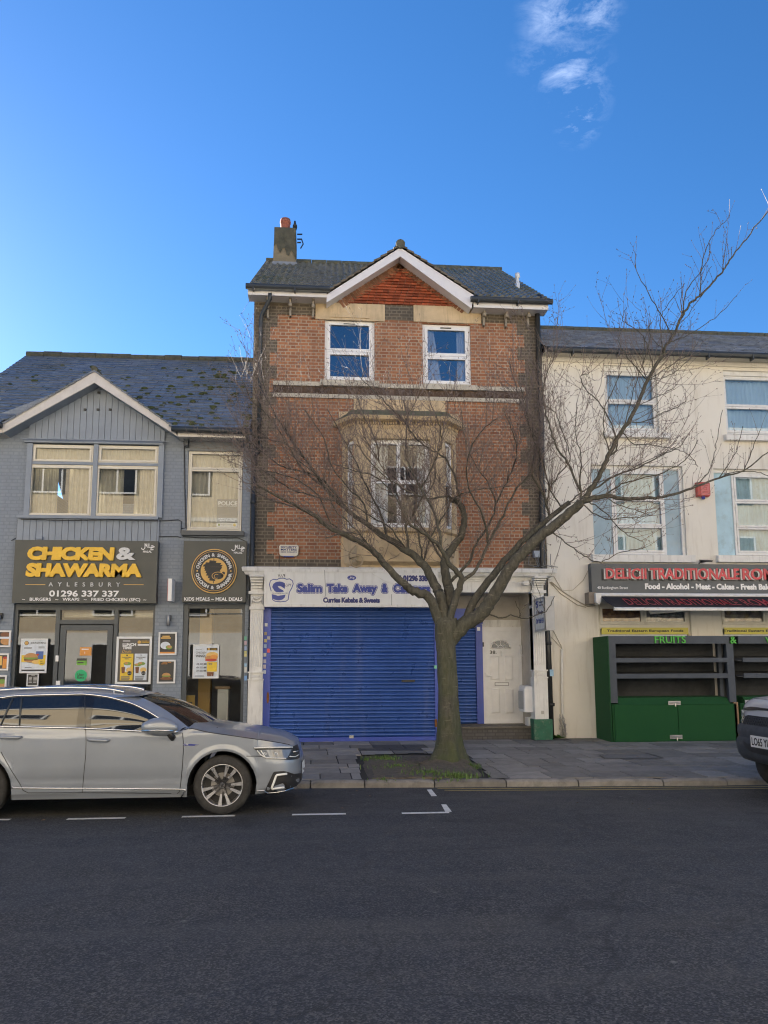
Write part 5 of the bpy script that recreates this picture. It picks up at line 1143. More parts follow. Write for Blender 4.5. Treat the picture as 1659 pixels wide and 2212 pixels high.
# backing behind the shutter, reveal post, lobby
YD = W+.85
g = MB(); g.box(gb_, gb_+.06, W-.1, W+.02, PAVE_Z-.01, zfb); obj('white_post', g, M_wpaint, bh)
da = rect(zI, 130, 795, 632, 1912, YD); stz = da[2]
g = MB(); g.box(pll[0], pll[1]+.02, W+.07, W+.2, 0, zf-.3); g.box(pll[1], gb_+.06, W+.08, W+.2, 0, zf-.3); obj('inner_wall', g, M_dark, bh)
M_lobby = mat('lobby_plaster', (.48, .45, .4), .85, .12, 3, dirt=(.26, .22, .18), dscale=2, damt=.5)
g = MB(); pxr = plr[0]
g.poly([(pxr, W-.15, PAVE_Z), (pxr, YD+.1, PAVE_Z), (pxr, YD+.1, zf-.3), (pxr, W-.15, zf-.3)]); g.poly([(gb_+.03, W, PAVE_Z), (gb_+.03, YD+.1, PAVE_Z), (gb_+.03, YD+.1, zf-.3), (gb_+.03, W, zf-.3)])
g.poly([(gb_, W-.1, zfb+.01), (pxr, W-.1, zfb+.01), (pxr, YD+.1, zfb+.01), (gb_, YD+.1, zfb+.01)])
zdt = da[3]; s2 = rect(zE, 1065, 330, 1212, 830, YD)
g.poly([(gb_, YD+.09, zdt-.3), (pxr, YD+.09, zdt-.3), (pxr, YD+.09, zfb+.02), (gb_, YD+.09, zfb+.02)]); g.poly([(da[1]-.05, YD+.09, stz), (pxr, YD+.09, stz), (pxr, YD+.09, zdt), (da[1]-.05, YD+.09, zdt)])
obj('lobby_wall', g, M_lobby, bh)
q = rect(zI, 155, 710, 606, 795, YD); g = MB(); g.box(da[0]-.02, da[1]+.02, YD+.02, YD+.08, q[2], q[3]); g.box(da[0]-.02, da[1]+.02, YD+.0, YD+.08, q[2]-.005, q[2]+.03); obj('door_head', g, M_wpaint, bh)
M_bstep = brick('blue_step_brick', (.09, .085, .08), (.13, .12, .11), (.07, .065, .06), .22, .07, bmp=.3)
g = MB(); g.box(gb_+.04, pxr-.01, W-.02, YD+.12, 0, stz-.03); obj('door_step', g, M_bstep, bh)
g = MB(); x = gb_+.04
while x < pxr-.05: u = min(x+.3, pxr-.02); [g.box(x+.003, u-.003, W-.05+j*.31, W-.05+j*.31+.304, stz-.035, stz-.001, rng.random()) for j in range(3)]; x = u
obj('step_tiles', g, mat('step_tile', (.14, .125, .1), .75, .2, 6, rnd=.2), bh)
xr1 = at(*zE(1180, 600), YD)[0]; sh2 = corrug('roller_shutter', gb_+.05, xr1, stz, s2[3]-.02, YD, M_shut, bh)
g = MB(); g.box(xr1, at(*zE(1213, 600), YD)[0], YD-.06, YD+.06, stz, s2[3]); obj('guide_rail', g, M_shf, sh2)
q = rect(zE, 1095, 250, 1213, 326, YD-.2); g = MB(); g.box(gb_+.05, q[1], YD-.2, YD+.08, q[2], q[3]); obj('shutter_box', g, M_shf, sh2)
q = rect(zE, 1185, 344, 1200, 362, YD-.06); g = MB(); g.box(q[0], q[1], YD-.068, YD-.062, q[2], q[3]); obj('key_switch', g, M_white, sh2)
# front door
g = MB(); g.ring(da[0], da[1], stz, da[3], .1, YD-.02, YD+.07, .05, .1); g.ring(da[0]+.1, da[1]-.1, stz+.05, da[3]-.1, .035, YD, YD+.07); fd = obj('front_door', g, M_white, bh)
dl = rect(zI, 205, 872, 545, 1868, YD); la, lb = da[0]+.135, da[1]-.135; lz0, lz1 = stz+.085, da[3]-.135
g = MB(); g.box(la, lb, YD+.012, YD+.06, lz0, lz1); leaf = obj('door_leaf', g, M_white, fd)
def dq(x0, y0, x1, y1): return rect(zI, x0, y0, x1, y1, YD)
for q in ((232, 1128, 345, 1415), (400, 1128, 505, 1415), (246, 1507, 355, 1797), (407, 1507, 513, 1797)):
    r_ = dq(*q); g = MB(); a, b, c, d = r_; y0 = YD+.012
    o4 = [(a, c), (b, c), (b, d), (a, d)]; i4 = [(a+.035, c+.035), (b-.035, c+.035), (b-.035, d-.035), (a+.035, d-.035)]
    for k in range(4): j = (k+1) % 4; g.poly([(o4[k][0], y0-.001, o4[k][1]), (o4[j][0], y0-.001, o4[j][1]), (i4[j][0], y0-.02, i4[j][1]), (i4[k][0], y0-.02, i4[k][1])])
    g.poly([(x, y0-.02, z) for x, z in i4]); obj('door_panel', g, M_white, fd)
c_ = a3(*zI(358, 1038), YD); rf_ = dq(252, 950, 464, 1038); rad = (rf_[1]-rf_[0])/2; g = MB()
g.tube([(c_.x+rad*1.12*math.cos(a*.196), YD+.006, c_.z+rad*.8*1.12*math.sin(a*.196)) for a in range(17)], .01, 6); g.tube([(c_.x+rad*.32*math.cos(a*.393), YD+.006, c_.z+rad*.3*math.sin(a*.393)) for a in range(9)], .007, 6); g.tube([(c_.x-rad*1.15, YD+.006, c_.z), (c_.x+rad*1.15, YD+.006, c_.z)], .012, 6)
for a in (.785, 1.571, 2.356): g.tube([(c_.x+rad*.3*math.cos(a), YD+.006, c_.z+rad*.26*math.sin(a)), (c_.x+rad*1.1*math.cos(a), YD+.006, c_.z+rad*.88*math.sin(a))], .006, 6)
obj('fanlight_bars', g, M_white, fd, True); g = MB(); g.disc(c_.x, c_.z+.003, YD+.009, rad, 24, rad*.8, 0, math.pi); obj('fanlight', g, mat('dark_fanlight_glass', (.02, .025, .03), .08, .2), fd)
ptext('38', zI, 232, 1066, 296, 1106, YD+.005, M_ktxt, fd, name='house_number', off=.015); ptext('A', zI, 299, 1092, 312, 1105, YD+.005, M_ktxt, fd, name='house_number')
r_ = dq(291, 1437, 452, 1475); g = MB(); g.ring(r_[0], r_[1], r_[2], r_[3], .008, YD-.002, YD+.013); obj('letterbox_trim', g, M_black, fd); g = MB(); g.box(r_[0]+.008, r_[1]-.008, YD+.002, YD+.013, r_[2]+.008, r_[3]-.008); obj('letterbox', g, M_white, fd)
p = a3(*zI(362, 1105), YD); g = MB(); g.ell((p.x, YD+.0, p.z), (.03, .02, .06)); g.tube([(p.x-.022, YD-.01, p.z-.02), (p.x, YD-.02, p.z-.07), (p.x+.022, YD-.01, p.z-.02)], .008, 6); obj('knocker', g, M_white, fd, True)
p = a3(*zI(195, 1360), YD-.01); g = MB(); g.box(p.x-.02, p.x+.02, YD-.02, YD+.012, p.z-.14, p.z+.08); g.tube([(p.x, YD-.02, p.z), (p.x, YD-.06, p.z), (p.x+.12, YD-.06, p.z-.005)], .011, 7); obj('handle', g, M_white, fd)
p = a3(*zI(150, 996), YD-.02); g = MB(); g.box(p.x-.02, p.x+.02, YD-.05, YD-.018, p.z-.05, p.z+.05); obj('doorbell', g, M_black, fd)
g = MB(); pq_ = pts(zI, ((596, 1006), (596, 1100), (620, 1135)), YD-.12); g.tube([pq_[0]+Vector((0, .1, 0)), pq_[0], pq_[1], pq_[2], pq_[2]+Vector((.08, .02, 0))], .02, 8); obj('grab_rail', g, M_wpaint, bh, True)
# meter cupboard
mz0, mz1 = at(*zI(690, 1780), W+.02)[1], at(*zI(690, 1482), W+.02)[1]; mxl, mxr = at(*zI(625, 1600), W-.02)[0], plr[0]+.04
mb_ = thing('meter_cupboard', 'white meter cupboard fixed in the entrance beside the right pilaster', 'cupboard', ((mxl+mxr)/2, W, mz0)); g = MB()
xlft = at(*zI(560, 1600), W+.42)[0]
g.loft([[(mxl+.02, W-.06, z), (mxr, W-.06, z), (mxr, W+.45, z), (xlft+.02, W+.45, z), (mxl, W-.04, z)] for z in (mz0, mz1-.06)]+[[(mxl+.06, W-.02, mz1), (mxr, W-.02, mz1), (mxr, W+.45, mz1+.02), (xlft+.06, W+.45, mz1+.02), (mxl+.05, W, mz1)]]); obj('cabinet', g, M_white, mb_)
g = MB(); g.poly([(xlft-.004+(mxl-xlft)*.1, W+.4, mz0+.06), (mxl-.006, W+.02, mz0+.06), (mxl-.006, W+.02, mz1-.1), (xlft-.004+(mxl-xlft)*.1, W+.4, mz1-.1)]); obj('cupboard_door', g, mat('meter_door', (.45, .46, .46), .5, .08), mb_)
g = MB(); g.tube(pts(zI, ((715, 1790), (720, 1830), (700, 1850)), W+.1), .02, 6); g.box(mxr-.14, mxr-.02, W+.02, W+.3, PAVE_Z+.12, mz0-.12); obj('supply_pipe', g, M_wpaint, mb_)
p = a3(*zI(847, 1785), YPF-.03); g = MB(); g.box(p.x-.03, p.x+.03, YPF-.03, YPF-.018, p.z-.035, p.z+.035); o = obj('socket_plate', g, mat('grey_metal2', (.45, .45, .43), .4)); tag(o, 'small square metal plate low on the right white pilaster', 'plate')
# ---- takeaway fascia sign
YSG = W-.36
S3 = rect(zH, 186, 90, 1640, 394, YSG); S3 = (S3[0], xs1, S3[2], S3[3])
s3 = thing('takeaway_sign', 'long white light box sign with blue Salim Take Away lettering', 'sign', ((S3[0]+S3[1])/2, YSG, S3[2]))
M_sgw = mat('white_sign_face', (.74, .75, .74), .45, .05, 2, dirt=(.4, .4, .38), dscale=2.5, damt=.35, streak=True)
g = MB(); g.box(S3[0]+.02, S3[1]-.02, YSG+.012, W-.1, S3[2]+.02, S3[3]-.02); obj('box', g, M_sgw, s3); g = MB(); g.ring(S3[0], S3[1], S3[2], S3[3], .055, YSG, W-.11); obj('frame', g, M_wpaint, s3)
YT = YSG+.009; M_bl2 = mat('dark_blue_vinyl', (.02, .03, .16), .45, .1)
for s, q in (('Salim', (447, 195, 668, 286)), ('Take', (690, 197, 877, 286)), ('Away', (902, 197, 1117, 303)), ('&', (1138, 195, 1204, 287)), ('Caterers', (1232, 197, 1552, 288))):
    R4 = rect(zH, *q, YT)
    for k, (m_, of, ins) in enumerate(((M_blue_txt, .034, .034), (M_sgw, .022, .034), (M_blue_txt, .013, .034))):
        text(s, R4[0]+ins, R4[1]-ins, R4[2]+ins, R4[3]-ins, YT-.004*k, m_, s3, off=.01, bold=of, ext=.001)
ptext('Curries Kebabs & Sweets', zH, 670, 318, 1130, 358, YT, M_bl2, s3, off=.02, bold=.006, space=.92); ptext('Tel: 01296 338 275', zH, 1243, 138, 1600, 182, YT, M_bl2, s3, off=.02, bold=.008, space=.9)
q = rect(zH, 866, 136, 938, 176, YT); g = MB(); g.disc((q[0]+q[1])/2, (q[2]+q[3])/2, YT-.002, (q[1]-q[0])/2, 28, (q[3]-q[2])/2); obj('halal_badge', g, M_blue_txt, s3)
halal(*rect(zH, 878, 146, 926, 168, YT), YT-.004, M_wtxt, s3)
g = MB()      # the digits over the hat
a, b, c, d = rect(zH, 300, 128, 358, 152, YT); ww = b-a; hh = d-c; T = lambda q: [(a+u*ww, c+v*hh) for u, v in q]
for st in ([(0, 1), (.13, .05), (.26, 1)], [(.36, .0), (.5, .95), (.64, .0)], [(.74, .95), (.86, .95), (.95, 1), (.95, 0)], [(.74, .95), (.75, .75), (.86, .7), (.95, .72)]): g.ribbon(T(st), .012, YT-.001)
obj('lettering', g, M_ktxt, s3)
def hp(L_): return [at(*zH(*p), YT) for p in L_]
g = MB(); g.ribbon(hp(((252, 285), (240, 250), (230, 210), (238, 180), (262, 168), (290, 172), (310, 160), (345, 158), (370, 168), (395, 164), (418, 180), (424, 205), (412, 240), (392, 275), (382, 335), (365, 347), (320, 352), (275, 347), (256, 335))), .018, YT-.001, True); obj('chef_hat_outline', g, M_blue_txt, s3)
ptext('S', zH, 252, 186, 362, 340, YT-.002, M_blue_txt, s3, off=.05); ptext('ALIM', zH, 338, 203, 408, 226, YT-.002, M_bl2, s3, shear=.3)
g = MB(); top_, bt_ = hp(((244, 262), (280, 272), (320, 274), (358, 268), (388, 256))), hp(((246, 288), (280, 297), (320, 300), (358, 294), (384, 282)))
for k in range(4): g.poly([(bt_[k][0], YT-.005, bt_[k][1]), (bt_[k+1][0], YT-.005, bt_[k+1][1]), (top_[k+1][0], YT-.005, top_[k+1][1]), (top_[k][0], YT-.005, top_[k][1])])
obj('banner', g, M_sgw, s3); ptext('Est. In Catering Since 1982', zH, 256, 276, 378, 290, YT-.007, M_bl2, s3)
g = MB(); g.tube([a3(*zH(*p), YSG-.005) for p in ((680, 92), (684, 180), (690, 290), (682, 312))], .004, 4); g.tube([a3(*zH(*p), YSG-.005) for p in ((1228, 290), (1228, 380))], .004, 4); obj('cable', g, M_gtxt, s3)
# sign tail right of the light box: loose cable swags over the cornice
g = MB(); g.tube([a3(*zH(*p), W-.35) for p in ((880, 62), (960, 72), (1060, 110), (1150, 170), (1260, 215), (1400, 240))], .007, 5); g.tube([a3(*zI(*p), W-.32) for p in ((300, 270), (420, 268), (640, 280), (710, 275), (740, 330))], .008, 5); g.box(*rect(zI, 626, 258, 690, 305, W-.3)[:2], W-.3, W-.1, *rect(zI, 626, 258, 690, 305, W-.3)[2:]); obj('cable', g, M_wpaint, bh)
# hanging box sign
hx = at(*zI(868, 640), W-1.0)[0]; hx2 = at(*zI(976, 640), W-1.0)[0]; hz0, hz1 = at(*zI(920, 825), W-1.0)[1], at(*zI(920, 442), W-1.0)[1]
s4 = thing('hanging_sign', 'white projecting box sign with blue kebab prices by the black downpipe', 'sign', (hx, W-.6, hz0)); g = MB(); g.box(hx, hx2, W-1.0, W-.28, hz0, hz1); obj('box', g, M_wpaint, s4)
g = MB(); g.box(hx-.004, hx2+.01, W-1.01, W-.98, hz0-.01, hz1+.01); g.box(hx-.01, hx+.015, W-1.0, W-.28, hz0-.012, hz0+.03); g.box(hx-.01, hx+.015, W-1.0, W-.28, hz1-.03, hz1+.012); g.box(hx-.01, hx+.015, W-1.01, W-.96, hz0, hz1); g.box(hx-.01, hx+.015, W-.32, W-.27, hz0, hz1); obj('trim', g, mat('grey_trim', (.4, .41, .42), .4, .1), s4)
g = MB(); g.box(hx+.05, hx+.1, W-.28, W, hz1-.2, hz1-.14); g.box(hx+.05, hx+.1, W-.28, W, hz0+.14, hz0+.2); obj('bracket', g, M_black, s4)
xfL = left_face(hx-.003); hh = hz1-hz0; yl, yr = -(W-.36), -(W-.93)
for s, v0, v1, a, b, m_ in (('Salim', .84, .91, .42, .95, M_bl2), ('Takeaway', .74, .81, .42, .98, M_bl2), ('S', .72, .93, .05, .35, M_blue_txt), ('3 Kebabs', .5, .62, .05, .95, M_bl2), ('Or Roll £1', .22, .38, .02, .98, M_blue_txt)):
    text(s, yl+(yr-yl)*a, yl+(yr-yl)*b, hz0+hh*v0, hz0+hh*v1, 0, m_, s4, xf=xfL, off=.03)
# alarm box
q = rect(zD, 197, 857, 299, 915, W-.08); ab = thing('alarm_box', 'white security alarm box on the brick wall with blue lettering', 'alarm box', ((q[0]+q[1])/2, W, q[2])); g = MB()
a, b, c, d = q; g.prism([(a+.04, c), (b-.04, c), (b-.01, c+.05), (b, d-.04), (b-.03, d), (a+.03, d), (a, d-.04), (a+.01, c+.05)], W-.1, W-.005); obj('box', g, M_cream_up, ab)
ptext('SECURITY', zD, 206, 863, 290, 874, W-.102, M_bl2, ab, off=.03); ptext('MATTERS', zD, 207, 876, 290, 887, W-.102, M_bl2, ab, off=.03); ptext('0800 0266693', zD, 207, 890, 289, 898, W-.102, M_bl2, ab); g = MB(); g.box(a+.1, b-.1, W-.1, W-.01, c-.02, c); obj('strobe', g, M_blue_txt, ab)
g = MB(); g.tube([((a+b)/2-.2, W-.01, c+.02), ((a+b)/2-.2, W-.01, zf)], .008, 5); obj('cable', g, M_black, ab)
q = rect(zI, 690, -80, 760, 0, W-.1); jb = rect(zF, 88, 1565, 136, 1608, W-.1); g = MB(); g.box(jb[0], jb[1], W-.12, W-.01, jb[2], jb[3]); o = obj('junction_box', g, mat('blue_grey_box', (.3, .36, .45), .5)); tag(o, 'blue grey junction box with loose cables above the right end of the shop cornice', 'junction box')
g = MB()
for k in range(7): x0 = jb[0]-.1+.08*k; g.tube([(x0, W-.1, jb[2]+rng.uniform(0, .2)), (x0+rng.uniform(-.2, .1), W-.16, jb[2]-.18), (x0+rng.uniform(-.1, .2), W-.2, zf+.05)], .008, 4)
obj('loose_cables', g, M_gtxt, o)
# ================================================================== cream building on the right
ch_ = thing('cream_house', 'cream rendered building with slate roof and pale blue blinded windows', 'building', (9., W, PAVE_Z))
M_crm = mat('cream_render', (.74, .715, .65), .85, .05, 1.2, bmp=.12, bscale=60, dirt=(.4, .34, .25), dscale=1.6, damt=.5, streak=True)
cx0, cx1 = bx1+.02, 15.5; HW = {}
YR = W+.01
h1, h2 = rect(zF, 568, 325, 920, 770, YR), rect(zF, 1370, 360, 1760, 790, YR); h3, h4 = rect(zF, 484, 992, 1100, 1592, YR), rect(zF, 1310, 1018, 1930, 1596, YR)
h5, h6 = rect(zG, 522, 385, 1142, 600, YR), rect(zG, 1345, 395, 1960, 600, YR)
h5 = (h5[0], h5[1], 1.2, h5[3]); h6 = (h6[0], h6[1], 1.2, h6[3])
ze3 = (at(*zF(200, 262), YR)[1]+at(*zF(1500, 310), YR)[1])/2
g = MB(); g.wall(cx0, cx1, 0, ze3, YR, [h1, h2, h3, h4, h5, h6], .13); g.box(cx1-.2, cx1, YR+.01, W+7, 0, ze3); g.box(cx0, cx1, W+6.8, W+7, 0, ze3)
g.box(cx0, cx1-.2, YR+.3, W+6.8, 3.4, 3.6)
obj('wall', g, M_crm, ch_)
# wall stands 1 cm behind the brick house; roof
YE3 = YR-.3
zer = (at(*zF(130, 203), YE3)[1]+at(*zF(1600, 262), YE3)[1])/2; zrr = (at(*zF(130, 72), W+3)[1]+at(*zF(1650, 133), W+3)[1])/2
M_slate2 = slate_mat('wet_blue_slate', (.08, .1, .14), (.22, .255, .31), (.08, .085, .06), .4)
r3 = tile_roof('roof', ch_, cx0+.05, cx1+.1, (YE3-.08, zer), (W+3, zrr), M_slate2, .2, .3, jit=.006)
g = MB(); g.poly([(cx0, YE3, zer-.02), (cx1, YE3, zer-.02), (cx1, W+3, zrr-.03), (cx0, W+3, zrr-.03)]); g.poly([(cx0, W+7, zer), (cx1, W+7, zer), (cx1, W+3, zrr-.03), (cx0, W+3, zrr-.03)]); obj('underlay', g, M_dark, r3)
g = MB(); x = cx0
while x < cx1: g.tube([(x, W+3, zrr), (x+.44, W+3, zrr+.006)], .1, 8); x += .45
obj('ridge_tiles', g, MATS['old_ridge_tile'], r3)
g = MB(); g.tube([(cx0+.05, YE3-.1, zer-.04), (cx1+.1, YE3-.1, zer-.04)], .07, 8); x = cx0+.6
while x < cx1: g.box(x, x+.03, YE3-.17, YE3-.02, zer-.16, zer-.04); x += 1.05
obj('gutter', g, M_gutter, ch_)
M_soff = mat('cream_soffit', (.55, .52, .44), .6, .07, 3, dirt=(.36, .33, .27), dscale=3, damt=.4)
g = MB(); g.box(cx0+.02, cx1, YE3-.02, YE3, ze3-.02, zer-.02); g.box(cx0+.02, cx1, YE3, YR, ze3-.01, ze3+.02); obj('fascia_board', g, M_soff, ch_)
g = MB(); g.box(cx0+.02, cx1, YR-.04, YR+.01, ze3-.11, ze3-.01); obj('soffit_moulding', g, M_crm, ch_)
# windows
M_blind = mat('blue_blind', (.45, .62, .76), .8, .06, 2, bmp=.1, bscale=6); M_film = mat('pale_window_film', (.42, .6, .7), .75, .12, 3, dirt=(.28, .36, .38), dscale=5, damt=.7)
M_infill = mat('grey_infill', (.34, .46, .54), .7, .12, 2.5, dirt=(.45, .48, .48), dscale=4, damt=.5)
M_wup2 = mat('weathered_upvc', (.7, .71, .71), .45, .06, 5, dirt=(.35, .3, .24), dscale=6, damt=.5)
def rev(name, h, s): return (h[0]+s, h[1]-s*0, h[2], h[3])
zb1 = at(*zF(750, 348), YR)[1]
g = MB(); g.box(h1[0], h1[1], YR+.05, YR+.14, zb1-.04, h1[3]); obj('window_head', g, M_wup2, ch_); g = MB(); g.box(h2[0], h2[1], YR+.05, YR+.14, at(*zF(1600, 390), YR)[1], h2[3]); obj('window_head', g, M_wup2, ch_)
window(ch_, (h1[0], h1[1]-.0, h1[2]+.04, zb1-.04), YR+.09, [(0, 1, 0, .5), (0, 1, .5, 1)], .03, .05, M_wup2, M_glass, .07, curtain=[(0, 1, 0, 1, 0)], cmat=M_blind)
window(ch_, (h2[0], h2[1], h2[2]+.05, at(*zF(1600, 390), YR)[1]), YR+.09, [(0, 1, 0, .47), (0, 1, .47, 1)], .03, .05, M_wup2, M_glass, .07, curtain=[(0, 1, 0, 1, 0)], cmat=M_blind)
for h, (ul, ur) in ((h3, ((612, 640), (928, 966))), (h4, ((1425, 1455), (1775, 1815)))):
    x1, x2 = at(*zF(ul[0], 1300), YR+.1)[0], at(*zF(ur[1], 1300), YR+.1)[0]
    window(ch_, (x1, x2, h[2]+.02, h[3]-.08), YR+.09, [(0, 1, 0, .325), (0, 1, .325, .66), (0, 1, .66, 1)], .05, .045, M_wup2, M_glass, .08, curtain=[(0, 1, 0, 1, 0)], cmat=M_film)
    for a, b, m_ in ((h[0], x1, M_infill if h is h3 else M_film), (x2, h[1], M_infill)): g = MB(); g.box(a, b, YR+.12, YR+.15, h[2], h[3]-.06); obj('infill_panel', g, m_, ch_)
    g = MB(); g.box(h[0], h[1], YR+.08, YR+.17, h[3]-.08, h[3]); g.box(h[1]-.07, h[1], YR+.06, YR+.16, h[2], h[3]-.08); obj('window_head', g, M_wup2, ch_)
for z, q in ((zF, (572, 770, 1010, 802)), (zF, (1380, 788, 1790, 824)), (zF, (485, 1592, 1172, 1640)), (zF, (1326, 1598, 2000, 1642))):
    e = rect(z, *q, YR-.12); g = MB(); g.loft([[(x, y, zz) for y, zz in ((YR-.13, e[2]), (YR+.1, e[2]), (YR+.1, e[3]+.03), (YR-.13, e[3]))] for x in (e[0], e[1])]); obj('window_sill', g, M_wpaint, ch_)
# ground floor windows
def foodmat(nm, c1, c2, c3, sc):
    m, t, b = nodes(nm); setc(b, c1, .5); v = t.nodes.new('ShaderNodeTexVoronoi'); v.inputs['Scale'].default_value = sc; c = t.nodes.new('ShaderNodeTexCoord'); t.links.new(c.outputs['Object'], v.inputs[0])
    v.feature = 'SMOOTH_F1'; v.inputs['Smoothness'].default_value = .2
    k = mix(t, ramp(t, v.outputs['Distance'], .1, .6), c1, c2); k = mix(t, ramp(t, v.outputs['Color'], .3, .9, 0, .8), k, c3); k = mix(t, ramp(t, noise(t, sc*2, 5), .4, .7, 0, .5), k, scale_c(c2, .5)); t.links.new(k, b.inputs['Base Color']); MATS[nm] = m; return m
M_food = [foodmat('bread_print', (.5, .27, .1), (.12, .05, .02), (.35, .17, .06), 9), foodmat('fish_print', (.3, .33, .35), (.06, .07, .08), (.5, .46, .42), 11), foodmat('cheese_print', (.5, .36, .16), (.16, .12, .12), (.55, .5, .42), 7)]
names = ('bread and rolls', 'fish and meats', 'cheeses')
for h, q0, lts in ((h5, 522, ((540, 812), (850, 1112))), (h6, 1345, ((1363, 1650), (1690, 1950)))):
    zb_ = at(*zG(q0+300, 540), YR)[1]; zt_ = h[3]
    o = window(ch_, (h[0], h[1], zb_, zt_), YR+.06, [(0, .5, 0, 1), (.5, 1, 0, 1)], .05, .06, M_cream_up, M_glass, .07, name='shop_window')
    z2 = at(*zG(q0+300, 592), YR)[1]
    g = MB(); g.ring(h[0], h[1], 1.2, zb_, .05, YR+.06, YR+.13); p_ = obj('window_frame', g, M_cream_up, ch_); g = MB(); g.poly([(h[0]+.05, YR+.1, 1.25), (h[1]-.05, YR+.1, 1.25), (h[1]-.05, YR+.1, zb_-.05), (h[0]+.05, YR+.1, zb_-.05)]); obj('pane', g, M_glass, p_)
    for k in (0, 1):
        a = h[0]+.11+(h[1]-h[0]-.1)*.5*k; b = a+(h[1]-h[0]-.1)*.5-.12; ci = 0 if (h is h5 and k == 0) else (1 if h is h5 else 2)
        g = MB(); g.box(a, b, YR+.1, YR+.105, zb_+.11, zt_-.11); fp = obj('food_picture', g, M_food[ci])
        tag(fp, ('photo print of %s in the shop window under the awning' % names[ci]) if not (h is h6 and k) else 'photo print of cheeses in the shop window cut off by the photo edge', 'poster', 'food photo prints in the shop windows')
    e = rect(zG, q0+22, 547, q0+604, 592, YR+.03); yb = thing('banner_strip', 'yellow Traditional Eastern European Foods strip %s' % ('above the left bay of the green stall' if h is h5 else 'cut off by the right photo edge'), 'banner', ((e[0]+e[1])/2, YR+.04, e[2]), 'yellow shop window strips')
    g = MB(); g.box(e[0], e[1], YR+.035, YR+.05, e[2], e[3]); obj('strip', g, mat('yellow_strip', (.6, .55, .1), .5, .06), yb)
    t_ = rect(zG, q0+57 if h is h5 else q0+15, 560, q0+570 if h is h5 else q0+530, 580, YR+.03); text('Traditional Eastern European Foods', *t_, YR+.033, M_ktxt, yb, off=.03)
# alarm box, floodlight, cables
q = rect(zF, 1184, 1104, 1268, 1200, YR-.1); ra = thing('alarm_box', 'red alarm box on the cream wall between the first floor windows', 'alarm box', ((q[0]+q[1])/2, YR, q[2])); M_ral = mat('red_alarm', (.42, .06, .05), .45, .1, 6)
g = MB(); g.loft([[(q[0]+e, YR-.12+e, z), (q[1]-e, YR-.12+e, z), (q[1], YR-.01, z), (q[0], YR-.01, z)] for z, e in ((q[2], .02), (q[2]+.03, 0), (q[3]-.03, 0), (q[3], .02))]); obj('box', g, M_ral, ra)
f_ = rect(zF, 1210, 1115, 1266, 1192, YR-.12); g = MB(); g.box(f_[0], f_[1], YR-.125, YR-.119, f_[2], f_[3]); obj('front_plate', g, mat('faded_red', (.55, .16, .16), .5, .1), ra)
g = MB(); ly, lz = YR-.127, f_[2]; hh = f_[3]-f_[2]; ww = f_[1]-f_[0]
for v in (.85, .8, .3, .25, .18): g.box(f_[0]+ww*.15, f_[0]+ww*.85, ly, ly+.002, lz+hh*v, lz+hh*(v+.03))
g.ring(f_[0]+ww*.3, f_[0]+ww*.7, lz+hh*.45, lz+hh*.7, .01, ly, ly+.002); obj('small_print', g, M_ral, ra); g = MB(); g.lathe(((q[0]+q[1])/2, YR-.07, q[2]-.06), [(.03, 0), (.04, .02), (.04, .06)], 10); obj('strobe', g, M_blue_txt, ra, True)
q = rect(zG, 1216, 86, 1276, 110, YR-.25); fl_ = thing('floodlight', 'small black floodlight above the grocery sign', 'floodlight', ((q[0]+q[1])/2, YR-.2, q[2])); g = MB(); g.loft([[(q[0], YR-.35, q[2]+.03), (q[1], YR-.35, q[2]+.03), (q[1], YR-.12, q[3]), (q[0], YR-.12, q[3])], [(q[0]+.02, YR-.34, q[2]), (q[1]-.02, YR-.34, q[2]), (q[1]-.02, YR-.11, q[3]-.04), (q[0]+.02, YR-.11, q[3]-.04)]]); obj('lamp_head', g, M_black, fl_)
g = MB(); g.tube([(q[0]+.05, YR-.2, q[2]+.06), (q[0]-.01, YR-.1, q[2]-.02), (q[0]-.02, YR-.05, q[2]-.18)], .012, 6); g.box((q[0]+q[1])/2-.03, (q[0]+q[1])/2+.03, YR-.15, YR, q[2]+.02, q[2]+.06); obj('bracket', g, M_black, fl_)
g = MB(); T3 = lambda L_, Y=YR-.012: [a3(*zG(*p), Y) for p in L_]
g.tube(T3(((205, 240), (290, 310), (400, 380), (450, 405), (500, 400))), .014, 5); g.tube(T3(((195, 240), (270, 320), (380, 395), (440, 412))), .01, 5); g.tube(T3(((215, 190), (280, 300), (350, 295), (420, 230), (455, 160))), .007, 5); g.tube(T3(((205, 610), (270, 680), (277, 690))), .006, 4); g.tube(T3(((215, 560), (272, 670), (277, 690))), .006, 4)
obj('cable', g, mat('pale_cable', (.4, .36, .28), .6), ch_)
g = MB(); g.tube(T3(((277, 690), (277, 900), (280, 1150), (287, 1285)), YR-.04), .028, 8); obj('conduit_pipe', g, M_wpaint, ch_, True)
# chain
p0 = a3(*zG(262, 1130), YR-.08); chn = MB()
def links(A, B, n):
    for k in range(n):
        c = A+(B-A)*((k+.5)/n)+Vector((.012*math.sin(k*1.3), .01*math.cos(k*2), 0)); d = (B-A)/n*.75; pr = Vector((1, .3, 0)) if k % 2 else Vector((.3, 1, 0)); pr = pr.normalized()*.014
        chn.tube([c+d*math.cos(a*.785)+pr*math.sin(a*.785) for a in range(9)], .005, 4, False)
z0 = .19
for px, tp, bt in ((262, 1130, 1285), (280, 1130, 1290), (290, 1150, 1290), (298, 1190, 1288)): links(a3(*zG(px, tp), YR-.08), Vector((a3(*zG(px+8, bt), YR-.08).x, YR-.09, z0)), 15)
o = obj('chain', chn, mat('galvanised_steel', (.45, .45, .46), .35, .1, metal=.9)); tag(o, 'galvanised chain hanging round the thin pipe on the cream wall', 'chain')
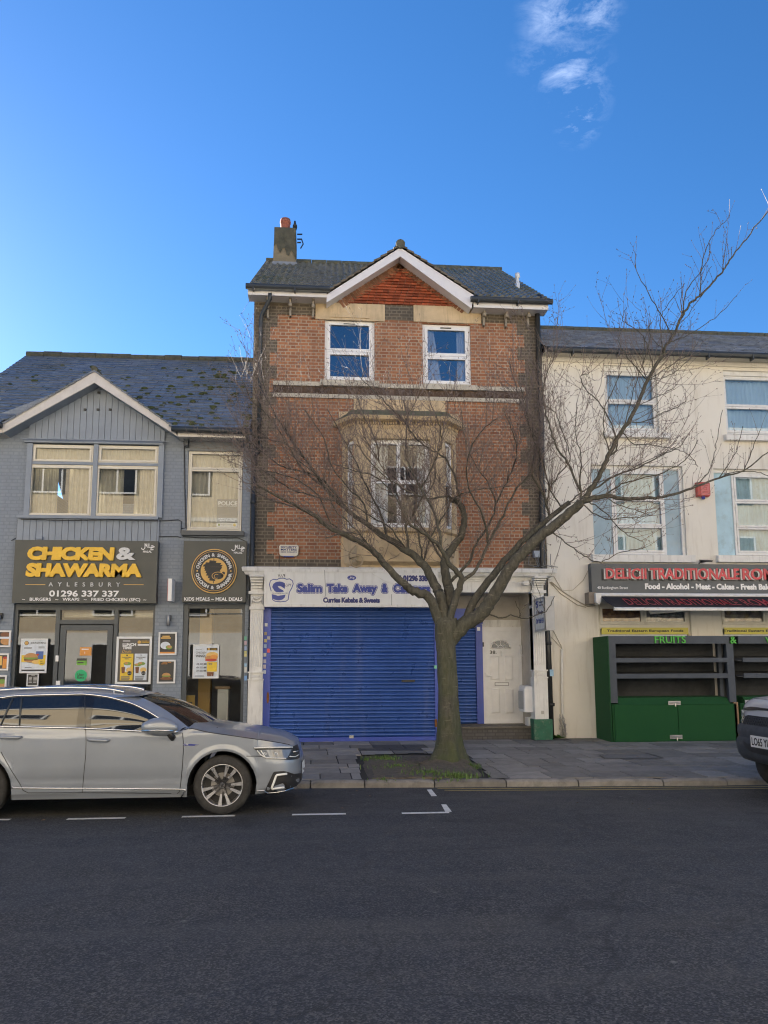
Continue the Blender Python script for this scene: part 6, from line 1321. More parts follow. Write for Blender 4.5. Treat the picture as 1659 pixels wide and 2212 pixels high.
# weed at the foot of the black downpipe
p = a3(*zG(250, 1300), W-.12); g = MB()
for k in range(26):
    a = rng.uniform(-2.6, -.5) if k % 4 else rng.uniform(0, 6.28); l = rng.uniform(.08, .2); d = Vector((math.cos(a), math.sin(a)*.6, rng.uniform(.1, .9))).normalized(); s = d.cross(Vector((0, 0, 1))).normalized()*l*.28; b = Vector((p.x+rng.uniform(-.05, .05), W-.14, .17))
    g.poly([b, b+d*l*.5+s, b+d*l+Vector((0, 0, -.02)), b+d*l*.5-s], rng.random())
o = obj('weed', g, mat('weed_leaf', (.09, .2, .04), .5, .2, rnd=.4)); tag(o, 'small green weed at the foot of the black downpipe', 'plant')
# ---- grocery sign
YS4 = W-.2
S4 = rect(zG, 476, 120, 1659, 317, YS4); S4 = (S4[0], 12.6, S4[2], S4[3]); s5 = thing('grocery_sign', 'long dark grey sign with red DELICII TRADITIONALE lettering', 'sign', (9.5, YS4, S4[2])); M_gsg = mat('slate_grey_sign', (.075, .09, .105), .45, .1, 2.5, dirt=(.05, .055, .06), dscale=2, damt=.5)
g = MB(); g.box(S4[0], S4[1], YS4, YR-.01, S4[2], S4[3]); obj('panel', g, M_gsg, s5)
YT = YS4-.004
for s, q in (('DELICII', (566, 150, 838, 222)), ('TRADITIONALE', (862, 150, 1460, 225)), ('ROM', (1480, 152, 1690, 228))):
    R5 = rect(zG, *q, YT); w5 = R5[1]-R5[0]
    text(s, R5[0]-.07, R5[1]-.08, R5[2]-.03, R5[3]-.02, YT, M_ktxt, s5, off=.03, ext=.02); text(s, R5[0]-.035, R5[1]-.04, R5[2]-.01, R5[3]-.01, YT-.022, M_grtxt, s5, off=.025, ext=.01); text(s, R5[0], R5[1], R5[2], R5[3], YT-.034, M_rtxt, s5, off=.025, ext=.02)
ptext('Food - Alcohol - Meat - Cakes - Fresh Bak', zG, 834, 252, 1672, 292, YT, M_wtxt, s5, off=.05); ptext('40 Buckingham Street', zG, 514, 270, 720, 294, YT, M_wtxt, s5, off=.008)
# ---- awning
YA = W-.28
aw = thing('awning', 'half open black awning with red lettering below the grocery sign', 'awning', (9.5, YA, S4[2]-.4)); c_ = rect(zG, 497, 318, 1659, 340, YA); zc_ = c_[2]
g = MB(); x1a = 12.5; g.loft([[(x, y, z) for y, z in ((YA+.05, c_[3]+.01), (YA-.04, c_[3]-.005), (YA-.06, c_[3]-.05), (YA-.05, zc_), (YA+.06, zc_))] for x in (c_[0], x1a)]); obj('cassette', g, M_wup2, aw)
g = MB(); q = rect(zG, 496, 318, 522, 395, YA); g.prism([(q[0], q[2]+.05), (q[0]+.08, q[2]), (q[0]+.12, q[2]+.1), (q[0]+.13, q[3]), (q[0], q[3])], YA-.08, YA+.1); obj('end_cap', g, M_wup2, aw)
q = rect(zG, 450, 312, 495, 388, YA+.1); g = MB(); g.box(q[0], q[1]+.02, YA+.02, YR, q[2], q[3]); g.lathe(((q[0]+q[1])/2, YA+.02, (q[2]+q[3])/2+.06), [(.02, -.01), (.02, 0)], 8, 'y'); g.lathe(((q[0]+q[1])/2, YA+.02, (q[2]+q[3])/2-.06), [(.02, -.01), (.02, 0)], 8, 'y'); obj('bracket', g, mat('bronze_bracket', (.2, .17, .14), .5, .1), aw)
YA2 = W-1.05
fb_ = rect(zG, 625, 411, 1659, 433, YA2); g = MB(); g.loft([[(x, y, z) for y, z in ((YA2, fb_[3]), (YA2-.04, fb_[3]-.02), (YA2-.04, fb_[2]), (YA2+.03, fb_[2]))] for x in (fb_[0], x1a)]); obj('front_bar', g, M_wup2, aw)
xa0 = at(*zG(528, 338), YA)[0]; M_awn = mat('black_awning_cloth', (.012, .013, .018), .75, .2, 3)
g = MB(); g.grid(lambda a, b: ((xa0+(fb_[0]+.05-xa0)*b)+(x1a-(xa0+(fb_[0]-xa0)*b))*a, YA+(YA2-YA)*b, zc_+.02+(fb_[3]-.01-zc_-.02)*b-.03*math.sin(b*3.14)), 20, 6); obj('canopy', g, M_awn, aw, True)
def awn(p): # canonical: x along, z from 0 (front) to 1 (back)
    b = 1-p.z; return Vector((p.x, YA+(YA2-YA)*b, zc_+.02+(fb_[3]-.01-zc_-.02)*b-.03*math.sin(b*3.14)+.012))
tx0, tx1 = at(*zG(708, 370), W-.7)[0], at(*zG(1465, 370), W-.7)[0]
text('DELICII TRADITIONALE', tx0, tx1, .28, .78, 0, M_rtxt, aw, xf=awn, off=.01); text('ROM', at(*zG(1495, 370), W-.7)[0], at(*zG(1670, 370), W-.7)[0], .24, .78, 0, M_rtxt, aw, xf=awn, off=.01)
g = MB(); q = rect(zG, 862, 436, 1090, 458, W-.6); g.tube([(q[0], W-.62, q[3]), (q[0]+.02, W-.62, q[2]+.02), (q[1], W-.9, q[2]+.07)], .022, 6); g.tube([(q[0], W-.62, q[3]), (q[1]+.05, YA2+.05, fb_[2]+.03)], .022, 6); obj('folding_arm', g, M_wup2, aw)
# ---- fruit and vegetable stall
YV = W-.86
M_frm = mat('blue_grey_timber', (.055, .068, .09), .65, .12, 3, bmp=.15, bscale=40); M_turf = mat('green_turf_mat', (.008, .078, .02), .9, .35, 60, bmp=1., bscale=220, dirt=(.012, .09, .022), dscale=2, damt=.4); M_shelf = mat('dark_shelf_board', (.045, .048, .052), .8, .2, 4)
lx_, _ = at(*zG(597, 900), YV); rx_ = at(*zG(1437, 900), YV)[0]; topz = at(*zG(1000, 603), YV)[1]; hb = at(*zG(1000, 655), YV)[1]; gz_ = at(*zG(1030, 1010), YV)[1]; pw = .15
base = .125
rz1, rz2 = rect(zG, 630, 750, 1420, 780, YV)[2:], rect(zG, 635, 855, 1420, 887, YV)[2:]
def stall(x0, x1, lab, mine):
    t = thing('produce_stall', lab, 'market stall', ((x0+x1)/2, YV+.4, base), 'fruit and vegetable stalls')
    g = MB(); g.box(x0 if mine else x0+pw*.5, x1-pw*.5 if mine else x1, YV-.012, YV+.05, hb, topz); obj('header', g, M_frm, t)
    for a, b in ((x0, x0+pw), (x1-pw, x1)) if mine else ((x1-pw, x1),): g = MB(); g.box(a, b, YV-.015, YV+.06, gz_-.12, hb if not mine or a == x0 else hb); obj('post', g, M_frm, t)
    for za, zb_ in (rz1, rz2): g = MB(); g.box(x0+pw, x1-pw, YV-.01, YV+.03, za, zb_); obj('shelf_rail', g, M_frm, t)
    for z, yo in ((rz1[0], .25), (rz2[0], .12)): g = MB(); g.loft([[(x, y, zz) for y, zz in ((YV+.03, z+.02), (YV+.92, z+.12), (YV+.82, z+.14), (YV+.03, z+.04))] for x in (x0+.05, x1-.05)]); obj('shelf', g, M_shelf, t)
    g = MB(); g.box(x0+.03, x1-.03, YV+.8, YV+.83, gz_-.1, topz); g.box(x0+.03, x1-.03, YV+.05, YV+.8, topz-.02, topz); obj('back_board', g, M_shelf, t)
    g = MB(); m = x0+(x1-x0)*.52; g.box(x0+.02, x1-.02, YV-.03, YV+.8, base, gz_-.15); g.loft([[(x, y, zz) for y, zz in ((YV-.04, gz_-.16), (YV+.1, gz_-.02), (YV+.5, gz_), (YV+.5, gz_-.2))] for x in (x0+pw, x1-pw)]); obj('base', g, M_turf, t)
    g = MB(); g.box(x0+.06, m-.008, YV-.05, YV-.03, base+.03, gz_-.17); g.box(m+.008, x1-.1, YV-.05, YV-.03, base+.03, gz_-.17); obj('flap', g, M_turf, t)
    for z in (.82, .08):
        zz = base+(gz_-base)*z; g = MB(); g.box(m-.2, m+.06, YV-.065, YV-.05, zz, zz+.08); g.tube([(m-.17, YV-.075, zz+.04), (m+.05, YV-.075, zz+.04)], .014, 6); g.tube([(m-.06, YV-.075, zz+.04), (m-.06, YV-.09, zz-.03)], .012, 5); obj('bolt_latch', g, MATS['galvanised_steel'], t)
    return t
st1 = stall(lx_, rx_, 'green turf covered stall with empty grey shelves and FRUITS lettering', True)
g = MB(); g.box(lx_-.02, lx_, YV-.03, YR-.02, base, topz); obj('side_panel', g, M_turf, st1)
for x in (at(*zG(1320, 800), YV+.5)[0], at(*zG(1345, 900), YV+.7)[0]): g = MB(); g.box(x, x+.08, YV+.45, YV+.55, gz_-.1, topz-.03); obj('inner_post', g, M_frm, st1)
st2 = stall(rx_+.05, rx_+.05+(rx_-lx_), 'green turf covered stall cut off by the right photo edge behind the pickup', False)
g = MB(); q = rect(zG, 1430, 1030, 1457, 1200, YV); g.box(q[0], q[0]+.05, YV-.03, YV+.02, base, gz_-.12); g.box(q[0]+.06, q[1], YV-.03, YV+.02, base, gz_-.12); obj('bare_post', g, mat('bare_timber', (.3, .2, .12), .8, .2, 8), st1)
for s, q, pr in (('FRUITS', (898, 604, 1106, 652), st1), ('&', (1404, 606, 1446, 654), st1), ('V', (1640, 612, 1684, 656), st2)):
    R6 = rect(zG, *q, YV-.03)
    text(s, *R6, YV-.016, M_gntxt, pr, ext=.03, off=.012)
# ================================================================== the street tree
rt = random.Random(21)
tree = thing('street_tree', 'bare leaning street tree with mossy trunk growing from the grassy pit', 'tree', TREE)
def bark():
    m, t, b = nodes('bark'); setc(b, (.1, .085, .065), .9)
    n1 = noise(t, 14, 7, .7, stretch=(1.6, 1.6, .45)); c = mix(t, ramp(t, n1, .3, .7), (.034, .033, .028), (.125, .118, .096))
    n2 = noise(t, 16, 5, .6, stretch=(.5, .5, 2.4)); c = mix(t, ramp(t, n2, .6, .72, 0, .6), c, (.3, .27, .21))
    n3 = noise(t, 1.5, 7, .65); tc_ = t.nodes.new('ShaderNodeTexCoord'); sp = t.nodes.new('ShaderNodeSeparateXYZ'); t.links.new(tc_.outputs['Object'], sp.inputs[0])
    hz_ = ramp(t, sp.outputs[2], 0, 2.6, .85, .05); ml = t.nodes.new('ShaderNodeMath'); ml.operation = 'MULTIPLY'; t.links.new(ramp(t, n3, .33, .55), ml.inputs[0]); t.links.new(hz_, ml.inputs[1])
    c = mix(t, ml.outputs[0], c, (.07, .085, .03)); t.links.new(c, b.inputs['Base Color']); bump(t, b, n1, .9, .02); return m
M_bark = bark(); M_twig = mat('twig_bark', (.17, .135, .12), .7, .25, 7)
def sm_(P, sub=4):
    out = []; P = [Vector(p) for p in P]
    for i in range(len(P)-1):
        a, b, c, d = P[max(i-1, 0)], P[i], P[i+1], P[min(i+2, len(P)-1)]
        for k in range(sub):
            u = k/sub; out.append(.5*((2*b)+(c-a)*u+(2*a-5*b+4*c-d)*u*u+(3*b-a-3*c+d)*u**3))
    return out+[P[-1]]
g = MB(); TP = [((967, 1668), .36), ((968, 1645), .31), ((969, 1622), .235), ((969, 1590), .2), ((968, 1540), .175), ((966, 1470), .162), ((963, 1410), .158), ((962, 1380), .175), ((964, 1350), .2), ((965, 1335), .15)]
rings = []
for (px, py), r in TP:
    c = a3(px, py, TREE.y); ring = []
    for j in range(20):
        a = 6.28319*j/20; lob = 1+.08*math.sin(3*a+c.z*1.2)+.05*math.sin(5*a+c.z*3)+(.16*math.sin(4*a+1) if r > .22 else 0)
        ring.append((c.x+r*lob*math.cos(a), c.y+r*lob*math.sin(a)*(.92), c.z+(-.1 if r > .34 else 0)))
    rings.append(ring)
def densify(rg, n=4):
    out = []
    for i in range(len(rg)-1):
        a, b, c, d = rg[max(i-1, 0)], rg[i], rg[i+1], rg[min(i+2, len(rg)-1)]
        for k in range(n):
            u = k/n; out.append([.5*((2*Vector(q))+(Vector(r)-Vector(p))*u+(2*Vector(p)-5*Vector(q)+4*Vector(r)-Vector(s))*u*u+(3*Vector(q)-Vector(p)-3*Vector(r)+Vector(s))*u**3) for p, q, r, s in zip(a, b, c, d)])
    return out+[[Vector(p) for p in rg[-1]]]
rr_ = densify(rings)
rr_ = [[p+Vector((rt.uniform(-1, 1), rt.uniform(-1, 1), 0))*.007 for p in r] for r in rr_]
g.loft(rr_)
NODES = []       # (pixel x, pixel y, Y, radius, point, tangent)
def limb(P, r0, r1, Y0=None, Y1=0., n=8, target=None):
    if Y0 is None:
        q = min(NODES, key=lambda k: (k[0]-P[0][0])**2+(k[1]-P[0][1])**2); Y0 = q[2]; P = [(q[0], q[1])]+list(P[1:])
    pts_ = []; N_ = len(P)-1
    for i, (x, y) in enumerate(P): pts_.append(a3(x, y, Y0+Y1*(i/N_)**1.1))
    s = sm_(pts_, 5); nn = len(s)-1
    s = [p+Vector((rt.gauss(0, 1), rt.gauss(0, 1), rt.gauss(0, 1)))*.008*(0 < k < nn) for k, p in enumerate(s)]
    rs = [r0+(r1-r0)*(k/nn)**(.8 if r0 > .06 else .6) for k in range(nn+1)]
    (target or g).tube(s, rs, n)
    for k in range(nn+1):
        u = k/nn*N_; i = min(int(u), N_-1); f = u-i
        px = P[i][0]*(1-f)+P[i+1][0]*f; py = P[i][1]*(1-f)+P[i+1][1]*f
        NODES.append((px, py, s[k].y, rs[k], s[k], (s[min(k+1, nn)]-s[max(k-1, 0)]).normalized()))
    return s, rs
D_ = lambda L_: [zD(*p) for p in L_]; F_ = lambda L_: [zF(*p) for p in L_]; R_ = lambda L_: [zR(*p) for p in L_]; I_ = lambda L_: [zI(*p) for p in L_]; O_ = lambda L_: [zO(*p) for p in L_]
ty = TREE.y
# main limbs
limb([(962, 1372), (945, 1335), (928, 1290)]+D_([(900, 1100), (850, 1062), (760, 970), (680, 880), (560, 810), (480, 780), (400, 720), (300, 655), (180, 600), (80, 545)]), .1, .012, ty, -.5)
limb([(965, 1365), (958, 1320), (950, 1285)]+D_([(1020, 1080), (950, 960), (870, 890), (760, 820), (660, 750), (560, 680), (440, 560), (330, 400), (240, 280)]), .115, .013, ty-.03, .7)
limb([(968, 1365), (970, 1310), (972, 1280)]+D_([(1080, 1060), (1060, 950), (1100, 880), (1150, 800), (1165, 720), (1150, 650), (1090, 620)]), .11, .04, ty+.06, .3)
limb([(965, 1360), (985, 1290)]+D_([(1150, 1030), (1090, 960), (1045, 880), (960, 800), (880, 750)]), .07, .02, ty-.05, -.6)
Dm, _ = limb([(970, 1385), (1000, 1352), (1040, 1325), (1062, 1295), (1085, 1255), (1115, 1210), (1165, 1160), (1215, 1122), (1255, 1085)], .135, .07, ty+.02, -.75, 12)
limb([(1000, 1352), (1030, 1290), (1070, 1235), (1105, 1195), (1160, 1140), (1230, 1085)], .075, .04, None, .2, 8)
limb([(1255, 1085)]+F_([(480, 1140), (540, 1040), (600, 900), (700, 730), (780, 600), (850, 420), (950, 250)])+R_([(720, 1320), (800, 1200), (880, 1030), (960, 910), (1040, 840), (1190, 690), (1270, 580), (1340, 470), (1500, 270), (1700, 30)]), .05, .009, None, -.6)
limb([(1255, 1085)]+F_([(560, 1195), (700, 1215), (850, 1212), (950, 1205), (1150, 1145), (1330, 1075), (1500, 1020), (1690, 880)]), .05, .009, None, .5)
# secondary limbs, left half of the crown
L2 = [([(480, 780), (380, 690), (250, 650), (150, 620), (60, 560)], .02), ([(440, 560), (330, 470), (250, 350), (150, 190), (60, 110), (0, -20)], .022), ([(380, 480), (280, 330), (190, 200), (110, 50)], .018), ([(560, 680), (430, 520), (300, 470), (200, 440), (60, 330), (-10, 250)], .024),
      ([(500, 650), (380, 600), (250, 560), (120, 470), (20, 400)], .018), ([(870, 890), (860, 760), (830, 640), (780, 520), (720, 420), (640, 290)], .03), ([(760, 820), (730, 700), (660, 560), (600, 430), (520, 280), (450, 150)], .026), ([(1050, 900), (1030, 780), (1010, 690), (940, 560), (870, 420), (860, 300), (860, 220), (790, 150), (700, 60), (620, -20)], .03),
      ([(1150, 700), (1120, 620), (1060, 605), (960, 610), (840, 560), (720, 470), (600, 330)], .028), ([(1165, 730), (1140, 620), (1120, 520), (1060, 400), (960, 340), (880, 260), (870, 190), (930, 80)], .028), ([(1090, 1050), (1180, 960), (1230, 850), (1290, 760), (1330, 640), (1280, 520), (1220, 430), (1170, 300), (1150, 150)], .032),
      ([(1130, 1040), (1230, 980), (1290, 850), (1370, 700), (1440, 560), (1510, 480), (1530, 300), (1480, 170), (1440, 50), (1400, -100)], .036), ([(660, 750), (640, 640), (560, 560), (470, 440), (430, 300), (330, 150)], .02), ([(870, 890), (770, 760), (700, 720), (560, 640), (420, 620)], .018), ([(960, 960), (990, 820), (1060, 700), (1130, 600), (1240, 570), (1400, 550)], .02), ([(1060, 950), (980, 820), (900, 720), (790, 690), (640, 610)], .02),
      ([(880, 750), (800, 600), (700, 500), (590, 470), (480, 430)], .018), ([(680, 880), (600, 780), (490, 670), (420, 520), (300, 420)], .018), ([(760, 970), (690, 900), (640, 820), (560, 790), (440, 820)], .013), ([(330, 400), (230, 330), (130, 300), (30, 280)], .014), ([(1290, 850), (1260, 700), (1190, 560), (1180, 420), (1240, 280), (1330, 200)], .022), ([(960, 560), (1010, 420), (1050, 300), (1020, 180)], .016), ([(720, 420), (700, 300), (640, 180), (600, 60)], .014), ([(1330, 640), (1400, 500), (1440, 380), (1410, 250), (1370, 150)], .018),
      ([(560, 810), (470, 740), (400, 600), (300, 520), (180, 480), (60, 470)], .016), ([(950, 960), (930, 820), (900, 700), (920, 560), (900, 430)], .022), ([(240, 280), (150, 120), (110, 0), (70, -90)], .012), ([(860, 760), (930, 640), (1010, 520), (1010, 400)], .016)]
for P, r in L2: limb(D_(P), r, .006, None, rt.uniform(-1.1, 1.1), 6)
# right half
L3 = [([(190, 1290), (160, 1200), (80, 1060), (130, 950), (60, 730), (20, 560), (0, 440)], .026), ([(230, 1240), (190, 1150), (150, 970), (110, 830), (70, 740)], .02), ([(370, 1200), (400, 1050), (410, 940), (370, 780), (380, 560)], .02), ([(420, 1150), (330, 1000), (250, 880), (200, 740), (160, 600), (150, 470), (210, 300), (245, 190)], .022), ([(600, 930), (650, 850), (560, 620), (460, 500), (400, 400), (450, 380)], .018),
      ([(450, 1190), (600, 1080), (800, 1000), (950, 920), (1060, 870), (1150, 750)], .018), ([(690, 760), (760, 850), (860, 850), (1000, 880), (1110, 910), (1190, 1000)], .01), ([(560, 1195), (660, 1130), (760, 1090), (960, 1040), (1100, 960), (1190, 820)], .016), ([(720, 720), (820, 700), (940, 650), (1060, 590), (1110, 560)], .009), ([(1150, 1145), (1240, 1060), (1280, 990), (1310, 850), (1355, 620)], .012), ([(1330, 1075), (1430, 930), (1490, 730)], .009), ([(1500, 1020), (1560, 870), (1610, 750)], .008), ([(1330, 1075), (1420, 1040), (1560, 1030), (1659, 1060)], .009),
      ([(200, 1460), (330, 1530), (430, 1600), (540, 1640), (680, 1570), (820, 1550)], .012), ([(430, 1290), (540, 1340), (660, 1350), (870, 1330)], .012), ([(450, 1240), (560, 1300), (700, 1450), (820, 1500)], .012), ([(560, 1195), (640, 1250), (760, 1290), (880, 1330)], .01), ([(780, 600), (900, 540), (1000, 490), (1050, 450)], .007), ([(850, 420), (960, 400), (1060, 350), (1140, 270)], .008), ([(850, 430), (820, 300), (830, 180), (870, 40)], .008), ([(700, 730), (760, 480), (830, 280), (870, 110)], .009), ([(600, 900), (560, 780), (570, 600), (680, 360)], .012), ([(250, 1270), (200, 1160), (240, 1080), (330, 950), (290, 800), (230, 640), (120, 560)], .016), ([(330, 1200), (470, 1130), (640, 1060), (850, 960), (1030, 870)], .014)]
for P, r in L3: limb(F_(P), r, .0055, None, rt.uniform(-.7, .7), 6)
for P, r in (([(800, 1200), (690, 1000), (570, 790), (465, 600), (470, 460)], .012), ([(1040, 840), (1060, 600), (1100, 400), (1190, 250), (1310, 125)], .012), ([(880, 1030), (920, 800), (1050, 610), (1130, 480), (1130, 360)], .012), ([(780, 1270), (900, 1210), (1050, 1120), (1200, 1020), (1380, 835)], .01), ([(700, 1330), (690, 1050), (740, 940), (910, 720)], .01), ([(600, 1520), (570, 1300), (530, 1200), (440, 1120), (350, 1050), (385, 935)], .011), ([(560, 1600), (400, 1400), (310, 1230), (360, 1110)], .01), ([(560, 1600), (800, 1460), (950, 1350), (1010, 1270)], .009), ([(720, 1320), (600, 1200), (600, 1060)], .007), ([(1060, 740), (1150, 570)], .006), ([(1240, 600), (1290, 300)], .006), ([(1320, 500), (1330, 395)], .006), ([(880, 1030), (880, 800)], .007), ([(1100, 800), (900, 1060), (760, 1100)], .006)):
    limb(R_(P), r, .0045, None, rt.uniform(-.3, .3), 5)
limb(I_([(150, 600), (250, 650), (350, 690), (480, 655), (660, 695), (780, 650), (890, 600), (985, 435)]), .016, .006, None, -.3, 6)
limb(I_([(590, 662), (560, 580), (525, 490)]), .007, .004, None, 0, 5); limb(I_([(590, 662), (620, 580), (668, 508)]), .007, .004, None, 0, 5)
limb(I_([(860, 612), (810, 430), (770, 255)]), .007, .004, None, .1, 5); limb(I_([(800, 640), (740, 450), (690, 250)]), .007, .004, None, .1, 5)
obj('trunk', g, M_bark, tree, True)
# fine twigs over every limb
tw = MB()
def grow(p, d, ln, r, lvl):
    n = max(3, int(ln/.11)); s = [p.copy()]; q = p.copy(); d = d.normalized(); st = ln/n; kids = []
    for k in range(n):
        d = (d+Vector((0, 0, .07))+Vector((rt.gauss(0, .1), rt.gauss(0, .1), rt.gauss(0, .08)))).normalized(); q = q+d*st; s.append(q.copy())
        if lvl < 2 and k > 0 and rt.random() < (.42 if lvl == 0 else .25): kids.append((q.copy(), d.copy()))
        if rt.random() < .35:
            e = (d+Vector((rt.gauss(0, .8), rt.gauss(0, .8), rt.gauss(.3, .6)))).normalized()*rt.uniform(.015, .05); tw.tube([q, q+e*.7, q+e], [.0035, .0045, .002], 3, False)
    tw.tube(s, [r*(1-.6*k/n) for k in range(n+1)], 3 if lvl else 4, False)
    e = d*.03; tw.tube([q, q+e*.5, q+e], [.0035, .006, .001], 3, False)
    for c, dd in kids:
        o = Vector((rt.gauss(0, 1), rt.gauss(0, 1), rt.gauss(.15, .8))).normalized(); grow(c, dd*.8+o*.75, ln*rt.uniform(.25, .55), r*.72, lvl+1)
cnt = 0
for px, py, Y, r, p, t in list(NODES):
    if p.z < 3.3 or r > .075: continue
    far_right = px > 1440 or (py < 760 and px > 1300)
    pr = (1. if r < .03 else .6)*(.5 if far_right else 1.)*(.7 if px > 1200 else 1.)
    k = 1 if rt.random() < pr else 0
    if r < .03 and not far_right and px < 1200 and rt.random() < .7: k += 1
    for _ in range(k):
        o = Vector((rt.gauss(0, 1), rt.gauss(0, .9), rt.gauss(.5, .8))).normalized()
        if far_right: o = Vector((rt.gauss(-.3, .6), rt.gauss(0, .4), 1)).normalized()
        ln = rt.uniform(.18, .5) if far_right else rt.uniform(.3, 1.05)*(1.1 if py < 1080 else .75)
        grow(p, t*.75+o*.8, ln, .0052 if r > .009 else .0043, 0 if not far_right else 1); cnt += 1
obj('crown', tw, M_twig, tree)

# ================================================================== estate car
CY, HWD = 10.42, .91
car = thing('estate_car', 'grey estate car with multi spoke alloy wheels parked at the kerb', 'car', (-2.5, CY, 0))
def paint(name, c, metal=.25):
    m, t, b = nodes(name); setc(b, c, .3, metal); b.inputs['Coat Weight'].default_value = .8; b.inputs['Coat Roughness'].default_value = .03
    cc = mix(t, ramp(t, noise(t, 1.5, 5), .3, .7), scale_c(c, .94), scale_c(c, 1.06)); cc = mix(t, ramp(t, noise(t, 3, 8, .7), .5, .8, 0, .15), cc, (.22, .2, .17)); t.links.new(cc, b.inputs['Base Color'])
    t.links.new(ramp(t, noise(t, 5, 6), .3, .7, .28, .4), b.inputs['Roughness']); return m
M_car = paint('grey_car_paint', (.25, .28, .33)); M_chr = mat('chrome', (.75, .76, .78), .16, .03, metal=1.); M_tyre = mat('tyre_rubber', (.025, .025, .026), .8, .2, 12, dirt=(.06, .055, .05), dscale=6, damt=.5)
M_cgl = mat('car_glass', (.012, .014, .016), .03, .1, spec=1.)
M_alloy = mat('alloy', (.5, .5, .52), .3, .08, 8, metal=.85); M_lamp = mat('headlamp_glass', (.16, .18, .21), .08, .1, 20, spec=.9); M_drl = mat('white_lamp_strip', (.8, .82, .82), .3, .03); M_trim = mat('car_black_trim', (.02, .02, .022), .45, .2)
def lerp_tab(tab, x):
    if x <= tab[0][0]: return tab[0][1]
    for (a, b), (c, d) in zip(tab, tab[1:]):
        if x <= c: u = (x-a)/(c-a); return b+(d-b)*u
    return tab[-1][1]
NC = [(-4.92, 0), (-4.91, .3), (-4.89, .55), (-4.82, .73), (-4.68, .84), (-4.4, .888), (-3.9, .905), (-3, .91), (-1.6, .91), (-.95, .902), (-.68, .886), (-.5, .856), (-.38, .808), (-.29, .735), (-.235, .64), (-.2, .52), (-.178, .38), (-.163, .2), (-.158, 0)]
NX = at(656, 1662, 10.0)[0]; dxn = NX+.158
NC = [(x+dxn if x > -.9 else x, y) for x, y in NC]
xwf, zwf = at(479.6, 1698.5, 9.53); xwr = at(-56, 1699, 9.5)[0]; zw = .335; AR = .392
def upz_tab():
    L_ = [(-4.95, .98), (-4.4, 1.04)]
    for px, py in ((0, 1569), (100, 1571), (185, 1573), (324, 1580), (375, 1582), (398, 1576), (415, 1573), (450, 1581), (500, 1588), (560, 1597), (600, 1604), (630, 1610), (645, 1615)): x, z = at(px, py, 9.56); L_.append((x, z-.004))
    return L_
UPT = upz_tab(); XCOWL = at(406, 1572, 9.56)[0]
def up(x, hw): return lerp_tab(UPT, x)
def lo(x, hw):
    for xw in (xwf, xwr):
        if abs(x-xw) < AR: return max(.2, zw-.005+math.sqrt(max(0, AR*AR-(x-xw)**2)))
    return lerp_tab([(-5, .3), (-4.6, .22), (xwr-AR-.01, .2), (xwr+AR, .21), (xwf-AR, .21), (xwf+AR, .225), (-.35, .24), (-.15, .27)], x)
BASE = [(.18, .055), (.235, .045), (.27, .02), (.3, .012), (.33, .016), (.36, .01), (.42, .012), (.48, .004), (.55, 0), (.75, 0), (.88, .003), (.925, .005), (.945, .022), (1.0, .032), (1.06, .045)]
NOSE = [(.2, .1), (.27, .03), (.33, .012), (.45, .0), (.58, .01), (.64, .03), (.72, .05), (.8, .1), (.9, .15), (1., .2)]
# dense plan stations
xs_ = set()
x = -4.92
st_ = []
for (x0, h0), (x1, h1_) in zip(NC, NC[1:]):
    n = max(2, int(math.hypot(x1-x0, h1_-h0)/.05))
    for k in range(n): st_.append((x0+(x1-x0)*k/n, h0+(h1_-h0)*k/n))
st_.append(NC[-1])
for xw in (xwf, xwr):
    for e in (-AR-.002, -AR+.0005, -AR*.97, -AR*.9, AR*.9, AR*.97, AR-.0005, AR+.002): st_.append((xw+e, lerp_tab(NC, xw+e) if xw+e > -4.8 else .9))
a_ = [s for s in st_ if s[0] < -4.6]; b_ = sorted([s for s in st_ if -4.6 <= s[0] < -.42+dxn]); c_ = [s for s in st_ if s[0] >= -.42+dxn and s not in b_]
st_ = a_+b_+c_
def smooth_plan(S):
    out = []
    for k in range(len(S)):
        w_ = S[max(0, k-2):k+3]; out.append((S[k][0], sum(q[1] for q in w_)/len(w_)) if 2 <= k < len(S)-2 else S[k])
    return out
st_ = smooth_plan(st_)
NR = 26
def shell_pt(k, t, side):
    x, hw = st_[k]; xa, ha = st_[max(k-1, 0)]; xb, hb_ = st_[min(k+1, len(st_)-1)]
    tx, ty_ = xb-xa, hb_-ha; l = math.hypot(tx, ty_) or 1; nx, ny = -ty_/l, tx/l     # outward normal in plan (x, halfwidth)
    if ny < 0 and abs(nx) < .2: nx, ny = -nx, -ny
    if hw < .6: nx, ny = (1 if x > -2 else -1)*max(.6, abs(nx)), abs(ny)
    z0, z1 = lo(x, hw), up(x, hw); z = z0+(z1-z0)*t
    nf = min(1, max(0, (x-(-.75+dxn))/.5)); nf = nf*nf*(3-2*nf); off = lerp_tab(BASE, z)*(1-nf)+lerp_tab(NOSE, z)*nf
    for xw in (xwf, xwr):        # flared lip round each arch
        d = math.hypot(x-xw, z-zw)
        if d < AR+.07: off -= .012*max(0, 1-abs(d-AR-.02)/.05)
    return Vector((x-nx*off, CY+side*max(0, hw-ny*off), z))
GRID = {s: [[shell_pt(k, t/NR, s) for t in range(NR+1)] for k in range(len(st_))] for s in (-1, 1)}
xB = at(184.5, 1640, 9.52)[0]; xAp = at(395, 1640, 9.52)[0]; xRd = at(24, 1660, 9.52)[0]
def region(k):
    x = (st_[k][0]+st_[k+1][0])/2
    return 'front' if xB < x < xAp else ('rear' if xRd-.05 < x < xB else 'body')
allv, allf = [], []
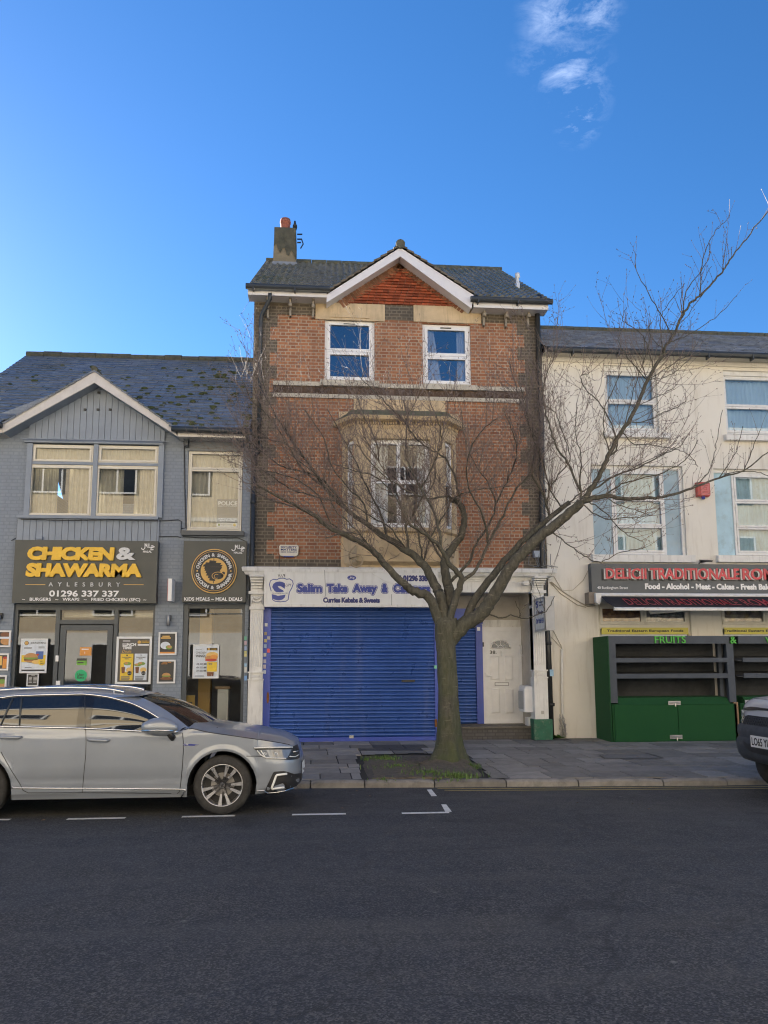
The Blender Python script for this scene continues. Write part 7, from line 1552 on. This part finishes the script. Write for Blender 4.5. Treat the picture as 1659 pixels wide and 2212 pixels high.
for s in (-1, 1):
    parts = {'body': MB(), 'front': MB(), 'rear': MB()}
    for k in range(len(st_)-1):
        for j in range(NR):
            q = [GRID[s][k][j], GRID[s][k+1][j], GRID[s][k+1][j+1], GRID[s][k][j+1]]; rg = region(k)
            if rg != 'body' and sum(p.z for p in q)/4 < .285: rg = 'body'
            parts[rg].poly(q)
            if s < 0: b = len(allv); allv += q; allf.append([b, b+1, b+2, b+3])
    obj('body_side', parts['body'], M_car, car, 2)
    for rg in ('front', 'rear'):
        dr = obj('door', parts[rg], M_car, car, 2)
        if s < 0: CARD = globals().setdefault('CARDOORS', {}); CARD[rg] = dr
BV = BVHTree.FromPolygons(allv, allf)
EYE = Vector((0, 0, CAMH))
def hit(px, py, off=.004, bv=None):
    d = (FW+RI*((px-PCX)/FPX)+DN*((py-PCY-SHP)/FPX)).normalized(); h = (bv or BV).ray_cast(EYE, d)
    if h[0] is None:
        q = EYE+d*10; h = (bv or BV).find_nearest(q)
    n = h[1]; n = n if n.dot(d) < 0 else -n
    return h[0]+n*off
def decal(name, P, m, parent, off=.004, cuts=3, bv=None):
    bm = bmesh.new(); f = bm.faces.new([bm.verts.new((x, y, 0)) for x, y in P]); bmesh.ops.triangulate(bm, faces=[f])
    for _ in range(cuts): bmesh.ops.subdivide_edges(bm, edges=[e for e in bm.edges if e.calc_length() > 3], cuts=1)
    bmesh.ops.triangulate(bm, faces=bm.faces[:])
    g = MB(); bm.verts.index_update()
    for v in bm.verts: g.p(hit(v.co.x, v.co.y, off, bv))
    g.f = [[v.index for v in f.verts] for f in bm.faces]; bm.free(); return obj(name, g, m, parent, True)
def seam(P, r=.0045, off=.0, bv=None, step=4):
    pts_ = []
    for (x0, y0), (x1, y1) in zip(P, P[1:]):
        n = max(1, int(math.hypot(x1-x0, y1-y0)/step))
        for k in range(n): pts_.append(hit(x0+(x1-x0)*k/n, y0+(y1-y0)*k/n, off, bv))
    return pts_+[hit(*P[-1], off, bv)]
Mz = lambda L_: [zM(*p) for p in L_]; Nz = lambda L_: [zN(*p) for p in L_]
g = MB()
for P in (Mz([(799, 515), (803, 640), (800, 760), (786, 900), (772, 1060), (768, 1112)]), Nz([(190, 650), (199, 760), (199, 850), (185, 1060), (166, 1240), (155, 1295), (130, 1312)]), Mz([(8, 735), (100, 900), (190, 1040), (215, 1095), (265, 1118), (768, 1116), (1600, 1122)]), Nz([(885, 905), (1000, 905), (1060, 908)])): g.tube(seam(P), .0045, 4)
obj('shut_line', g, M_trim, car)
g = MB(); g.tube(seam(Mz([(75, 1071), (768, 1076), (1659, 1083)])+Nz([(245, 1268)]), off=.004), .009, 6); obj('sill_trim', g, M_chr, car, True)
# chrome window surround, glass, pillars
def greenp(px, py):
    Y = 9.6
    for _ in range(6): x, z = at(px, py, Y); Y = 9.56+(z-1.03)*.36
    return Vector((x, Y, z))
TOP = [Vector((-4.62, 9.64, 1.2)), Vector((-4.3, 9.66, 1.3)), Vector((-3.9, 9.675, 1.355))]+[greenp(*q) for q in ((0, 1507.5), (27, 1504), (90, 1501.5), (150, 1500.3), (185, 1500), (231, 1505.5), (262, 1513), (289, 1521.5), (315, 1534), (340, 1549), (362, 1564), (378, 1576), (385, 1581))]
TOPs = sm_(TOP, 6)
def topat(x):
    for a, b in zip(TOPs, TOPs[1:]):
        if a.x <= x <= b.x: u = (x-a.x)/(b.x-a.x+1e-9); return a+(b-a)*u
    return TOPs[-1].copy() if x > TOPs[-1].x else TOPs[0].copy()
def beltp(x):
    hw = lerp_tab(NC, x) if x > -4.6 else lerp_tab([(-4.92, .2), (-4.6, .85)], x); z = up(x, hw); return Vector((x, CY-hw+lerp_tab(BASE, z), z))
xe = TOP[-1].x-.01
def mir(v): return Vector((v.x, 2*CY-v.y, v.z))
for s in (0, 1):
    f = mir if s else (lambda v: v)
    g = MB(); n = 60; g.grid(lambda a, b: f((lambda x: beltp(x)*(1-b)+topat(x)*b+Vector((0, -.012*math.sin(b*3.1416), 0)))(-4.62+(xe+4.62)*a)), n, 6); obj('side_window', g, M_cgl, car, True)
    g = MB(); g.tube([f(p+Vector((0, -.006, .002))) for p in TOPs], .011, 6); g.tube([f(beltp(-4.62+(xe+4.62+.01)*k/40)+Vector((0, -.008, .004))) for k in range(41)], .011, 6); obj('window_trim', g, M_chr, car, True)
g = MB()
for xa, xb, m_ in ((at(172.5, 1540, 9.66)[0], at(202, 1540, 9.66)[0], 0),):
    g.grid(lambda a, b: (lambda x: beltp(x)*(1-b)+topat(x)*b+Vector((0, -.004-.012*math.sin(b*3.1416), 0)))(xa+(xb-xa)*a), 3, 6)
obj('door_pillar', g, mat('gloss_black', (.01, .01, .011), .06, .1, coat=.5), car, True)
g = MB()
for P in (Mz([(185, 487), (205, 235)]), Mz([(12, 487), (120, 240)])): a, b = greenp(*P[0]), greenp(*P[1]); g.tube([a+Vector((0, -.006, 0)), (a+b)/2+Vector((0, -.018, 0)), b+Vector((0, -.008, 0))], .012, 6)
g.tube([greenp(*zM(799, 505))+Vector((0, -.008, 0)), greenp(*zM(797, 330))+Vector((0, -.02, 0)), greenp(*zM(796, 208))+Vector((0, -.008, 0))], .004, 5); obj('window_divider', g, M_pipe, car, True)
# windscreen, A pillars, roof, bonnet
wt_n, wb_n = a3(298.6, 1503.5, 9.84), a3(405, 1569.5, 9.63); wt_c, wb_c = a3(335, 1497.5, 10.42), a3(474, 1559, 10.42)
def wse(b): return wb_n+(wt_n-wb_n)*b+Vector((0, 0, .035*math.sin(b*3.1416)))
def wsc(b): return wb_c+(wt_c-wb_c)*b+Vector((0, 0, .055*math.sin(b*3.1416)))
def ws(a, b):
    e, c = wse(b), wsc(b); q = max(0., 1-(2*a-1)**2); y = e.y+(2*CY-2*e.y)*a
    return Vector((e.x+(c.x-e.x)*q**.8, y, e.z+(c.z-e.z)*q**.9))
g = MB(); g.grid(ws, 20, 10); obj('windscreen', g, M_cgl, car, True)
for s in (0, 1):
    f = mir if s else (lambda v: v); i0 = min(range(len(TOPs)), key=lambda i: abs(TOPs[i].x-wt_n.x+.28)); seg = TOPs[i0:]
    g = MB(); m_ = len(seg)-1; rows = []
    for k, p in enumerate(seg):
        b = 1-k/m_; q = wse(min(1, b*1.0)) if k else wt_n; w_ = q
        rows.append([f(p), f((p*.5+w_*.5)+Vector((0, -.012, .014))), f(w_)])
    for r0, r1 in zip(rows, rows[1:]):
        for j in range(2): g.poly([r0[j], r1[j], r1[j+1], r0[j+1]])
    g.poly([f(TOPs[-1]), f(beltp(xe+.02)), f(Vector((XCOWL+.02, wb_n.y-.05, wb_n.z-.01))), f(wb_n)])
    obj('windscreen_pillar', g, M_car, car, 2)
def roofp(a, b):
    x0 = -4.62; tgt = wt_n.x-.28+(.28)*b
    xs0 = x0+(wt_n.x-.28-x0)*b; p = topat(xs0); q = max(0., 1-(2*a-1)**2); y = p.y+(2*CY-2*p.y)*a; fr = max(0, (b-.8)/.2)
    e = (abs(2*a-1)); zz = p.z+.095*(1-min(1, e)**2.6)*(1 if b > .1 else .5+5*b*.5)
    xf_ = xs0+fr*fr*((wt_c.x-xs0)*q**.5+(wt_n.x-xs0)*(1-q**.5)*min(1, q*8))
    zf_ = zz+fr*fr*((wt_n.z+(wt_c.z-wt_n.z)*q**.9)-zz)*min(1, q*6)
    return Vector((xf_, y, zf_))
g = MB(); g.grid(roofp, 24, 40); obj('roof', g, M_car, car, True)
g = MB()       # tailgate
g.grid(lambda a, b: Vector((-4.62-.22*(1-b)-.03*(1-(2*a-1)**2), (beltp(-4.62)*(1-b)+topat(-4.62)*b).y*(1-a)+(2*CY-(beltp(-4.62)*(1-b)+topat(-4.62)*b).y)*a, (beltp(-4.62)*(1-b)+topat(-4.62)*b).z)), 8, 4); obj('rear_window', g, M_cgl, car, True)
for s in (0, 1):
    f = (lambda v: Vector((v.x, 2*CY-v.y, v.z+.0))) if s else (lambda v: v)
    rl = [a3(*zM(x, y), 9.86) for x, y in ((-400, 205), (0, 160), (300, 143), (600, 134), (900, 142), (1050, 155), (1160, 178))]; g = MB(); g.tube([f(p) for p in sm_(rl, 5)], .017, 8); g.tube([f(rl[-1]+Vector((-.12, 0, .01))), f(rl[-1]+Vector((-.12, 0, -.05)))], .014, 6); obj('roof_rail', g, M_chr, car, True)
g = MB(); kc = min(range(len(st_)), key=lambda k: abs(st_[k][0]-XCOWL)); rows = []
for k in range(kc, len(st_)):
    if k < len(st_)-1 and st_[k][1] < .05: continue
    A = GRID[-1][k][NR]; hw = max(1e-4, CY-A.y); cr = .085*min(1, hw/.75)**1.2; row = []
    for j in range(17):
        e = (j/8-1); row.append(Vector((A.x, CY+hw*e, A.z+cr*(1-min(1, abs(e))**2.2)+.012*math.exp(-((abs(e)-.72)/.1)**2)*min(1, hw/.7))))
    rows.append(row)
g.loft(rows, cap=False, closed=False); bonnet = obj('bonnet', g, M_car, car, 2)
g = MB(); g.tube([p+Vector((0, -.004, .003)) for p in [GRID[-1][k][NR] for k in range(kc+2, len(st_)-12, 2)]], .004, 4); obj('shut_line', g, M_trim, car)
g = MB(); g.box(XCOWL-.05, XCOWL+.32, 9.75, 11.08, wb_n.z-.06, wb_n.z-.02); obj('cowl', g, M_trim, car)
g = MB(); g.box(-4.7, -.45+dxn, 9.72, 11.1, .2, .32); g.box(-3.2, -1.5, 9.62, 11.2, .2, .3); g.box(-4.4, XCOWL, 9.75, 11.08, .4, .95)
for xw in (xwf, xwr):
    for y0, y1 in ((9.56, 9.9), (10.94, 11.28)): g.grid(lambda a, b, xw=xw, y0=y0, y1=y1: Vector((xw+(AR-.004)*math.cos(math.pi*1.06*a-.1), y0+(y1-y0)*b, zw+(AR-.004)*math.sin(math.pi*1.06*a-.1))), 20, 2)
obj('underbody', g, mat('underbody_black', (.008, .008, .009), .9, .1), car)
# lights, grille, lower intake, badges by following the bodywork
decal('headlight', Nz([(960, 815), (992, 804), (1380, 804), (1440, 778), (1456, 830), (1464, 920), (1440, 938), (1370, 946), (1100, 936), (1040, 890)]), M_trim, car, .005)
hl = decal('headlight', Nz([(992, 838), (1050, 836), (1370, 834), (1330, 920), (1310, 934), (1105, 926), (1080, 915)]), M_lamp, car, .008)
g = MB(); g.tube(seam(Nz([(965, 815), (1110, 812), (1380, 812)]), off=.01), .008, 5); g.tube(seam(Nz([(1000, 842), (1040, 890), (1100, 925), (1310, 932)]), off=.01), .007, 5); g.tube(seam(Nz([(1040, 842), (1090, 920)]), off=.011), .006, 5); g.tube(seam(Nz([(1350, 912), (1410, 914), (1448, 890)]), off=.01), .006, 5); g.tube(seam(Nz([(1390, 860), (1440, 850)]), off=.01), .005, 5); obj('headlight_trim', g, M_drl, car, True)
g = MB()
for x in (1070, 1085, 1100, 1188, 1202, 1216): g.tube(seam(Nz([(x-6, 864), (x+4, 890)]), off=.011), .004, 4)
obj('headlight_detail', g, M_drl, car)
decal('lower_grille', Nz([(1088, 1275), (1175, 1085), (1190, 1074), (1290, 1066), (1340, 1078), (1400, 1098), (1470, 1090), (1488, 1090), (1492, 1150), (1430, 1225), (1340, 1262), (1180, 1318), (1140, 1316)]), M_trim, car, .005)
g = MB(); g.tube(seam(Nz([(1318, 1096), (1215, 1108), (1205, 1120), (1158, 1250), (1162, 1258), (1288, 1240)]), off=.014), .013, 6); obj('fog_light_strip', g, M_drl, car, True)
g = MB(); g.tube(seam(Nz([(1000, 1280), (1075, 1276), (1130, 1316), (1180, 1318), (1340, 1272), (1440, 1228)]), off=.008), .007, 5); obj('bumper_trim', g, M_chr, car, True)
decal('number_plate', Nz([(1480, 975), (1507, 935), (1512, 1050), (1484, 1095)]), M_drl, car, .012, 2)
decal('side_badge', Nz([(200, 768), (376, 778), (322, 792), (202, 790)]), mat('blue_badge', (.03, .04, .25), .3), car, .005, 2)
decal('side_badge', Nz([(330, 782), (376, 778), (322, 792)]), M_chr, car, .008, 1)
g = MB(); bp = hit(*zN(232, 778), .008)
text('GTE', bp.x-.028, bp.x+.024, bp.z-.008, bp.z+.008, bp.y-.004, M_wtxt, car)
for k, (rg, L_) in enumerate((('rear', ((-5, 590), (20, 598), (80, 600), (170, 602), (208, 598))), ('front', ((822, 625), (850, 622), (900, 626), (990, 630), (1026, 626))))):
    P = seam(Mz(L_), off=.03, step=8); g = MB(); n = len(P); P[0] = P[0]+Vector((0, .025, 0)); P[-1] = P[-1]+Vector((0, .025, 0)); g.tube(P, [.012 if i in (0, n-1) else .019 for i in range(n)], 8); obj('handle', g, M_car, CARDOORS[rg], True)
# door mirror
mp_ = a3(*zM(1492, 512), 9.42); g = MB()
pass
rows = []
for k in range(11):
    u = k/10; r = math.sin(math.pi*min(max(u, .04), .96))**.45; xx = mp_.x-.2+.4*u; rows.append([Vector((xx, 9.42+.075*r*math.cos(a*.3927), mp_.z+.006-.03*(u-.5)*.3+(.115 if math.sin(a*.3927) > 0 else .1)*r*math.sin(a*.3927)*(.95 if u < .6 else 1.0-.5*(u-.6)))) for a in range(16)])
g.loft(rows); mr = obj('door_mirror', g, M_car, car, True)
g = MB(); g.tube([Vector((mp_.x+.1, 9.44, mp_.z-.06)), Vector((mp_.x+.13, 9.5, mp_.z-.12)), Vector((mp_.x+.14, 9.56, mp_.z-.1))], .035, 8); obj('stalk', g, M_trim, mr, True)
g = MB(); g.tube([Vector((mp_.x-.19, 9.365, mp_.z-.025)), Vector((mp_.x, 9.343, mp_.z-.02)), Vector((mp_.x+.16, 9.36, mp_.z-.03))], .008, 6); obj('indicator', g, M_chr, mr, True)
# wheels
def wheel(xw, y0, sgn):
    T = MB(); c = (xw, 0, zw); R_t = .332
    T.lathe(c, [(.235, y0+sgn*.0), (.245, y0-sgn*.004), (.29, y0+sgn*.0), (.318, y0+sgn*.012), (R_t, y0+sgn*.04), (R_t, y0+sgn*.18), (.3, y0+sgn*.215), (.2, y0+sgn*.2)], 44, 'y', False); ty_ = obj('wheel', T, M_tyre, car, True)
    r = MB(); n = 44
    pr = [(.24, y0+sgn*.004), (.236, y0-sgn*.003), (.226, y0+sgn*.002), (.222, y0+sgn*.03), (.21, y0+sgn*.12)]
    idx = [[r.p((xw+q*math.cos(6.28319*j/n), y, zw+q*math.sin(6.28319*j/n))) for j in range(n)] for q, y in pr]
    for a, b in zip(idx, idx[1:]):
        for j in range(n): r.f.append([a[j], a[(j+1) % n], b[(j+1) % n], b[j]])
    obj('rim', r, M_alloy, ty_, True)
    d = MB(); d.lathe(c, [(.215, y0+sgn*.1), (.215, y0+sgn*.11)], 30, 'y'); obj('wheel_well', d, M_trim, ty_)
    d = MB(); d.lathe(c, [(.135, y0+sgn*.075), (.135, y0+sgn*.09)], 30, 'y'); obj('brake_disc', d, mat('brake_disc', (.3, .29, .28), .45, .1, metal=.7), ty_)
    sp = MB(); dk = MB()
    for k in range(10):
        a = .12+6.28319*k/10+(0.10 if k % 2 else -.06); ca, sa = math.cos(a), math.sin(a)
        def q(rad, w_, dep): return Vector((xw+rad*ca-w_*sa, y0+sgn*dep, zw+rad*sa+w_*ca))
        sp.poly([q(.1, -.011, .012), q(.228, -.022, .004), q(.228, .022, .004), q(.1, .011, .012)]); dk.poly([q(.035, -.014, .03), q(.1, -.013, .0125), q(.1, .013, .0125), q(.035, .014, .03)])
        for s_ in (-1, 1): dk.poly([q(.035, s_*.014, .03), q(.1, s_*.0125, .0125), q(.228, s_*.022, .0045), q(.228, s_*.02, .05), q(.05, s_*.015, .06)])
    obj('spokes', sp, M_alloy, ty_); obj('spoke_backs', dk, mat('dark_alloy', (.06, .06, .065), .35, .1, metal=.5), ty_)
    h = MB(); h.lathe(c, [(.034, y0+sgn*.02), (.034, y0+sgn*.008), (.03, y0+sgn*.005)], 20, 'y')
    for k in range(5): a = .3+6.28319*k/5; h.lathe((xw+.056*math.cos(a), 0, zw+.056*math.sin(a)), [(.009, y0+sgn*.03), (.009, y0+sgn*.018)], 8, 'y')
    obj('hub', h, M_trim, ty_)
    if sgn > 0:
        e = MB(); yy = y0+.003; e.ribbon([(xw+.028*math.cos(a*.3142), zw+.028*math.sin(a*.3142)) for a in range(20)], .004, yy, True); e.ribbon([(xw-.012, zw+.024), (xw, zw+.003), (xw+.012, zw+.024)], .005, yy); e.ribbon([(xw-.022, zw+.012), (xw-.011, zw-.02), (xw, zw+.001), (xw+.011, zw-.02), (xw+.022, zw+.012)], .005, yy); obj('emblem', e, M_chr, ty_)
for xw in (xwf, xwr): wheel(xw, 9.535, 1); wheel(xw, 2*CY-9.535, -1)

# ================================================================== pickup at the right edge
PX0, PY0, PHW = at(1588, 1640, 10.72)[0]-.05, 9.9, .93
pk = thing('pickup', 'pale pickup truck with black bumper and mesh grille cut off by the right photo edge', 'pickup', (PX0+2.5, PY0, 0))
M_pk = paint('silver_pickup_paint', (.5, .52, .55), .2); M_bump = mat('grey_plastic_bumper', (.05, .057, .068), .6, .15, 5)
pc = [(1.1, 1.), (.45, 1.), (.26, .985), (.14, .94), (.075, .86), (.035, .74), (.015, .55), (.003, .3), (0, 0)]; pc = pc+[(x, -y) for x, y in pc[-2::-1]]
def plan_p(back, hw, z): return [Vector((PX0+back+x, PY0+hw*y, z)) for x, y in pc]
g = MB(); g.loft([plan_p(b, PHW*h, z) for z, b, h in ((.4, .16, .96), (.43, .07, .985), (.5, .02, 1), (.58, .0, 1.005), (.68, .0, 1.005), (.72, .03, 1.), (.74, .035, 1.), (.8, .02, 1.003), (.87, .03, 1.), (.9, .07, .99))], cap=False, closed=False); bpb = g; obj('bumper', g, M_bump, pk, 2)
g = MB(); fl2 = [plan_p(b, PHW*h, z) for z, b, h in ((.87, .08, .985), (.95, .085, .985), (1.05, .1, .98), (1.14, .13, .97), (1.19, .17, .96), (1.23, .25, .945))]; g.loft(fl2, cap=False, closed=False); fascia = g; obj('front_panel', g, M_pk, pk, 2)
g = MB(); rows = []
for k in range(9):
    u = k/8; row = []
    for j in range(17): e = j/8-1; p = fl2[-1][int(j)]; xx = p.x+(PX0+1.35-p.x)*u; row.append(Vector((xx, PY0-PHW*.945*e*(1 if abs(e) > 2 else 1), 1.235+.13*u**.8+.03*(1-e*e)*min(1, 4*u+.2)+.02*math.exp(-((abs(e)-.6)/.12)**2)*min(1, 3*u)))) if k else row.append(Vector((p.x, p.y, 1.235)))
    rows.append(row)
for r_ in rows[1:]:
    if (r_[0].y-rows[0][0].y)**2 > .5: r_.reverse()
g.loft(rows, cap=False, closed=False); obj('bonnet', g, M_pk, pk, 2)
def pk_side(): 
    g = MB(); xa = PX0+.35; L_ = 5.1; wc, wr2, ar = PX0+.74, PX0+3.9, .44
    cols = sorted({xa+.05*k for k in range(int((L_-.35)/.05)+1)} | {wc-ar, wc+ar, wr2-ar, wr2+ar}); cols = [c for c in cols if c <= PX0+L_]
    def l_(x):
        for w_ in (wc, wr2):
            if abs(x-w_) < ar: return max(.5, .38+math.sqrt(ar*ar-(x-w_)**2))
        return .48
    for s in (-1, 1):
        for a, b in zip(cols, cols[1:]):
            for j in range(6):
                f = lambda x, v: Vector((x, PY0+s*(PHW-.02*abs(v-.55)), l_(x)+(1.2-l_(x))*v)); g.poly([f(a, j/6), f(b, j/6), f(b, (j+1)/6), f(a, (j+1)/6)])
    return g
obj('body_side', pk_side(), M_pk, pk, 2)
g = MB(); cabl = [[(PX0+1.3, -.86, 1.2), (PX0+3.2, -.88, 1.2), (PX0+3.2, .88, 1.2), (PX0+1.3, .86, 1.2)], [(PX0+2.1, -.68, 1.78), (PX0+3.1, -.68, 1.8), (PX0+3.1, .68, 1.8), (PX0+2.1, .68, 1.78)]]
g.loft([[(x, PY0+y, z) for x, y, z in l] for l in cabl]); obj('cab_glass', g, M_cgl, pk); g = MB(); g.loft([[(x, PY0+y*k, z+dz) for x, y, z in cabl[1]] for k, dz in ((1.02, -.01), (.98, .05))]); obj('cab_roof', g, M_pk, pk)
g = MB(); g.box(PX0+3.2, PX0+5.1, PY0-.9, PY0+.9, .6, .7); g.box(PX0+5.04, PX0+5.1, PY0-.9, PY0+.9, .5, 1.2); g.box(PX0+.5, PX0+4.9, PY0-.6, PY0+.6, .35, .6); obj('load_bed', g, M_bump, pk)
for xw in (PX0+.74, PX0+3.9):
    for y0, s in ((PY0-PHW+.02, 1), (PY0+PHW-.02, -1)):
        g = MB(); g.lathe((xw, 0, .38), [(.24, y0), (.36, y0+s*.005), (.38, y0+s*.04), (.38, y0+s*.2), (.34, y0+s*.24), (.2, y0+s*.24)], 32, 'y'); wh = obj('wheel', g, M_tyre, pk, True); g = MB(); g.lathe((xw, 0, .38), [(.23, y0+s*.01), (.2, y0+s*.04), (.06, y0+s*.03), (.05, y0)], 24, 'y'); obj('rim', g, M_alloy, wh, True)
BVP = BVHTree.FromPolygons(fascia.v, fascia.f); BVB = BVHTree.FromPolygons(bpb.v, bpb.f)
Qz = lambda L_: [zQ(*p) for p in L_]
decal('headlight', Qz([(500, 915), (520, 820), (560, 730), (600, 685), (650, 705), (610, 800), (595, 890), (590, 960)]), mat('pale_headlamp', (.5, .52, .5), .15, .1, 12), pk, .02, 2, BVP)
gr = decal('grille', Qz([(650, 800), (700, 780), (1100, 830), (1250, 860), (1250, 1130), (1060, 1090), (850, 1068), (640, 1030), (605, 970), (605, 900)]), M_trim, pk, .012, 3, BVP)
g = MB()
for i in range(13):
    for j in range(5):
        x, y = 640+i*44+(22 if j % 2 else 0), 830+j*46+i*4; P = [hit(*zQ(x+17*math.cos(a), y+15*math.sin(a)), .018, BVP) for a in (0, 1.047, 2.094, 3.1416, 4.189, 5.236, 6.283)]; g.tube(P, .006, 4, False)
obj('grille_mesh', g, M_bump, gr)
decal('bonnet_shadow_gap', Qz([(610, 655), (740, 628), (880, 640), (1250, 690), (1250, 720), (880, 690), (690, 700), (620, 685)]), M_trim, pk, .014, 2, BVP)
decal('lower_intake', Qz([(600, 1250), (690, 1310), (1060, 1400), (1250, 1440), (1250, 1570), (900, 1500), (720, 1440), (640, 1370)]), M_trim, pk, .01, 2, BVB)
pyL, pyR = 10.14, 9.62; pz0, pz1 = at(1640, 1611.5, 10.0)[1]-.02, at(1640, 1590, 10.0)[1]; Xp = PX0-.03
Xp = min(Xp, PX0-.03); xfp = lambda p: Vector((Xp+p.y, -p.x, p.z))
npl = MB(xfp); npl.box(-pyL, -pyR, -.006, .006, pz0, pz1); npo = obj('number_plate', npl, mat('white_plate', (.7, .7, .68), .4, .04), pk)
text('LO65 YU', -pyL+.03, -pyR-.07, pz0+.022, pz1-.022, -.007, M_ktxt, npo, xf=xfp, off=.02)
g = MB(); p = hit(*zQ(455, 1210), .01, BVB); g.ell(p, (.02, .04, .06)); obj('fog_lamp', g, M_trim, pk)
# ================================================================== terrace across the street, behind the camera
ob = thing('apartment_building', 'long sunlit pale brick apartment building across the street, seen only in reflections', 'building', (0, -5.5, 0))
M_yb = brick('yellow_brick', (.66, .53, .34), (.6, .47, .29), (.64, .58, .48), bmp=.2); M_gf = mat('pale_ground_floor', (.74, .71, .64), .7, .06)
OY = -5.5; OH = 14.
g = MB(); g.box(-34, 34, OY-8, OY, 3.4, OH); obj('wall', g, M_yb, ob); g = MB(); g.box(-34, 34, OY-8, OY+.05, 0, 3.4); g.box(-34, 34, OY-8.1, OY+.2, OH, OH+.35); obj('band', g, M_gf, ob)
g = MB()
for z in (6.0, 8.9): g.box(-34, 34, OY, OY+.08, z, z+.2)
obj('band', g, M_gf, ob)
first = None
for fl in range(4):
    for k in range(19):
        x = -32+3.55*k; z0, h = ((.6, 2.3), (4.2, 1.45), (7.0, 1.45), (10.2, 1.5))[fl]
        if first is None or fl == 0:
            g = MB(); wd = 2.2 if fl == 0 else 1.9; zz0 = z0
            g.ring(x, x+wd, z0, z0+h, .08, OY+.02 if fl else OY+.06, OY+.13); g.box(x+wd/2-.04, x+wd/2+.04, OY+.04, OY+.12, z0+.08, z0+h-.08)
            wn = obj('window', g, M_white, ob); q = MB(); q.box(x+.08, x+wd-.08, OY+.01, OY+.07, z0+.08, z0+h-.08); pn = obj('pane', q, M_cgl, wn)
            if fl: first = (wn, pn, x, z0)
        else:
            wn = first[0].copy(); COL.objects.link(wn); wn.parent = ob; wn.location = (x-first[2], 0, z0-first[3]); pn = first[1].copy(); COL.objects.link(pn); pn.parent = wn; pn.location = (0, 0, 0)

nb = thing('added_shade_building', 'tall pale building added out of view left of the grey shop to shade the road', 'building', (-20, W, 0))  # unseen block, added to keep the low sun off the road
g = MB(); g.box(-32, -8.6, W, W+3.6, 0, 11.2); obj('wall', g, M_gf, nb); g = MB(); g.prism([(-32.2, 11.2), (-8.55, 11.2), (-8.55, 11.25), (-32.2, 11.25)], W-.3, W+3.8); obj('roof', g, M_slate, nb)
for k in range(10):
    x = -31+2.3*k
    for z in (1., 4.2, 7.6): g = MB(); g.ring(x, x+1.2, z, z+1.7, .07, W-.03, W+.01); wn = obj('window', g, M_white, nb); g = MB(); g.box(x+.07, x+1.13, W-.02, W+.0, z+.07, z+1.63); obj('pane', g, M_cgl, wn)
